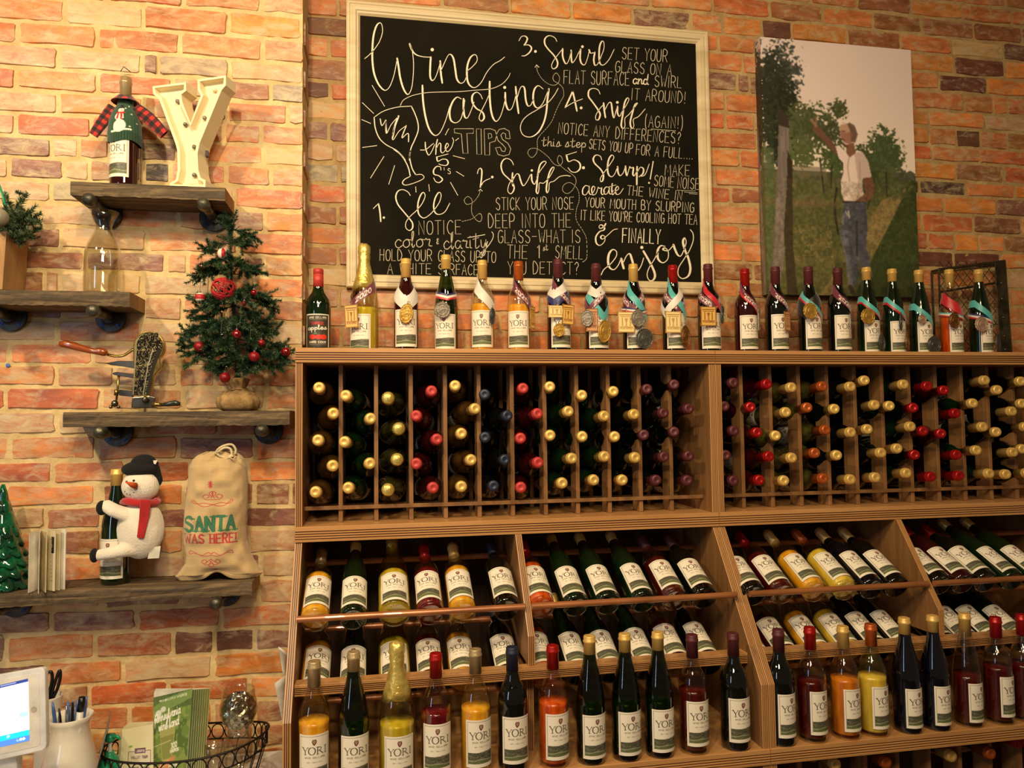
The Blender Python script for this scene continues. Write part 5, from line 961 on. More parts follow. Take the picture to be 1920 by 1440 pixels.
# ------------------------------------------------------------ canvas print
YC = 2.425
c0, c1 = at(1424, 72, YC), at(1708, 91, YC); c2, c3 = at(1724.5, 557, YC), at(1441, 552, YC)
cx0, cx1 = (c0.x+c3.x)/2, (c1.x+c2.x)/2; cz1, cz0 = (c0.z+c1.z)/2, (c2.z+c3.z)/2
cv = thing('canvas_picture', 'frameless canvas photograph of a man in white shirt among grape vines', 'picture', ((cx0+cx1)/2, YC, cz0))
PW, PH = 210, 345
def picture():
    r = Ras(PW, PH, (240, 218, 204)); n1 = vnoise(PH, PW, 7, 4, 1); n2 = vnoise(PH, PW, 90, 55, 2); n3 = vnoise(PH, PW, 24, 15, 3); n4 = vnoise(PH, PW, 170, 105, 8)
    g = r.Y/190; r.mix(np.clip(1-g, 0, 1)*.4+n1*.25, (222, 200, 194)); r.mix(np.clip((r.Y-90)/90, 0, 1)*.5, (248, 228, 198))
    hz = 178
    ground = (r.Y > hz).astype(float); r.mix(ground, (92, 96, 54)); r.mix(ground*(r.Y < 192), (98, 94, 66))
    r.mix(ground*np.clip((r.Y-200)/80, 0, 1), (86, 88, 42)); r.mix(ground*(n2 > .5)*.5, (62, 70, 34)); r.mix(ground*(n3 > .6)*.35, (132, 112, 66))
    # lit dry grass path and dark green path at right
    r.mix(r.inside([(198, 196), (160, 214), (95, 310), (70, 345), (130, 345), (150, 290), (182, 232), (200, 205)])*(.55+.3*(n2 > .5)), (158, 128, 78))
    r.mix(r.inside([(204, 182), (196, 196), (176, 236), (140, 300), (118, 345), (210, 345), (210, 182)])*.9, (42, 56, 22)); r.mix(r.inside([(204, 182), (140, 300), (118, 345), (210, 345), (210, 182)])*(n2 > .6)*.4, (70, 84, 34))
    r.mix((r.X > 92)*(r.Y > 300)*(n3*.6+.3), (40, 52, 22)); r.mix((r.X < 92)*(r.Y > 292)*(n2 > .55)*.5, (128, 112, 70)); r.mix((r.X > 20)*(r.X < 90)*(r.Y > 250)*(r.Y < 300)*(n4 > .62)*.6, (146, 122, 78))
    def tree(cx, cy, rx, ry, col, dens=.42, seed=0):
        nn = vnoise(PH, PW, 110, 70, 20+seed); n5 = vnoise(PH, PW, 40, 26, 50+seed)
        d = np.sqrt(((r.X-cx)/rx)**2+((r.Y-cy)/ry)**2); m = np.clip(((nn*.35+n4*.45+n5*.35) - (dens*.75+.42*d**2))*9+.3, 0, 1)*(d < 1.3); r.mix(m, col); r.mix(m*(nn > .62)*.5, tuple(min(255, c+28) for c in col))
    tree(24, 46, 34, 52, (66, 66, 58), .42, 1); tree(16, 80, 26, 60, (44, 48, 34), .2, 2); tree(28, 120, 26, 56, (34, 38, 22), .12, 3)
    r.mix((r.X < 14)*(r.Y > 90)*(r.Y < 180)*(n2 > .3)*.7, (48, 56, 32)); r.mix((r.X < 14)*(r.Y > 150)*.6, (84, 100, 60))
    tree(60, 118, 40, 34, (72, 78, 44), .3, 4); tree(50, 150, 26, 26, (84, 92, 50), .35, 5); tree(88, 126, 30, 24, (64, 70, 42), .38, 6); tree(104, 92, 18, 18, (70, 76, 44), .55, 7)
    tree(96, 160, 20, 22, (66, 80, 40), .25, 14); tree(150, 168, 24, 26, (64, 74, 40), .15, 8); tree(166, 150, 26, 34, (68, 80, 46), .15, 9); tree(140, 190, 30, 20, (58, 66, 34), .2, 10); tree(176, 190, 24, 22, (74, 80, 42), .25, 11); tree(196, 178, 16, 8, (74, 74, 52), .2, 12); tree(128, 166, 22, 28, (64, 72, 40), .3, 15)
    for a, b in (((76, 160), (80, 206)), ((92, 170), (90, 200)), ((168, 175), (168, 208)), ((148, 190), (140, 226))): r.line([a, b], 2.2, (52, 44, 30))
    r.line([(98, 200), (94, 220), (95, 240), (98, 262)], 3, (40, 32, 22)); r.ell(40, 222, 60, 5, (110, 96, 60), 6); r.mix((r.Y > 172)*(r.Y < 184)*(r.X > 30)*(r.X < 84)*.6, (110, 100, 80))
    # posts
    r.poly([(22, 108), (36, 112), (30, 250), (16, 345), (4, 345), (12, 250), (18, 170)], (132, 118, 108)); n6 = vnoise(PH, PW, 12, 90, 9); r.mix(r.inside([(22, 108), (36, 112), (30, 250), (16, 345), (4, 345), (12, 250), (18, 170)])*(n6 > .5)*.5, (98, 88, 84))
    r.poly([(32, 150), (38, 168), (36, 280), (40, 345), (26, 345), (24, 260), (30, 200)], (54, 44, 26)); r.poly([(18, 98), (26, 96), (34, 106), (36, 122), (20, 118)], (58, 50, 36))
    # the man: raised arm, shirt, trousers
    arm = (112, 78, 60); r.poly([(70, 112), (76, 116), (92, 134), (106, 148), (103, 158), (94, 150), (80, 134), (66, 122)], arm); r.line([(72, 116), (66, 108)], 4, (150, 110, 88)); r.line([(72, 116), (73, 104)], 2, (150, 110, 88))
    shirt = (236, 212, 198)
    r.poly([(98, 142), (104, 141), (112, 150), (118, 152), (128, 146), (136, 148), (143, 160), (148, 184), (134, 186), (134, 200), (138, 214), (124, 220), (108, 218), (104, 206), (104, 190), (108, 178), (108, 164), (102, 158)], shirt)
    r.mix(r.inside([(124, 150), (136, 148), (143, 160), (148, 184), (134, 186), (134, 200), (138, 214), (124, 220), (128, 190)])*.45, (160, 134, 122)); r.line([(117, 154), (114, 170), (116, 190)], 1.4, (178, 150, 138)); r.line([(131, 162), (131, 186)], 1.6, (176, 150, 138))
    r.poly([(135, 184), (148, 182), (152, 200), (144, 212), (126, 224), (112, 230), (112, 224), (126, 214), (138, 204)], (116, 76, 56)); r.line([(115, 226), (108, 236)], 3, (150, 106, 84)); r.line([(113, 222), (106, 228)], 2.4, (150, 106, 84))
    r.line([(107, 218), (136, 218)], 3, (44, 32, 28)); j = (74, 76, 92)
    r.poly([(107, 219), (138, 217), (139, 250), (136, 278), (144, 318), (132, 324), (124, 290), (122, 330), (110, 336), (106, 290), (100, 262), (103, 240)], j)
    nj = vnoise(PH, PW, 60, 40, 13); r.mix(r.inside([(103, 240), (112, 224), (112, 270), (116, 330), (110, 336), (106, 290), (100, 262)])*.55, (128, 128, 138)); r.mix(r.inside([(107, 219), (138, 217), (139, 250), (144, 318), (122, 330), (100, 262)])*(nj > .6)*.5, (48, 50, 64)); r.line([(124, 244), (123, 290)], 2.5, (38, 38, 48))
    r.line([(112, 333), (116, 342)], 6, (40, 34, 28)); r.line([(138, 320), (142, 328)], 5, (40, 34, 28)); r.line([(113, 230), (114, 240)], 1.4, (220, 210, 190)); r.line([(109, 231), (112, 236)], 1.2, (220, 210, 190))
    skin = (158, 112, 90); r.poly([(112, 140), (124, 136), (126, 150), (118, 156), (114, 152)], (132, 90, 70)); r.ell(116, 124, 11, 14, skin); r.ell(112, 117, 8, 6, (190, 150, 126)); r.poly([(104, 124), (107, 121), (107, 130)], (170, 124, 100))
    r.mix(r.inside([(118, 108), (126, 112), (130, 124), (126, 136), (120, 134), (121, 124), (116, 112)])*.9, (104, 84, 70)); r.line([(107, 132), (111, 133)], 1.6, (96, 58, 48)); r.line([(108, 121), (112, 121)], 1.2, (70, 46, 38)); r.ell(121, 126, 2, 3.4, (140, 92, 72)); r.line([(108, 138), (114, 142)], 3, (96, 66, 52))
    gr = (r.Y > 190)[..., None]; r.a = r.a*np.where(gr, (.72+.56*(vnoise(PH, PW, 172, 105, 33)*.6+vnoise(PH, PW, 60, 50, 34)*.4))[..., None], 1.); r.a = r.a*(1-.18*gr)+np.array((112, 100, 68))*.18*gr; b = r.a.copy(); b[1:-1, 1:-1] = (r.a[1:-1, 1:-1]*2+r.a[:-2, 1:-1]+r.a[2:, 1:-1]+r.a[1:-1, :-2]+r.a[1:-1, 2:])/6; r.a = np.clip(b*1.06, 0, 255); return r
PIC = picture()
o = print_grid('picture_front', PIC, lambda U, V: np.stack([cx0+(cx1-cx0)*U, YC-.0003+0*U, cz1+(cz0-cz1)*V], -1), M['canvas']); keep(o, cv)
side = Ras(26, PH, (0, 0, 0)); side.a = PIC.a[:, 26:0:-1].copy()*.92
o = print_grid('wrapped_edge', side, lambda U, V: np.stack([cx0-.0004+0*U, YC+.040*(1-U), cz1+(cz0-cz1)*V], -1), M['canvas']); keep(o, cv)
keep(MB().box(cx0, cx1, YC, YC+.040, cz0, cz1).build('stretcher', M['canvas']), cv)
st = cv.children[-1]
ca = st.data.color_attributes.new('ink', 'FLOAT_COLOR', 'CORNER'); ca.data.foreach_set('color', np.tile(np.array(lin((150, 136, 120))+(1,)), len(ca.data)))

# ------------------------------------------------------------ wire crate behind the last bottles
YK = 2.42
k0, k1 = at(1760, 505, YK), at(1882, 489, YK); kx0, kx1 = k0.x, k1.x+.004; kz0 = .2085; kzl, kzr = k0.z, k1.z
ck = thing('wire_crate', 'rusty steel crate standing on end with diamond wire mesh and riveted band', 'crate', ((kx0+kx1)/2, YK, kz0))
fr = MB()
for a, b in (((kx0, YK, kz0), (kx0, YK, kzl)), ((kx0, YK, kzl), (kx1, YK, kzr)), ((kx1, YK, kzr), (kx1+.012, YK, kz0)), ((kx1+.012, YK, kz0+.003), (kx0, YK, kz0+.003)), ((kx0, YK+.035, kz0), (kx0, YK+.035, kzl)), ((kx0, YK+.035, kzl), (kx1, YK+.035, kzr)), ((kx1, YK+.035, kzr), (kx1+.012, YK+.035, kz0)), ((kx0, YK, kzl), (kx0, YK+.035, kzl)), ((kx1, YK, kzr), (kx1, YK+.035, kzr)), ((kx0, YK, kzl-.085), (kx1, YK, kzr-.078))):
    fr.tube([a, b], .0042 if b[0] != a[0] or a[2] != b[2] else .003, 6)
keep(fr.build('crate_frame', M['crate']), ck)
bw = .045
keep(bevel(MB().prism([(kx1-bw, YK-.003, kzr-.004), (kx1-.002, YK-.003, kzr-.003), (kx1+.010, YK-.003, kz0+.004), (kx1-bw+.010, YK-.003, kz0+.004)], (0, .003, 0)).build('steel_band', M['crate']), .0006, 1), ck)
for i, z in enumerate((.50, .44, .37, .30, .25)):
    keep(MB().ball((kx1-bw*.5+(.5-z)*.02, YK-.004, z), .0042, 10, 6, (1, .6, 1)).build('rivet', M['steel'], smooth=True), ck)
lt = MB(); w_ = kx1-bw-kx0; sp = .038
for s_ in (1, -1):
    for i in range(-14, 14):
        xs_ = kx0+i*sp; z0_, z1_ = kz0, kzr-.006
        a = Vector((xs_, YK, z0_ if s_ > 0 else z1_)); b = Vector((xs_+(z1_-z0_)*.85, YK, z1_ if s_ > 0 else z0_)); d = b-a
        t0 = max(0, (kx0-a.x)/d.x); t1 = min(1, (kx1-bw-a.x)/d.x)
        if t1 > t0: lt.tube([a+d*t0, a+d*t1], .0014, 5)
keep(lt.build('wire_mesh', M['crate']), ck)
for x in (kx1-bw-.004, kx0+.03):
    keep(MB().lathe([(.0045, 0), (.0045, .012)], 10, (x, YK-.006, kzr-.09), (0, 0, 1)).build('hinge', M['crate']), ck)
# ------------------------------------------------------------ reclaimed wood wall shelves on pipe brackets
YSF, YSB = 2.158, 2.296
def shelf(label, xa, xb, ztop, th, brackets, seed, yf=YSF):
    t = thing('wall_shelf', label, 'shelf', ((xa+xb)/2, YSB, ztop-th), group='barn board shelves on pipe brackets')
    n = max(12, int((xb-xa)/.012)); r = random.Random(seed); mb = MB(); rows = []
    nz = [r.uniform(-1, 1) for _ in range(n+1)]; nz2 = [r.uniform(-1, 1) for _ in range(n+1)]
    for i in range(n+1):
        x = xa+(xb-xa)*i/n; a, b = nz[i]*.0012, nz2[i]*.0014
        rows += [(x, yf+a+.0015, ztop-th+b), (x, yf+b, ztop-th*.65), (x, yf+a*.6, ztop-th*.3), (x, yf+.002+b, ztop-.0012), (x, yf+.006, ztop), (x, YSB, ztop), (x, YSB, ztop-th+.0005)]
    q = 7; mb.v = rows
    for i in range(n):
        for k in range(q): mb.f.append((i*q+k, i*q+(k+1) % q, (i+1)*q+(k+1) % q, (i+1)*q+k)); mb.mi.append(0)
    mb.f += [tuple(range(q)), tuple(n*q+k for k in range(q))[::-1]]; mb.mi += [1, 1]
    keep(mb.build('board', [M['barn'], M['barn_end']]), t)
    for bxp in brackets:
        zc = ztop-th-.0145
        br = MB(); br.tube([(bxp, 2.150, zc), (bxp, 2.288, zc)], .0125, 16); p = keep(br.build('pipe_bracket', M['pipe'], smooth=True), t)
        c = MB(); c.lathe([(0, -.006), (.010, -.004), (.0150, .001), (.0172, .008), (.0175, .024), (.0172, .026), (.0135, .0265)], 20, (bxp, 2.136, zc), (0, 1, 0)); c = c.build('end_cap', M['pipe'], smooth=True)
        c.parent = p
        f = MB(); f.lathe([(.0175, -.022), (.019, -.010), (.024, -.006), (.040, -.0055), (.0415, -.001), (.0415, .002), (0, .002)], 28, (bxp, 2.287, zc), (0, 1, 0)); f = f.build('flange', M['flange'], smooth=False); f.parent = p
        for a in (PI*.25, PI*.75, PI*1.25, PI*1.75):
            s = MB(); s.lathe([(.0052, 0), (.0048, -.0014), (.002, -.0016), (.0015, -.0006), (0, -.0006)], 10, (bxp+.030*math.cos(a), 2.2812, zc+.030*math.sin(a)), (0, 1, 0)); s = s.build('screw', M['screw']); s.parent = p
    return t
P1a, P1b = at(132, 337, YSF), at(422, 345, YSF)
shelf('short barn board shelf at the top left under the letter Y', P1a.x, P1b.x, .6585, .038, (at(165, 372, 2.14).x, at(380, 378, 2.14).x), 1)
P2 = at(243, 547, YSF)
shelf('barn board shelf holding the glass carafe, cut by the left frame edge', -1.30, P2.x, .3620, .040, (at(-30, 585, 2.14).x, at(172, 582, 2.14).x), 2)
P3a, P3b = at(118, 775, YSF), at(543, 768, YSF)
shelf('wide dark barn board shelf under the corkscrew and christmas tree', P3a.x, P3b.x, .0385, .040, (at(186, 807, 2.14).x, at(490, 804, 2.14).x), 3)
P4 = at(473, 1092, YSF)
shelf('lowest barn board shelf with a split grained edge and visible top', -1.30, P4.x, -.4262, .036, (at(-20, 1150, 2.14).x, at(404, 1136, 2.14).x), 4)
Z1, Z2, Z3, Z4 = .659, .3625, .039, -.4257

# ---- sweatered bottle
YS = 2.225
def base_at(px, z, Y): P = at(px, 700, Y); k = 0
def X_at(px, z, Y):           # x so that a point at height z projects to pixel column px
    x = at(px, 700, Y).x
    for _ in range(6):
        P = Vector((x, Y, z)); d = P.dot(CW); cur = 960+F*P.dot(CR)/d; x += (px-cur)*d/F/1.0
    return x
def top_scale(px, py, Y, zb, H): return (at(px, py, Y).z-zb)/H
xs_ = X_at(233, Z1, YS); hs = top_scale(233, 146, YS, Z1, .295)
bottle('sweater dressed wine bottle with tan cap on the top left shelf', 'b', 'c_tan', 'g_red', None, (xs_, YS, Z1+.0003), (0, 0, -.0), turn=-.45, scale=hs)
sw = thing('bottle_sweater', 'green knit bottle sweater with snowman patch and red plaid sleeves', 'sweater', (xs_, YS, Z1+.095))
r = Ras(150, 90, (34, 74, 44)); r.mix((np.sin(r.X*2*PI/5) > .2)*.35, (20, 50, 28)); r.mix((r.Y > 72)*(np.sin(r.X*2*PI/4) > 0)*.6, (14, 38, 22))
cx = 73
r.ell(cx, 60, 9.5, 13, (236, 226, 206)); r.ell(cx-1, 40, 7, 9, (236, 226, 206)); r.ell(cx+1, 26, 5.5, 6.5, (236, 226, 206)); r.rect(cx-3, 13, cx+5, 22, (20, 18, 18)); r.line([(cx-5, 21), (cx+7, 21)], 2.4, (20, 18, 18)); r.line([(cx-6, 32), (cx+7, 32)], 3, (196, 30, 30)); r.line([(cx+2, 33), (cx+3, 46)], 3.4, (196, 30, 30)); r.line([(cx-3, 33), (cx-4, 44)], 3, (196, 30, 30)); r.poly([(cx+1, 26), (cx+6, 27), (cx+1, 29)], (226, 120, 40)); r.line([(cx-12, 70), (cx+16, 68)], 4, (236, 226, 206))
for a, b in ((82, 22), (92, 34), (78, 44), (100, 50), (90, 16), (88, 62)): r.ell(a, b, 1.6, 1.6, (236, 226, 206))
def sweater(U, V):
    th = (U-.5)*2*PI; z = .252-.125*V+.004*np.sin(th*3)*V; R = np.interp(V, [0, .12, .3, .5, .8, 1], [.018, .022, .034, .041, .044, .043])+.0008*np.sin(U*2*PI*40)*V
    return np.stack([R*np.sin(th), -R*np.cos(th)*.94, z-.095], -1)
print_grid('knit_body', r, sweater, M['fabric'], sw)
def plaid(w, h):
    r = Ras(w, h, (190, 44, 30)); a = (r.X % 10 < 5); b = (r.Y % 10 < 5); r.mix((a ^ b).astype(float), (92, 20, 18)); r.mix((a & b).astype(float), (20, 14, 14)); return r
def sleeve(P0, P1, r0, r1, sag):
    P0, P1 = Vector(P0), Vector(P1); d = P1-P0; nrm = Vector((-d.z, 0, d.x)).normalized()
    def fn(U, V):
        th = U*2*PI; R = r0+(r1-r0)*V; c = np.stack([P0.x+d.x*V, P0.y+d.y*V, P0.z+d.z*V-sag*np.sin(V*PI)], -1)
        o = np.stack([nrm.x*np.cos(th)*R, -np.sin(th)*R*.42, nrm.z*np.cos(th)*R], -1); return c+o
    print_grid('plaid_sleeve', plaid(40, 50), fn, M['fabric'], sw)
k = .00158
sleeve((-.026, -.006, .135), (-.078, -.012, .052), .020, .013, -.004); sleeve((.026, -.006, .135), (.105, -.008, .066), .020, .015, -.008)
def collar(U, V):
    th = (U-.5)*2*PI; R = .0195+.017*V; z = .168-.018*V+.004*np.abs(np.sin(th)); return np.stack([R*np.sin(th), -R*np.cos(th), z], -1)
print_grid('plaid_collar', plaid(70, 12), collar, M['fabric'], sw)
# ---- marquee letter
yaw = math.radians(20); PN = Vector((math.sin(yaw)*-1, -math.cos(yaw), 0)); PN = Vector((-math.sin(yaw), -math.cos(yaw), 0))
P0 = at(345, 340, 2.19); P0.y = 2.19
YP = [(980, 212), (1195, 185), (1197, 240), (1165, 264), (1172, 310), (1225, 438), (1290, 270), (1270, 235), (1270, 168), (1452, 142), (1452, 205), (1424, 237), (1283, 560), (1270, 620), (1275, 720), (1290, 768), (1321, 783), (1321, 825), (1090, 820), (1092, 802), (1130, 780), (1142, 720), (1139, 600), (1129, 565), (1021, 290), (986, 264)]
pts = [on(x/3.4286, 100+y/3.4286, P0, PN) for x, y in YP]
zmin = min(p.z for p in pts)
ly_ = thing('marquee_letter', 'cream metal marquee letter Y with small bulbs standing on top shelf', 'letter', (P0.x, P0.y, Z1), yaw)
bm = bmesh.new(); dz = Z1+.0005-zmin; vs = [bm.verts.new(p+Vector((0, 0, dz*(1-(p.z-zmin)/.25) if p.z-zmin < .25 else 0))) for p in pts]; f = bm.faces.new(vs); bm.normal_update()
if f.normal.dot(PN) < 0: f.normal_flip()
ext = bmesh.ops.extrude_face_region(bm, geom=[f]); 
back = [g for g in ext['geom'] if isinstance(g, bmesh.types.BMVert)]
for v in back: v.co -= PN*(-.0)
# original face stays at the front; move the copy to the back
bf = [g for g in ext['geom'] if isinstance(g, bmesh.types.BMFace)][0]
for v in bf.verts: v.co = v.co-PN*.052
bm.normal_update(); fr_ = [g for g in bm.faces if len(g.verts) == len(pts) and (g.calc_center_median()-bf.calc_center_median()).dot(PN) > .01]
if not fr_:
    vv = [v for v in bm.verts if v not in set(bf.verts)]; fr_ = [bm.faces.new(vs)]
front = fr_[0]
ins = bmesh.ops.inset_region(bm, faces=[front], thickness=.0085, depth=0); ins2 = bmesh.ops.inset_region(bm, faces=[front], thickness=.003, depth=0)
for v in front.verts: v.co -= PN*.020
bmesh.ops.triangulate(bm, faces=[g for g in bm.faces if len(g.verts) > 4]); bmesh.ops.recalc_face_normals(bm, faces=bm.faces)
me = bpy.data.meshes.new('letter_body'); bm.to_mesh(me); bm.free(); keep(link('letter_body', me, M['marquee']), ly_)
for x, y in ((1122, 295), (1172, 445), (1230, 590), (1230, 772), (1297, 403), (1362, 222)):
    p = on(x/3.4286, 100+y/3.4286, P0, PN)-PN*.014
    b = MB().ball(p, .0062, 12, 8).build('bulb', M['pewter'] if (x, y) != (1362, 222) else M['marquee'], smooth=True); keep(b, ly_)
p = on(1333, 650, P0, PN); sb = at(389, 290, 2.20)
keep(MB().box(sb.x-.004, sb.x+.004, sb.y-.012, sb.y+.004, sb.z-.008, sb.z+.008).build('switch', M['blackp']), ly_)
# ---- nail with bent wire on the wall
n1 = at(226, 134, YL-.012); nw = MB().tube([n1, at(232, 125, YL-.03), at(245, 135, YL-.012)], .0012, 6)
tag(nw.build('wall_hook', M['wire']), 'bent black wire hook in the bricks above the sweatered bottle', 'hook')
tag(MB().ball(at(15, 685, YL-.006), .006, 8, 6, (1, .5, 1)).build('wall_plug', M['bluep']), 'small blue plastic plug stuck in mortar at far left', 'plug')
# ---- carafe
X = X_at(192, Z2, 2.215); zt = at(197, 398, 2.215).z-Z2
cf = [(0, .004), (.034, .002), (.0455, .004), (.0475, .010), (.0475, .100), (.0455, .122), (.037, .150), (.026, .172), (.0215, .186), (.0215, .196), (.028, .215), (.0395, .236)]
s = zt/.236; cf = [(r, z*s) for r, z in cf]; inner = [(max(0, r-.0022), z+(.004 if i == 0 else 0)) for i, (r, z) in enumerate(cf)][::-1]
c = thing('carafe', 'clear glass carafe with flared rim on the second shelf', 'carafe', (X, 2.215, Z2+.0004))
MB().lathe(cf+inner, 40).build('glass_body', M['g_carafe'], c, True)
# ---- lever corkscrew
YK2 = 2.215
def A(x, y, Y=YK2): return at(x/3.4286, 500+y/3.4286, Y)
ck2 = thing('lever_corkscrew', 'antique ornate bar corkscrew with clamp and wooden lever handle on third shelf', 'corkscrew', (A(930, 900).x, YK2, Z3))
r = Ras(60, 150, (34, 28, 18)); nn = vnoise(150, 60, 26, 11, 5); n2_ = vnoise(150, 60, 34, 14, 9); r.mix(((np.abs(nn-.5) < .03) | (np.abs(n2_-.62) < .025)).astype(float), (196, 170, 108)); r.mix((r.X < 4)*1., (170, 146, 92)); r.mix((r.X > 38)*(r.X < 41)*(r.Y > 40)*1., (190, 176, 136)); r.mix((r.X > 50)*(r.Y > 40)*1., (60, 52, 36))  # pale upright stripe: slide bar with its highlight painted in
body = [(855, 600)]+[(955+100*math.cos(a), 513-100*math.sin(a)) for a in np.linspace(PI*.97, -PI*.28, 22)]+[(1030, 655), (990, 700), (962, 830), (905, 835), (845, 825), (868, 650)]
mb = MB().prism([A(x, y, YK2-.012) for x, y in body], (0, .024, 0)); keep(bevel(mb.build('frame_casting', M['brass']), .002, 2), ck2)
L0, L1 = A(876, 430, YK2-.0125), A(1000, 820, YK2-.0125)
def face(U, V):
    yy = 425+400*V; xl = np.where(yy < 520, 955-np.sqrt(np.maximum(88**2-(513-yy)**2, 0)), np.interp(yy, [520, 600, 825], [868, 866, 852])); xr = np.where(yy < 560, 955+np.sqrt(np.maximum(88**2-np.minimum((513-yy), 60)**2, 0)), np.interp(yy, [560, 640, 825], [1030, 995, 955]))
    x = xl+(xr-xl)*U; P = np.zeros(U.shape+(3,))
    for i in range(U.shape[0]):
        for j in range(U.shape[1]): P[i, j] = A(x[i, j], yy[i, j], YK2-.0128)
    return P
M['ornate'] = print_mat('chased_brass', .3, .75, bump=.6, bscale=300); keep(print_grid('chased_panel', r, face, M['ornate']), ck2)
hp = [A(*q) for q in ((690, 565), (740, 575), (790, 572), (830, 550), (858, 530))]; keep(MB().tube([tuple(p) for p in cr_spline(hp, 4)], .0045, 8, sq=.7).build('lever_arm', M['brass'], smooth=True), ck2)
hh = [A(*q, 2.20) for q in ((380, 510), (388, 502), (420, 498), (480, 512), (560, 535), (610, 545), (640, 545), (672, 552), (688, 560))]; keep(MB().tube(hh, [.002, .0085, .0110, .0108, .0085, .0078, .0105, .0105, .006], 14).build('handle', M['handle'], smooth=True), ck2)
keep(bevel(MB().prism([A(x, y, YK2-.008) for x, y in ((680, 620), (760, 605), (862, 607), (868, 655), (780, 640), (710, 632))], (0, .014, 0)).build('jaw', M['steel']), .001, 1), ck2)
keep(bevel(MB().prism([A(x, y, YK2-.006) for x, y in ((722, 682), (750, 676), (862, 690), (868, 718), (760, 702), (725, 694))], (0, .012, 0)).build('clamp_jaw', M['steel']), .001, 1), ck2)
keep(bevel(MB().prism([A(x, y, YK2-.006) for x, y in ((760, 790), (850, 800), (852, 838), (764, 828))], (0, .012, 0)).build('clamp_arm', M['steel']), .001, 1), ck2)
keep(MB().tube([A(765, 690), A(748, 860)], .0030, 8).tube([A(750, 790), A(746, 828)], .0060, 8).build('clamp_screw', M['brass'], smooth=True), ck2)
keep(MB().ball(A(738, 880), .0095, 10, 7).ball(A(712, 902), .005, 8, 6).ball(A(762, 902), .005, 8, 6).tube([A(712, 902), A(738, 872), A(762, 902)], .003, 6).build('wing_nut', M['steel'], smooth=True), ck2)
keep(bevel(MB().prism([A(x, y, YK2-.02) for x, y in ((850, 840), (960, 830), (1000, 840), (985, 907), (842, 907))], (0, .04, 0)).ball(A(935, 855, YK2-.022), .0095, 10, 7).build('clamp_base', M['steel']), .002, 2), ck2)
sh = [A(*q, 2.19) for q in ((975, 888), (1010, 886), (1040, 888), (1080, 884), (1125, 876), (1150, 884), (1152, 894))]; keep(MB().tube(sh[:3], .0055, 10).build('bar_end', M['brass'], smooth=True), ck2); keep(MB().tube(sh[2:], [.0045, .0068, .0085, .0070, .003], 12).build('bar_handle', mat('dark_green_wood', (40, 50, 34), .3, coat=.6), smooth=True), ck2)
# ------------------------------------------------------------ pine needles helper
def needle_mesh(name, twigs, m, per=120, ln=.02, seed=1, w=.0011, parent=None, spread=1.):
    r = np.random.RandomState(seed); vs = []; fs = []
    for (a, b, rad) in twigs:
        a, b = np.array(a), np.array(b); L = np.linalg.norm(b-a); n = max(10, int(per*L/.08)); d = (b-a)/L
        t = r.rand(n); base = a+(b-a)*t[:, None]; v = r.randn(n, 3); v -= (v@d)[:, None]*d; v /= np.linalg.norm(v, axis=1)[:, None]+1e-9
        dirn = v*spread+d*(.55+.5*r.rand(n))[:, None]; dirn /= np.linalg.norm(dirn, axis=1)[:, None]
        l = (rad if rad else ln)*(.6+.6*r.rand(n))*(1-.35*t); tip = base+dirn*l[:, None]
        s = np.cross(dirn, r.randn(n, 3)); s /= np.linalg.norm(s, axis=1)[:, None]+1e-9; s *= w
        for i in range(n):
            k = len(vs); vs += [tuple(base[i]-s[i]), tuple(base[i]+s[i]), tuple(tip[i])]; fs.append((k, k+1, k+2))
    me = bpy.data.meshes.new(name); me.from_pydata(vs, [], fs); o = link(name, me, m); 
    if parent: keep(o, parent)
    return o
# ---- small christmas tree
YTR = 2.215
def B(x, y, Y=YTR): return at(x/3.4286, y/3.4286+(100 if False else 500), Y)
tr = thing('christmas_tree', 'small artificial christmas tree in a tied burlap base on third shelf', 'tree', (at(447, 700, YTR).x, YTR, Z3))
trunk = [at(*q, YTR) for q in ((433, 418), (432, 470), (434, 530), (440, 600), (444, 660), (446, 725))]
keep(MB().tube(trunk, [.002, .003, .004, .005, .006, .007], 8).build('trunk', mat('brown_wire_stem', (60, 44, 28), .8)), tr)
TIPS = [(434, 412, 0), (475, 444, 0), (382, 470, 0), (465, 462, -.03), (400, 492, -.04), (376, 512, -.01), (484, 506, 0), (372, 520, .02), (484, 512, .02), (420, 510, -.06), (452, 500, -.06), (364, 566, 0), (392, 574, -.03), (516, 568, 0), (500, 556, -.03), (360, 584, .03), (524, 582, .02), (430, 560, -.07), (466, 566, -.06),
        (372, 600, -.02), (345, 622, 0), (340, 634, .02), (508, 612, 0), (520, 628, -.02), (410, 616, -.08), (455, 612, -.09), (486, 600, -.05), (340, 652, 0), (352, 664, -.03), (361, 674, -.05), (550, 662, 0), (544, 676, -.02), (525, 690, -.04), (530, 655, .02), (395, 690, -.07), (410, 698, -.04), (440, 672, -.10), (466, 698, -.07), (490, 690, -.09), (505, 668, -.06), (380, 640, -.07), (420, 650, -.1), (480, 640, -.09), (360, 620, .04), (500, 640, .04)]
tw = []; tw2 = []; br = MB()
rr = random.Random(5)
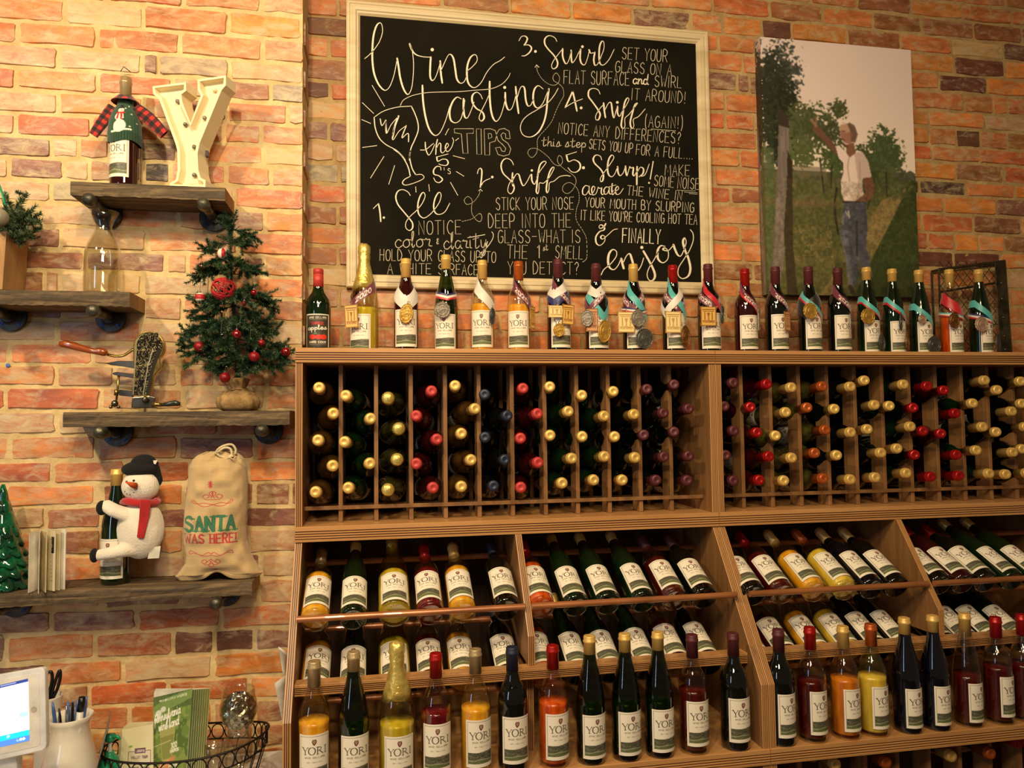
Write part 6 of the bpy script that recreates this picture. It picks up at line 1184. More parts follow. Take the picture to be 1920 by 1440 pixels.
for i, (x, y, dy) in enumerate(TIPS):
    tip = at(x, y, YTR+dy); ry = min(715, y-14 if y < 560 else y-22+rr.uniform(-6, 6)); ax_ = at(np.interp(ry, [410, 470, 530, 600, 660, 730], [433, 432, 434, 440, 444, 446]), ry, YTR)
    if i == 0: ax_ = at(433, 470, YTR)
    mid = (ax_+tip)/2+Vector((0, 0, .006)); br.tube([ax_, mid, tip], [.0016, .0014, .0008], 5)
    tw += [(ax_.lerp(mid, .3), mid, .019), (mid, tip, .018)]
    for s_ in range(12):
        c = ax_.lerp(tip, .25+rr.random()*.7); e = c+((tip-ax_).normalized()*.7+Vector((rr.uniform(-1, 1), rr.uniform(-1, .3), rr.uniform(-.6, .7)))).normalized()*rr.uniform(.024, .048); (tw2 if s_ % 3 == 0 else tw).append((c, e, .015)); br.tube([c, e], .0008, 4)
for a, b in zip(trunk[:-1], trunk[1:]): tw.append((a, b, .028 if a.z < .45 else .018))
keep(br.build('branches', mat('green_wire_branch', (40, 52, 30), .7)), tr)
o = needle_mesh('needles', tw, M['needles'], 230, seed=2, parent=tr); o['kind'] = 'stuff'; o = needle_mesh('frosted_needles', tw2, M['needles2'], 190, seed=3, parent=tr); o['kind'] = 'stuff'
sk = MB(); pr = [(0, 0), (.040, .0), (.053, .008), (.058, .022), (.056, .036), (.044, .050), (.022, .058), (.019, .064), (.026, .076), (.030, .088), (.028, .092), (.010, .088), (0, .086)]
bxs = X_at(447, Z3+.02, YTR); sk.lathe(pr, 40, (bxs, YTR, Z3+.0004)); rs_ = random.Random(8)
sk.v = [(bxs+(x-bxs)*(1+.05*math.sin(9*math.atan2(y-YTR, x-bxs)+z*40)+rs_.uniform(-.01, .01)), YTR+(y-YTR)*(1+.05*math.sin(9*math.atan2(y-YTR, x-bxs)+z*40)), z) for x, y, z in sk.v]
keep(sk.build('burlap_wrap', M['sack'], smooth=True), tr)
keep(MB().tube([(bxs+.023*math.cos(a), YTR+.023*math.sin(a), Z3+.0605+.002*math.sin(3*a)) for a in np.linspace(0, 2*PI, 20)], .0026, 6).tube([(bxs-.005, YTR-.022, Z3+.06), (bxs-.022, YTR-.034, Z3+.058), (bxs-.03, YTR-.036, Z3+.05)], .0022, 6).build('twist_tie', M['sack']), tr)
# ornaments hang from the tree: things of their own
OR = [(378, 501, 8, 'o', -.02, 'red glass bauble hanging upper left of the small tree'), (375, 558, 9, 'w', -.02, 'white and red bauble on long hook at the tree left'), (374, 650, 9.5, 'm', -.06, 'matt red bauble at the left of the lower branches'), (390, 686, 6.5, 'm', -.05, 'dark red bauble low at the left tree edge'),
      (422, 708, 9.5, 'm', -.075, 'matt red bauble hanging lowest, just above burlap'), (444, 627, 8.5, 'o', -.105, 'shiny red bauble on the front middle of tree'), (477, 669, 9.5, 'm', -.10, 'matt red bauble at the lower right front'), (536, 660, 9, 'o', -.03, 'shiny red bauble at the far right branch tip'),
      (490, 643, 6.5, 'm', -.075, 'dark red bauble half buried in right branches'), (476, 549, 6, 'o', -.05, 'small shiny red bauble right of the twine ball'), (458, 569, 4.5, 'o', -.065, 'tiny red bauble below the twine ball'), (417, 476, 10, 'c', -.045, 'red and white striped bauble near the tree top')]
for x, y, pr_, k, dy, lab in OR:
    c = at(x, y, YTR+dy); rad = pr_*c.y/1406*.99
    t = thing('bauble', lab, 'ornament', c, 0, 'baubles on the small christmas tree')
    if k in 'om': MB().ball((0, 0, 0), rad, 20, 14).build('ball', M['orn' if k == 'o' else 'orn_m'], t, True)
    else:
        rs = Ras(48, 24, (228, 216, 196)); rs.mix((np.sin(rs.X*2*PI/12) > .1).astype(float) if k == 'c' else ((rs.Y > 7)*(rs.Y < 15)).astype(float), (176, 18, 24))
        print_grid('ball', rs, lambda U, V: np.stack([rad*np.sin(U*2*PI)*np.sin(V*PI), -rad*np.cos(U*2*PI)*np.sin(V*PI), rad*np.cos(V*PI)], -1), M['print'], t)
    MB().lathe([(.0030, rad*.97), (.0030, rad+.0035), (.001, rad+.0040), (0, rad+.004)], 10).build('cap', M['silver'], t)
    hl = .03 if y in (558, 501) else .014
    MB().tube([(0, 0, rad+.003), (.001, 0, rad+.003+hl*.8), (.004, .002, rad+.003+hl), (.007, .004, rad+hl*.9)], .0006, 5).build('hook', M['silver'], t)
for (x0, y0), (x1, y1), wl in (((416, 600), (414, 628), 'left of the shiny front bauble'), ((453, 590), (449, 606), 'just above the shiny front bauble'), ((470, 612), (469, 636), 'right of the shiny front bauble')):
    a, b = at(x0, y0, YTR-.1), at(x1, y1, YTR-.1)
    tag(MB().tube([a+Vector((-.004, 0, -.004)), a, b, b+Vector((.004, 0, .002))], .0007, 5).build('ornament_hook', M['silver']), f'bare silver wire ornament hook {wl}', 'hook', 'bare wire hooks on the tree')
tb = thing('twine_ball', 'red ball of wound twine near the top of the tree', 'ornament', at(419, 542, YTR-.055)); rt = 21*2.16/1406; rb = random.Random(4); mb = MB()
for i in range(30):
    q = Vector((rb.gauss(0, 1), rb.gauss(0, 1), rb.gauss(0, 1))).normalized(); u_ = q.orthogonal().normalized(); v_ = q.cross(u_); of = rb.uniform(-.5, .5); rr_ = rt*math.sqrt(1-of*of*.6)
    mb.tube([tuple(q*of*rt*.6+(u_*math.cos(a)+v_*math.sin(a))*rr_) for a in np.linspace(0, 2*PI, 22)], .0009, 5, caps=False)
mb.build('wound_twine', M['twine'], tb)
# ---- bucket with greenery at the left edge
YBK = 2.22
p = thing('tin_planter', 'tapered tin and wood planter with pine sprigs cut by the left frame edge', 'planter', (at(-6, 540, YBK).x, YBK, Z2))
o = Vector(p.location); tp = at(32, 450, YBK)
W1 = tp.x-o.x; zt = tp.z-Z2; xb_ = at(20, 540, YBK).x-o.x
mb = MB(); mb.add([(-xb_*1.2-.03, -.05, .0004), (xb_, -.05, .0004), (xb_, .05, .0004), (-xb_*1.2-.03, .05, .0004), (-W1-.03, -.062, zt), (W1-.006, -.062, zt), (W1-.006, .062, zt), (-W1-.03, .062, zt)], [(0, 3, 2, 1), (0, 1, 5, 4), (1, 2, 6, 5), (2, 3, 7, 6), (3, 0, 4, 7)]); mb.build('tin_body', M['bucket'], p)
MB().prism([(W1-.019, -.064, zt+.006), (W1+.002, -.064, zt+.010), (xb_+.003, -.053, .001), (xb_-.014, -.053, .001)], (0, .127, 0)).build('wooden_side', mat('pale_wood_slat', (190, 146, 92), .6, col2=(160, 118, 70), nscale=20, stretch=(3, 1, .3), bump=.2), p)
tw = []; rg_ = random.Random(9)
for x, y, dy in ((80, 412, 0), (78, 400, -.04), (70, 385, .02), (52, 362, 0), (40, 372, -.05), (30, 398, -.07), (76, 430, -.04), (60, 446, -.06), (45, 455, -.03), (20, 380, 0), (10, 362, .02), (62, 395, -.07), (5, 420, -.08), (74, 445, .01), (28, 440, -.08), (-5, 400, 0)):
    tip = at(x, y, YBK+dy); st_ = at(5, 440, YBK); mid = st_.lerp(tip, .45); tw += [(mid, tip, .02), (st_, mid, .02)]
    for _ in range(3): c = mid.lerp(tip, rg_.random()); tw.append((c, c+Vector((rg_.uniform(-.3, 1), rg_.uniform(-.8, .2), rg_.uniform(-.6, .7))).normalized()*.03, .014))
g_ = needle_mesh('pine_sprigs', tw, M['needles2'], 210, seed=7, parent=p); g_['kind'] = 'stuff'
keep(MB().ball(at(-2, 408, YBK-.09), .024, 16, 10).build('grey_bauble', mat('grey_bauble', (150, 140, 118), .35), smooth=True), p)
keep(MB().tube([at(-4, 340, YBK-.05), at(4, 362, YBK-.06), at(10, 385, YBK-.07)], .003, 6, sq=.3).build('green_ribbon', M['greenp'], smooth=True), p)
# ---- ceramic tree
cx_, cz_ = at(2, 1100, 2.24), Z4+.0005; zt = at(7, 908, 2.235).z-cz_; YG = 2.235; xg = X_at(2, Z4+.03, YG); sc_ = zt/.30
g = thing('ceramic_tree', 'glossy green ceramic christmas tree at the far left of the lowest shelf', 'ornament', (xg, YG, cz_))
tiers = 9; mb = MB(); n = 54; rowsz = []
for k in range(tiers):
    z0 = .018+.255*(k/tiers)**.96; z1 = .018+.255*((k+1.25)/tiers)**.96; R0 = .088*(1-k/tiers)**.92+.006; lob = max(5, 13-k)
    ph = k*.7
    for (f, zz_) in ((1.0, z0-.010), (1.06, z0-.002), (.94, z0+.010), (.78, z0+.6*(z1-z0)), (.62, z1)): rowsz.append((R0*f, zz_, lob, ph, f))
vs = []
for R0, z, lob, ph, f in rowsz:
    for i in range(n):
        a = 2*PI*i/n; c = abs(math.cos(lob*a/2+ph)); w = (.16 if f > .9 else .05); vs.append((R0*(1-w+w*c)*math.cos(a)*sc_, R0*(1-w+w*c)*math.sin(a)*sc_, (z-(.010*(c) if f > .9 else 0))*sc_))
vs = [((.086*sc_)*math.cos(2*PI*i/n), (.086*sc_)*math.sin(2*PI*i/n), 0) for i in range(n)]+[((.090*sc_)*math.cos(2*PI*i/n), (.090*sc_)*math.sin(2*PI*i/n), .008*sc_) for i in range(n)]+vs+[(.004*math.cos(2*PI*i/n), .004*math.sin(2*PI*i/n), zt) for i in range(n)]
m_ = len(vs)//n; mb.add(vs, [(j*n+i, j*n+(i+1) % n, (j+1)*n+(i+1) % n, (j+1)*n+i) for j in range(m_-1) for i in range(n)]+[tuple(range(n))[::-1], tuple((m_-1)*n+i for i in range(n))]); mb.build('glazed_body', M['glaze'], g, True)
# ---- little booklet standing open
bk = thing('booklet', 'small cream booklet standing open between ceramic tree and snowman bottle', 'book', (at(75, 1105, 2.19).x, 2.19, Z4+.0004))
bo = Vector(bk.location); hb = at(76, 992, 2.19).z-Z4
spine = Vector((0, 0, 0))
for i, (px, dy, hh_, m) in enumerate(((53, -.045, .97, 'paper'), (72, -.060, .985, 'paper'), (86, -.052, .98, 'cream_paper'), (103, -.040, 1., 'cream_paper'), (112, -.030, 1., 'cream_paper'), (122, -.022, 1.0, 'paper'))):
    e = at(px, 1100, 2.19+dy)-bo; e.z = 0; s0 = Vector((.002*i-.004, .0, 0)); d = (e-s0); nr = Vector((-d.y, d.x, 0)).normalized()*.0007; s1 = s0+d
    mid = s0.lerp(s1, .5)+Vector((.002, -.002, 0)); ps = [s0, mid, s1]; mb = MB(); v = []
    for q_ in ps: v += [q_-nr, q_+nr, q_+nr+Vector((0, 0, hb*hh_)), q_-nr+Vector((0, 0, hb*hh_))]
    mb.add(v, [(4*a+k, 4*a+(k+1) % 4, 4*(a+1)+(k+1) % 4, 4*(a+1)+k) for a in range(2) for k in range(4)]+[(0, 1, 2, 3), (8, 11, 10, 9)]); mb.build('page', M[m], bk)
    if i in (0, 3):
        rs = Ras(40, 80, (226, 214, 178)); 
        for yy in range(12, 70, 5): rs.line([(6, yy), (34-(yy*7) % 9, yy)], .7, (150, 140, 116))
        if i == 3: rs.rect(28, 8, 36, 30, (40, 36, 34)); rs.text('YORI', 30, 28, 30, 10, 5, .9, (220, 210, 190))
        q0, q1 = s0-nr*1.5, s1-nr*1.5
        if (q0.y+q1.y) > (s0+nr+s1+nr).y: q0, q1 = s0+nr*1.5, s1+nr*1.5
        a0, a1 = s0+Vector((0, -.0012, 0)), s1+Vector((0, -.0012, 0))
        if i == 0: a0, a1 = a1, a0
        print_grid('printed_page', rs, lambda U, V: np.stack([a0.x+(a1.x-a0.x)*U, a0.y+(a1.y-a0.y)*U, hb*.98*(1-V)+.001], -1), M['print'], bk)
# ---- snowman hugging a bottle
YN = 2.225
xh = X_at(216, Z4, YN); hs = top_scale(219, 880, YN, Z4, .325)
bottle('gold-capped green bottle hugged by the plush snowman, lowest left shelf', 'h', 'c_gold', 'g_green', None, (xh, YN, Z4+.0004), turn=-.25, scale=hs)
sn = thing('plush_snowman', 'white plush snowman in black hat and red scarf hugging the bottle', 'plush toy', (at(262, 1080, 2.20).x, 2.20, at(262, 1050, 2.2).z))
def Nn(x, y, Y=2.19): return at(x/3.4286, 840+y/3.4286, Y)
bm = MB(); bm.ball(Nn(905, 520), .061, 20, 14, (.98, .75, 1.32)); bm.ball(Nn(905, 245), .0475, 20, 14, (1.02, .85, .92))
bm.tube([Nn(880, 430, 2.18), Nn(800, 425, 2.165), Nn(730, 400, 2.155), Nn(668, 362, 2.165)], [.022, .021, .020, .018], 12, sq=.8)
bm.tube([Nn(880, 640, 2.18), Nn(800, 655, 2.160), Nn(720, 672, 2.150), Nn(628, 690, 2.160)], [.026, .020, .017, .0155], 12, sq=.9)
bm.tube([Nn(980, 430, 2.21), Nn(900, 420, 2.26), Nn(800, 420, 2.27)], [.02, .018, .016], 10)
o = bm.build('body', M['fleece'], smooth=True); rm = o.modifiers.new('join', 'REMESH'); rm.mode = 'VOXEL'; rm.voxel_size = .0035; rm.use_smooth_shade = True; sm_ = o.modifiers.new('smooth', 'SMOOTH'); sm_.factor = .6; sm_.iterations = 4; keep(o, sn)
keep(MB().ball(Nn(655, 385, 2.160), .0195, 14, 10, (.72, .8, 1.)).build('mitten', M['black'], smooth=True), sn)
keep(MB().ball(Nn(607, 690, 2.157), .0200, 14, 10, (.55, .8, .95)).build('boot', M['black'], smooth=True), sn)
ht = MB(); hc = Nn(905, 135, 2.195); ht.ball(hc, .0465, 20, 12, (1.05, .9, .48)); ht.ball(Nn(1005, 200, 2.20), .017, 12, 8, (.7, 1, 1.3)); ht.ball(Nn(925, 100, 2.195), .034, 16, 10, (1.0, .8, .75)); ht.tube([Nn(975, 120, 2.195), Nn(1005, 105, 2.19), Nn(1018, 88, 2.19)], [.012, .008, .002], 8); ht.tube([Nn(985, 150, 2.2), Nn(1020, 215, 2.195), Nn(1018, 240, 2.19)], [.02, .012, .006], 8)
o = ht.build('hat', M['black'], smooth=True); rm = o.modifiers.new('join', 'REMESH'); rm.mode = 'VOXEL'; rm.voxel_size = .003; rm.use_smooth_shade = True; keep(o, sn)
keep(MB().prism([Nn(x, y, 2.165) for x, y in ((985, 80), (1012, 78), (1000, 105), (988, 100))], (0, .002, 0)).build('hat_lining', M['fleece']), sn)
c_ = Nn(905, 345, 2.195); keep(MB().tube([(c_.x+.0405*math.cos(a), c_.y+.034*math.sin(a), c_.z+.004*math.sin(a*2)) for a in np.linspace(0, 2*PI, 26)], .0095, 10, sq=1.3).build('scarf', M['redfelt'], smooth=True), sn)
keep(bevel(MB().prism([Nn(x, y, 2.142) for x, y in ((900, 330), (968, 335), (962, 420), (925, 580), (900, 585), (878, 572), (893, 450))], (0, .006, 0)).build('scarf_end', M['redfelt']), .002, 2), sn)
keep(bevel(MB().prism([Nn(x, y, 2.185) for x, y in ((975, 340), (990, 350), (1032, 430), (1038, 490), (1015, 480), (990, 400))], (0, .006, 0)).build('scarf_end', M['redfelt']), .002, 2), sn)
nc = [Nn(870, 243, 2.146), Nn(845, 235, 2.135), Nn(806, 218, 2.125)]; keep(MB().tube(nc, [.0085, .0065, .001], 10).build('nose', M['orangefelt'], smooth=True), sn)
fc = Nn(905, 245)
for x, y, rr_ in ((838, 211, .0030), (887, 203, .0032), (826, 272, .0014), (838, 287, .0014), (860, 292, .0014), (888, 277, .0014), (908, 256, .0014)):
    q = Nn(x, y); dx, dz = (q.x-fc.x)/(.0475*1.02), (q.z-fc.z)/(.0475*.92); y_ = fc.y-.0475*.85*math.sqrt(max(.02, 1-dx*dx-dz*dz))
    keep(MB().ball((q.x, y_-.0002, q.z), rr_, 8, 6).build('eye' if rr_ > .002 else 'mouth_stitch', M['blackp'], smooth=True), sn)
tg = [Nn(x, y, 2.17) for x, y in ((968, 640), (1033, 630), (1022, 708), (948, 712))]; keep(MB().prism(tg, (0, .0012, 0)).build('care_tag', M['paper']), sn)
# ---- burlap sack
YSK = 2.225
sk_ = thing('burlap_sack', 'tall burlap gift sack with green and red lettering on the lowest shelf', 'sack', (at(412, 1080, YSK).x, YSK, Z4+.0005))
so = Vector(sk_.location)
yy_ = [20, 45, 70, 120, 200, 300, 400, 500, 600, 680, 730, 770, 800, 830, 852]; xl_ = [1330, 1268, 1240, 1218, 1214, 1202, 1190, 1183, 1185, 1200, 1195, 1165, 1140, 1128, 1150]; xr_ = [1500, 1545, 1568, 1585, 1590, 1592, 1590, 1580, 1586, 1610, 1635, 1660, 1680, 1692, 1665]; dp = [.02, .035, .045, .052, .056, .058, .058, .058, .056, .052, .050, .045, .042, .036, .030]
SW, SH = 190, 340
r = Ras(SW, SH, (206, 174, 122)); nb = vnoise(SH, SW, 12, 8, 4); r.mix((nb > .5)*.12, (176, 146, 98)); r.mix((np.sin(r.X*2.2) > .6)*.10+(np.sin(r.Y*2.2) > .6)*.10, (150, 120, 76))
def sp(x, y): k = (y-20)/832; xl = np.interp(y, yy_, xl_); xr = np.interp(y, yy_, xr_); u = (x-xl)/(xr-xl); u = .545+math.asin(max(-1, min(1, 2*u-1)))/PI; return (u*SW, k*SH)
RD, GR = (186, 62, 60), (62, 124, 88)
def sl(P, w, c): r.line([sp(*p) for p in P], w, c)
for a in np.linspace(0, PI, 5)[:-1]: sl([(1353-14*math.cos(a), 224-22*math.sin(a)), (1353+14*math.cos(a), 224+22*math.sin(a))], 2.2, RD)
for s_ in (1, -1):
    for C_, pts_ in ((1365, [(0, 280), (10, 262), (0, 250)]),):
        sl([tuple(p) for p in cr_spline([(C_+s_*a, b) for a, b in ((0, 320), (40, 318), (60, 300), (40, 286), (20, 298), (36, 310))], 6)], 1.3, RD)
        sl([tuple(p) for p in cr_spline([(C_+s_*a, b) for a, b in ((0, 352), (50, 340), (100, 345), (128, 330), (115, 322), (105, 335), (70, 358), (30, 360), (0, 348))], 6)], 1.3, RD)
        sl([tuple(p) for p in cr_spline([(C_+s_*a, b) for a, b in ((5, 300), (20, 282), (8, 268), (-4, 280), (10, 310))], 6)], 1.2, RD)
        sl([tuple(p) for p in cr_spline([(1355+s_*a, b) for a, b in ((0, 668), (50, 672), (100, 655), (135, 660), (130, 642), (110, 645), (60, 668), (20, 650), (0, 660))], 6)], 1.3, RD)
        sl([tuple(p) for p in cr_spline([(1352+s_*a, b) for a, b in ((0, 720), (30, 728), (58, 710), (40, 695), (25, 708), (40, 720), (10, 700), (0, 690))], 6)], 1.3, RD)
        sl([tuple(p) for p in cr_spline([(1352+s_*a, b) for a, b in ((0, 742), (16, 732), (6, 715), (0, 705))], 6)], 1.2, RD)
for a in np.linspace(0, PI, 5)[:-1]: sl([(1368-12*math.cos(a), 770-12*math.sin(a)), (1368+12*math.cos(a), 770+12*math.sin(a))], 1.8, RD)
for st in layout('SANTA', 1196, 515, 1508, 512, 88): 
    if len(st) > 1:
        sl(st, 7., (44, 100, 70)); sl(st, 4.2, GR)
        for e in (st[0], st[-1]):
            if e[1] < 440 or e[1] > 500: sl([(e[0]-17, e[1]), (e[0]+17, e[1])], 3.4, GR)
for st in layout('WAS HERE!', 1194, 590, 1520, 592, 56): 
    if len(st) > 1:
        sl(st, 3.6, RD)
        for e in (st[0], st[-1]):
            if e[1] < 545 or e[1] > 582: sl([(e[0]-9, e[1]), (e[0]+9, e[1])], 2., RD)
Lx = [Nn(a, b, YSK).x-so.x for a, b in zip(xl_, yy_)]; Rx = [Nn(a, b, YSK).x-so.x for a, b in zip(xr_, yy_)]; Zz = [Nn(1400, b, YSK).z-so.z for b in yy_]; k_ = (np.array(yy_)-20)/832
Zz[-1] = .001; Zz[-2] = max(Zz[-2], .012)
wn = vnoise(SH+1, SW+1, 14, 9, 6)
def sackf(U, V, s_=1):
    a = (U-.5)*PI; xl = np.interp(V, k_, Lx); xr = np.interp(V, k_, Rx); z = np.interp(V, k_, Zz); d = np.interp(V, k_, dp)
    x = (xl+xr)/2+(xr-xl)/2*np.sin(a); y = -s_*d*np.cos(a)**.8; y = y+(wn-.5)*.014*np.cos(a)*(V > .02)+.006*np.sin(U*26+V*3)*np.clip(1-V*7, 0, 1)
    arch = np.clip((V-.88)/.12, 0, 1)*np.exp(-((x-(-.002))/.028)**2)*.022; z = z+arch
    return np.stack([x, y, z], -1)
print_grid('printed_front', r, sackf, M['burlap'], sk_)
rb_ = Ras(60, 90, (190, 156, 104)); wn_b = wn; wn = vnoise(91, 61, 14, 9, 6); print_grid('plain_back', rb_, lambda U, V: sackf(U, V, -1), M['burlap'], sk_)
mb = MB()
for P_ in ([(1385, 42), (1400, 10), (1440, -15), (1490, -22), (1515, 8), (1512, 40)], [(1395, 30), (1440, 0), (1480, 5), (1490, 40), (1470, 60)], [(1395, 38), (1420, 55), (1460, 60), (1500, 50)]): mb.tube([tuple(p) for p in cr_spline([Nn(*q, YSK-.035) for q in P_], 5)], .0033, 7)
keep(mb.build('cord_loop', M['rope'], smooth=True), sk_)
keep(MB().tube([tuple(p) for p in cr_spline([Nn(*q, YSK-.045) for q in ((1455, 72), (1475, 60), (1500, 72), (1515, 55), (1530, 65), (1560, 80))], 5)], .0012, 5).build('loose_thread', M['rope'], smooth=True), sk_)

# ------------------------------------------------------------ counter and the things on it
ZC = -.93
cn = MB().box(-1.6, -.245, 1.35, 2.28, ZC-.035, ZC); ctr = thing('counter', 'white laminate counter below the brick wall', 'counter', (-.9, 1.8, ZB)); keep(bevel(cn.build('top_board', M['counter']), .003, 2), ctr)
keep(MB().box(-1.58, -.26, 1.40, 2.27, ZB+.001, ZC-.0355).build('cabinet_body', M['counter']), ctr)
# pen jar
YJ = 2.10
jx = X_at(130, ZC+.05, YJ); jt = at(128, 1342, YJ).z-ZC; s = jt/.135
j = thing('pen_jar', 'white glazed ceramic jar full of blue pens beside the tablet', 'jar', (jx, YJ, ZC+.0004))
jp = [(0, .003), (.052, 0), (.062, .004), (.068, .020), (.068, .045), (.060, .075), (.049, .100), (.044, .118), (.047, .130), (.055, .140), (.052, .1405), (.044, .130), (.040, .118), (.045, .100), (.056, .070), (.062, .03), (.04, .01), (0, .009)]
MB().lathe([(r*.96, z*s*.965) for r, z in jp], 36).build('jar_body', M['ceramic'], j, True)
jt2 = jt
PEN = [(-.022, .02, 'bluep', .0045, .030, -.018), (-.008, .018, 'bluep', .0045, .032, -.005), (.006, .0, 'blackp', .0050, .040, .004), (.012, -.01, 'blackp', .004, .046, .008), (.020, -.014, 'bluep', .0045, .056, .024), (.030, -.006, 'bluep', .005, .060, .040), (-.03, -.01, 'bluep', .0045, .052, -.036), (-.016, -.018, 'blackp', .004, .036, -.016), (.002, -.02, 'silver', .0035, .044, .002)]
for i, (a, b, m, rr_, up_, tx) in enumerate(PEN):
    e = Vector((jx+tx, YJ+b*1.6, ZC+jt+up_*.8)); s0 = Vector((jx+a*.3, YJ+b*.5, ZC+.02))
    t = thing('pen', ['blue pen leaning left in the jar front', 'blue pen upright just left of the jar middle', 'black pen in the middle of the jar', 'tall black pen right of the jar middle', 'long blue pen right of the black pens', 'blue pen leaning furthest right in the jar', 'tall blue pen leaning furthest left in the jar', 'short black pen at the left jar rim', 'slim silver pen in the middle of the jar'][i], 'pen', s0, 0, 'pens in the white jar')
    d = e-s0; MB().tube([(0, 0, 0), d*.9, d], [rr_, rr_, rr_*.5], 8).build('barrel', M[m], t, True); n_ = d.normalized(); MB().tube([d*.78+Vector((0, -rr_-.001, 0)), d*.97+Vector((0, -rr_-.001, 0))], .001, 5).build('clip', M['silver'] if i % 2 else M[m], t)
mkr = thing('marker', 'fat white marker with black cap tilted in the jar', 'marker', (jx+.015, YJ-.02, ZC+.03)); MB().tube([(0, 0, 0), (.016, -.004, jt-.012)], .008, 10).build('barrel', M['white'], mkr, True); MB().tube([(.016, -.004, jt-.012), (.021, -.006, jt+.022)], [.0085, .0078], 10).build('cap', M['blackp'], mkr, True)
# second cup with scissors
cx2 = X_at(88, ZC+.1, 2.17); ct = at(88, 1305, 2.17).z-ZC; cu = thing('tall_cup', 'white ceramic cup holding scissors behind the tablet', 'cup', (cx2, 2.17, ZC+.0004)); MB().lathe([(0, .003), (.026, 0), (.030, .004), (.029, ct*.7), (.034, ct-.003), (.035, ct), (.033, ct), (.027, ct*.7), (.027, .012), (0, .008)], 30).build('cup_body', M['ceramic'], cu, True)
sc2 = thing('scissors', 'black handled scissors standing in the white cup', 'scissors', (cx2, 2.165, ZC+.03))
for pts_, nm in (([(88, 1318), (86, 1290), (88, 1265), (96, 1260), (98, 1275), (92, 1300), (90, 1318)], 'finger_loop'), ([(96, 1312), (100, 1290), (107, 1268), (112, 1257), (113, 1270), (108, 1290), (98, 1312)], 'finger_loop')):
    keep(MB().tube([tuple(p) for p in cr_spline([at(*q, 2.155) for q in pts_], 5)], .0040, 8).build(nm, M['blackp'], smooth=True), sc2)
keep(MB().prism([at(x, y, 2.163) for x, y in ((88, 1316), (98, 1312), (94, 1420), (92, 1420))], (0, .002, 0)).build('blade', M['steel']), sc2)
# tablet on stand
YTA = 1.86
ta = thing('tablet', 'white tablet with lit checkout screen on stand at lower left', 'tablet', at(20, 1420, YTA))
TN = Vector((-.10, -1, .12)).normalized(); TP = at(40, 1340, YTA)
def Q(x, y, d=0.): return on(x, y, TP, TN)+TN*d
def rr_poly(c, r_): # rounded corners along a quad of pixel corners
    out = []; n = len(c)
    for i in range(n):
        p, a, b = np.array(c[i], float), np.array(c[i-1], float), np.array(c[(i+1) % n], float); u = (a-p)/np.linalg.norm(a-p)*r_; v = (b-p)/np.linalg.norm(b-p)*r_
        for t in np.linspace(0, 1, 6): out.append(tuple((p+u)*(1-t)**2+p*2*t*(1-t)+(p+v)*t*t))
    return out
oc = [(-170, 1294), (84, 1250), (87, 1406), (-170, 1462)]
keep(bevel(MB().prism([Q(x, y) for x, y in rr_poly(oc, 13)], -TN*.016).build('stand_shell', M['white']), .002, 2), ta)
keep(MB().prism([Q(x, y, .0008) for x, y in rr_poly([(-155, 1303), (73, 1262), (76, 1398), (-155, 1448)], 9)], -TN*.0008).build('bezel', mat('warm_white_bezel', (236, 226, 208), .3)), ta)
sc_r = Ras(120, 80, (238, 246, 252)); sc_r.rect(0, 0, 120, 4, (30, 44, 110)); sc_r.rect(0, 66, 120, 73, (30, 176, 190)); sc_r.rect(0, 73, 120, 80, (70, 116, 220)); sc_r.rect(108, 42, 119, 48, (150, 220, 210))
for yy in (10, 18, 26, 34, 52, 59): sc_r.line([(108, yy), (117, yy)], 1., (170, 200, 220))
for yy in range(9, 62, 7): sc_r.line([(40, yy), (40+(yy*13) % 40, yy)], 1.2, (186, 206, 226))
sc_r.text('Pay', 92, 70.5, 100, 70.5, 2.4, .7, (240, 250, 250)); sc_r.text('LOG', 104, 77, 114, 77, 2, .6, (230, 240, 255)); sc_r.line([(84, 1.8), (104, 1.8)], .7, (220, 230, 250))
s00, s10, s11, s01 = Q(-120, 1313, .0014), Q(53, 1272, .0014), Q(56, 1388, .0014), Q(-120, 1428, .0014)
def scf(U, V): return np.stack([(s00[k]*(1-U)+s10[k]*U)*(1-V)+(s01[k]*(1-U)+s11[k]*U)*V for k in range(3)], -1)
keep(print_grid('screen', sc_r, scf, M['screen']), ta)
hb_ = Q(64, 1330, .0012); keep(MB().lathe([(.0062, 0), (.0062, .0006), (.0052, .0006), (.0050, .0002), (0, .0002)], 20, hb_, TN).build('home_button', mat('button_ring', (200, 184, 160), .3)), ta)
nk = Q(5, 1420, -.02); keep(bevel(MB().box(nk.x-.03, nk.x+.018, nk.y, nk.y+.03, ZC+.012, nk.z+.04).build('stand_neck', M['white']), .003, 2), ta)
keep(MB().lathe([(.07, 0), (.07, .006), (.064, .0115), (0, .012)], 36, (nk.x-.006, nk.y+.02, ZC+.0004)).build('stand_base', M['white']), ta)
# acrylic sign holder edge-on
a_ = [at(205, 1335, 2.02), at(200, 1360, 2.05), at(176, 1480, 2.05), at(171, 1480, 1.98)]
sg = MB(); p0, p1 = at(207, 1333, 2.06), at(170, 1500, 1.98); sg.add([at(207, 1333, 2.08), at(200, 1368, 1.96), at(172, 1470, 1.96), at(186, 1462, 2.10)], [(0, 1, 2, 3)])
o = sg.build('acrylic_sign', mat('grey_card', (120, 118, 110), .35)); so_ = o.modifiers.new('thick', 'SOLIDIFY'); so_.thickness = .002; tag(o, 'thin grey sign holder seen edge-on right of the pen jar', 'sign holder')
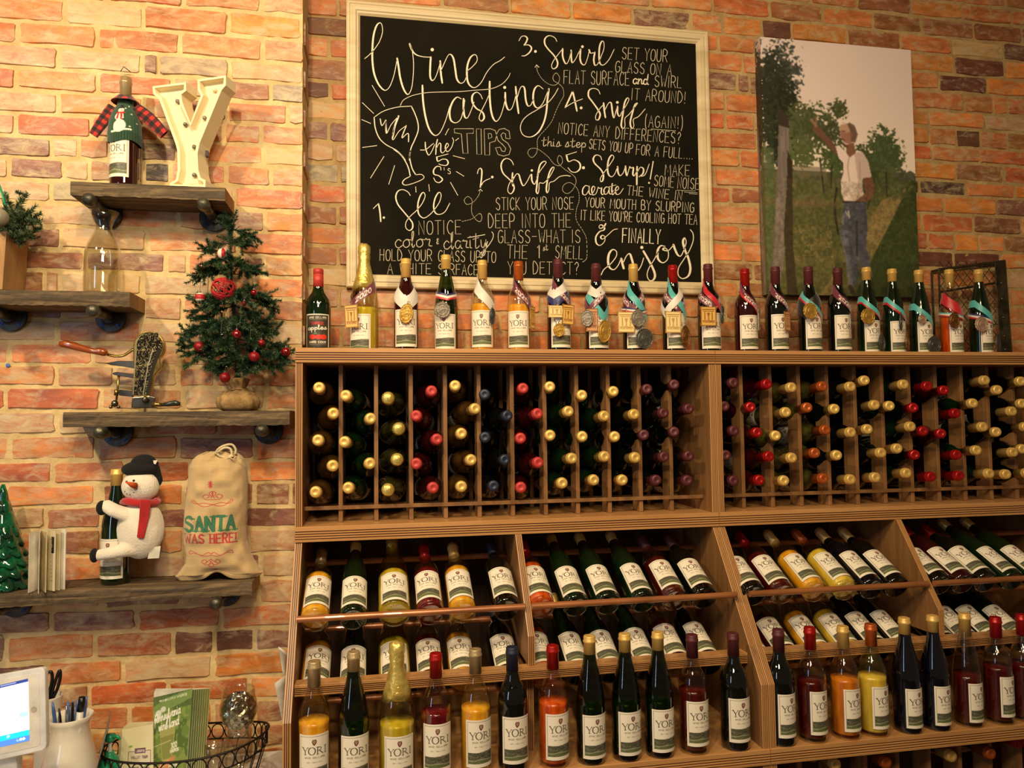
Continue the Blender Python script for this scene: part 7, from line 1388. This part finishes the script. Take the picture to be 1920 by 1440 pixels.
# soap pump
sx = X_at(205, ZC+.05, 2.02); so2 = thing('soap_dispenser', 'green hand sanitizer pump bottle by the wire basket', 'bottle', (sx, 2.02, ZC+.0004)); zt = at(205, 1414, 2.02).z-ZC
MB().lathe([(0, 0), (.021, 0), (.0235, .004), (.0235, zt*.82), (.019, zt*.93), (.010, zt), (.010, zt+.006), (0, zt+.006)], 26).build('bottle_body', M['greenp'], so2, True)
MB().lathe([(.0045, zt+.006), (.004, zt+.034), (0, zt+.034)], 12).build('neck', M['white'], so2)
q0 = zt+.030; MB().lathe([(.009, q0), (.0125, q0+.006), (.012, q0+.016), (0, q0+.018)], 16).tube([(0, -.002, q0+.012), (.020, -.008, q0+.013), (.026, -.010, q0+.006)], [.006, .0045, .003], 8).build('pump_head', M['greenp'], so2, True)
# leaflets and brochures
YB1 = 2.06
lf = thing('leaflet_stack', 'stack of pale yellow leaflets left of the green brochures', 'leaflets', at(255, 1440, YB1)); 
for i in range(7):
    dx, dy = -i*1.2, i*1.6-9; y0 = YB1+.004*i; keep(MB().prism([at(x+dx, y+dy, y0) for x, y in ((232, 1372), (241, 1364), (288, 1362), (288, 1500), (222, 1500))], (0, .0012, 0)).build('leaflet', M['cream_paper']), lf)
r = Ras(60, 90, (232, 222, 178)); r.rect(14, 38, 56, 58, (126, 92, 110)); r.rect(15.5, 39.5, 54.5, 56.5, (228, 216, 186)); r.rect(26, 34, 46, 42, (96, 60, 80)); r.text('LODGING', 28, 40, 44, 40, 3.5, .7, (220, 200, 200)); r.text('VISIT YORK', 18, 70, 54, 70, 6, 1., (84, 70, 74)); r.text('VALLEY TOUR', 20, 50, 50, 50, 3.5, .7, (120, 96, 104))
for a, b in ((18, 30), (48, 62), (54, 60)): r.ell(a, b, 3.5, 2, (140, 170, 90))
f0, f1, f2, f3 = at(224, 1360, YB1-.001), at(286, 1358, YB1-.001), at(286, 1452, YB1-.001), at(218, 1452, YB1-.001)
def quad(a, b, c, d): return lambda U, V: np.stack([(a[k]*(1-U)+b[k]*U)*(1-V)+(d[k]*(1-U)+c[k]*U)*V for k in range(3)], -1)
keep(print_grid('printed_leaflet', r, quad(at(229, 1368, YB1-.001), at(287, 1358, YB1-.001), at(287, 1470, YB1-.001), at(222, 1470, YB1-.001)), M['print']), lf)
bs = thing('brochure_stack', 'fanned stack of green wine country brochures standing in the wire basket', 'brochures', at(330, 1440, YB1))
r = Ras(100, 130, (112, 138, 62)); n1 = vnoise(130, 100, 9, 8, 3); n2 = vnoise(130, 100, 26, 18, 4); r.mix((n1 > .5)*.5, (60, 86, 34)); r.mix((n2 > .6)*.5, (160, 172, 84)); r.mix((r.Y < 22)*.6, (70, 92, 54)); r.mix(r.inside([(0, 14), (40, 4), (100, 0), (100, 12), (30, 24), (0, 30)])*.6, (150, 176, 96))
r.ell(14, 25, 8, 5, (226, 226, 208)); r.ell(26, 20, 7, 4, (220, 220, 200)); r.poly([(18, 48), (62, 44), (56, 92), (46, 96), (28, 94)], (168, 168, 92)); r.mix(r.inside([(22, 60), (58, 58), (54, 90), (30, 92)])*.5, (110, 120, 50)); r.poly([(0, 102), (30, 98), (60, 88), (66, 92), (50, 104), (58, 112), (30, 124), (0, 130)], (208, 140, 92)); r.poly([(20, 96), (50, 92), (46, 100), (24, 104)], (224, 168, 116))
r.text('PENNSYLVANIA WINERIES', 16, 9, 86, 7, 2.5, .7, (220, 226, 200)); r.text('PENNSYLVANIA'.lower().replace('v', 'v'), 4, 38, 72, 30, 6.5, 1.8, (246, 242, 224), LOW); r.line([(6, 26), (5, 40)], 2, (246, 242, 224)); r.line([(5, 28), (11, 26), (12, 31), (6, 34)], 1.8, (246, 242, 224))
r.text('wine', 16, 50, 40, 48, 6.5, 1.9, (246, 242, 224), LOW); r.text('land', 44, 48, 70, 45, 6.5, 1.9, (246, 242, 224), LOW); r.text('300', 52, 78, 68, 76, 7, 1.3, (246, 242, 224)); r.text('WINERIES!', 50, 84, 74, 82, 4, 1., (246, 242, 224)); r.line([(2, 72), (50, 66)], 1., (220, 210, 150)); r.text('PLAN YOUR TRIP', 48, 104, 72, 104, 3, .7, (240, 236, 220))
for i in range(9):
    dx = i*4.6+2; dy = -i*1.5; y0 = YB1+.006+.005*i; xr_0 = 359+dx*.9
    keep(MB().prism([at(288+dx*.1, 1300+dy*.7+6*(i == 0), y0), at(xr_0, 1293+dy*.2, y0), at(xr_0-14, 1500, y0), at(286, 1500, y0)], (0, .0022, 0)).build('brochure', M['paper']), bs)
    if i: keep(print_grid('printed_edge', Ras(14, 60, (0, 0, 0)).__class__(14, 60, (84+i*6, 112+i*3, 50)), quad(at(xr_0-6, 1294+dy*.2, y0-.0006), at(xr_0-.5, 1293+dy*.2, y0-.0006), at(xr_0-15, 1500, y0-.0006), at(xr_0-20, 1500, y0-.0006)), M['print']), bs)
keep(print_grid('cover', r, quad(at(288, 1308, YB1+.0045), at(361, 1291, YB1+.0045), at(347, 1470, YB1+.0045), at(284, 1478, YB1+.0045)), M['print']), bs)
# wire basket
wb = thing('wire_basket', 'oval dark wire basket with looped rim holding brochures', 'basket', (at(350, 1470, 2.06).x, 2.06, ZC))
bc = Vector((at(352, 1400, 2.06).x, 2.05, at(350, 1422, 1.95).z)); ra, rb2 = .198, .115
def rim(a, dz, f=1.): return Vector((bc.x+ra*f*math.cos(a), bc.y+rb2*f*math.sin(a), bc.z+dz+.020*max(0, math.cos(a))**3))
mb = MB(); A_ = np.linspace(0, 2*PI, 60); mb.tube([rim(a, 0) for a in A_], .0028, 7, caps=False); mb.tube([rim(a, -.040, .96) for a in A_], .0022, 6, caps=False); keep(mb.build('rim_wire', M['wire'], smooth=True), wb)
mb = MB(); nl = 34
for i in range(nl):
    a = 2*PI*i/nl; mb.tube([rim(a+.085*math.cos(t), -.021+.019*math.sin(t), .98) for t in np.linspace(0, 2*PI, 15)], .0017, 5, caps=False)
keep(mb.build('wire_loops', M['wire'], smooth=True), wb)
mb = MB()
for i in range(26):
    a = 2*PI*i/26; mb.tube([rim(a, -.040, .96), Vector((bc.x+ra*.8*math.cos(a), bc.y+rb2*.8*math.sin(a), ZC+.004))], .0015, 5)
mb.tube([Vector((bc.x+ra*.8*math.cos(a), bc.y+rb2*.8*math.sin(a), ZC+.003)) for a in A_], .002, 6, caps=False); keep(mb.build('basket_wires', M['wire'], smooth=True), wb)
# upside-down stemless glass with foil ball, and a second glass
gx = at(447, 1400, 2.10); zt = at(447, 1366, 2.10).z
gl = thing('stemless_glass', 'clear upturned wine glass under the foil ball', 'glass', (gx.x, 2.10, ZC+.02)); hz_ = zt-ZC-.02
MB().lathe([(.030, 0), (.036, hz_*.35), (.036, hz_*.6), (.028, hz_*.9), (.026, hz_), (.024, hz_), (.026, hz_*.88), (.034, hz_*.6), (.034, hz_*.35), (.0285, 0)], 30).build('glass_body', M['g_carafe'], gl, True)
fb = thing('foil_filled_goblet', 'glass goblet bowl filled with crumpled silver foil at bottom', 'ornament', (gx.x, 2.10, at(446, 1332, 2.1).z)); rf = 31*2.10/1406
mb = MB().ball((0, 0, 0), rf*1.0, 30, 20, (1, 1, 1.06)); rq = random.Random(6); mb.v = [(x*(q_ := rq.uniform(.86, 1.0)), y*q_, z*q_) for x, y, z in mb.v]; mb.build('foil', M['foil'], fb)
MB().lathe([(.022, -rf*1.25), (rf*.75, -rf*.85), (rf*1.03, -rf*.1), (rf*1.02, rf*.3), (rf*.9, rf*.9), (rf*.86, rf*1.2), (rf*.84, rf*1.2), (rf*.88, rf*.9), (rf, rf*.3), (rf, -rf*.1)], 30).build('goblet', M['g_carafe'], fb, True)
g2 = at(392, 1425, 2.08); gg = thing('small_glass', 'empty clear glass tumbler behind the basket rim', 'glass', (g2.x, 2.13, ZC+.02)); h2 = at(392, 1388, 2.13).z-ZC-.02; MB().lathe([(0, .004), (.022, 0), (.030, h2*.5), (.032, h2), (.030, h2), (.028, h2*.5), (0, .008)], 28).build('glass_body', M['g_carafe'], gg, True)
# papers stuck beside the display stand
def paper(label, P_, Y, rot):
    mb = MB(); n = 8; v = []
    for i in range(n+1):
        t = i/n; a = at(*[P_[0][k]*(1-t)+P_[3][k]*t for k in (0, 1)], Y+.02*math.sin(t*2)); b = at(*[P_[1][k]*(1-t)+P_[2][k]*t for k in (0, 1)], Y+.03+.012*math.sin(t*3)); v += [a, b]
    mb.add(v, [(2*i, 2*i+1, 2*i+3, 2*i+2) for i in range(n)]); o = mb.build('paper_sheet', M['paper'], smooth=True); s_ = o.modifiers.new('thick', 'SOLIDIFY'); s_.thickness = .0006; tag(o, label, 'paper'); return o
paper('white paper sheet sticking out beside the display stand, upper one', [(522, 1212), (541, 1226), (541, 1275), (530, 1262)], 1.99, 0)
paper('long curling white sheet hanging below the other paper', [(515, 1281), (541, 1262), (541, 1400), (534, 1378)], 1.99, 0)
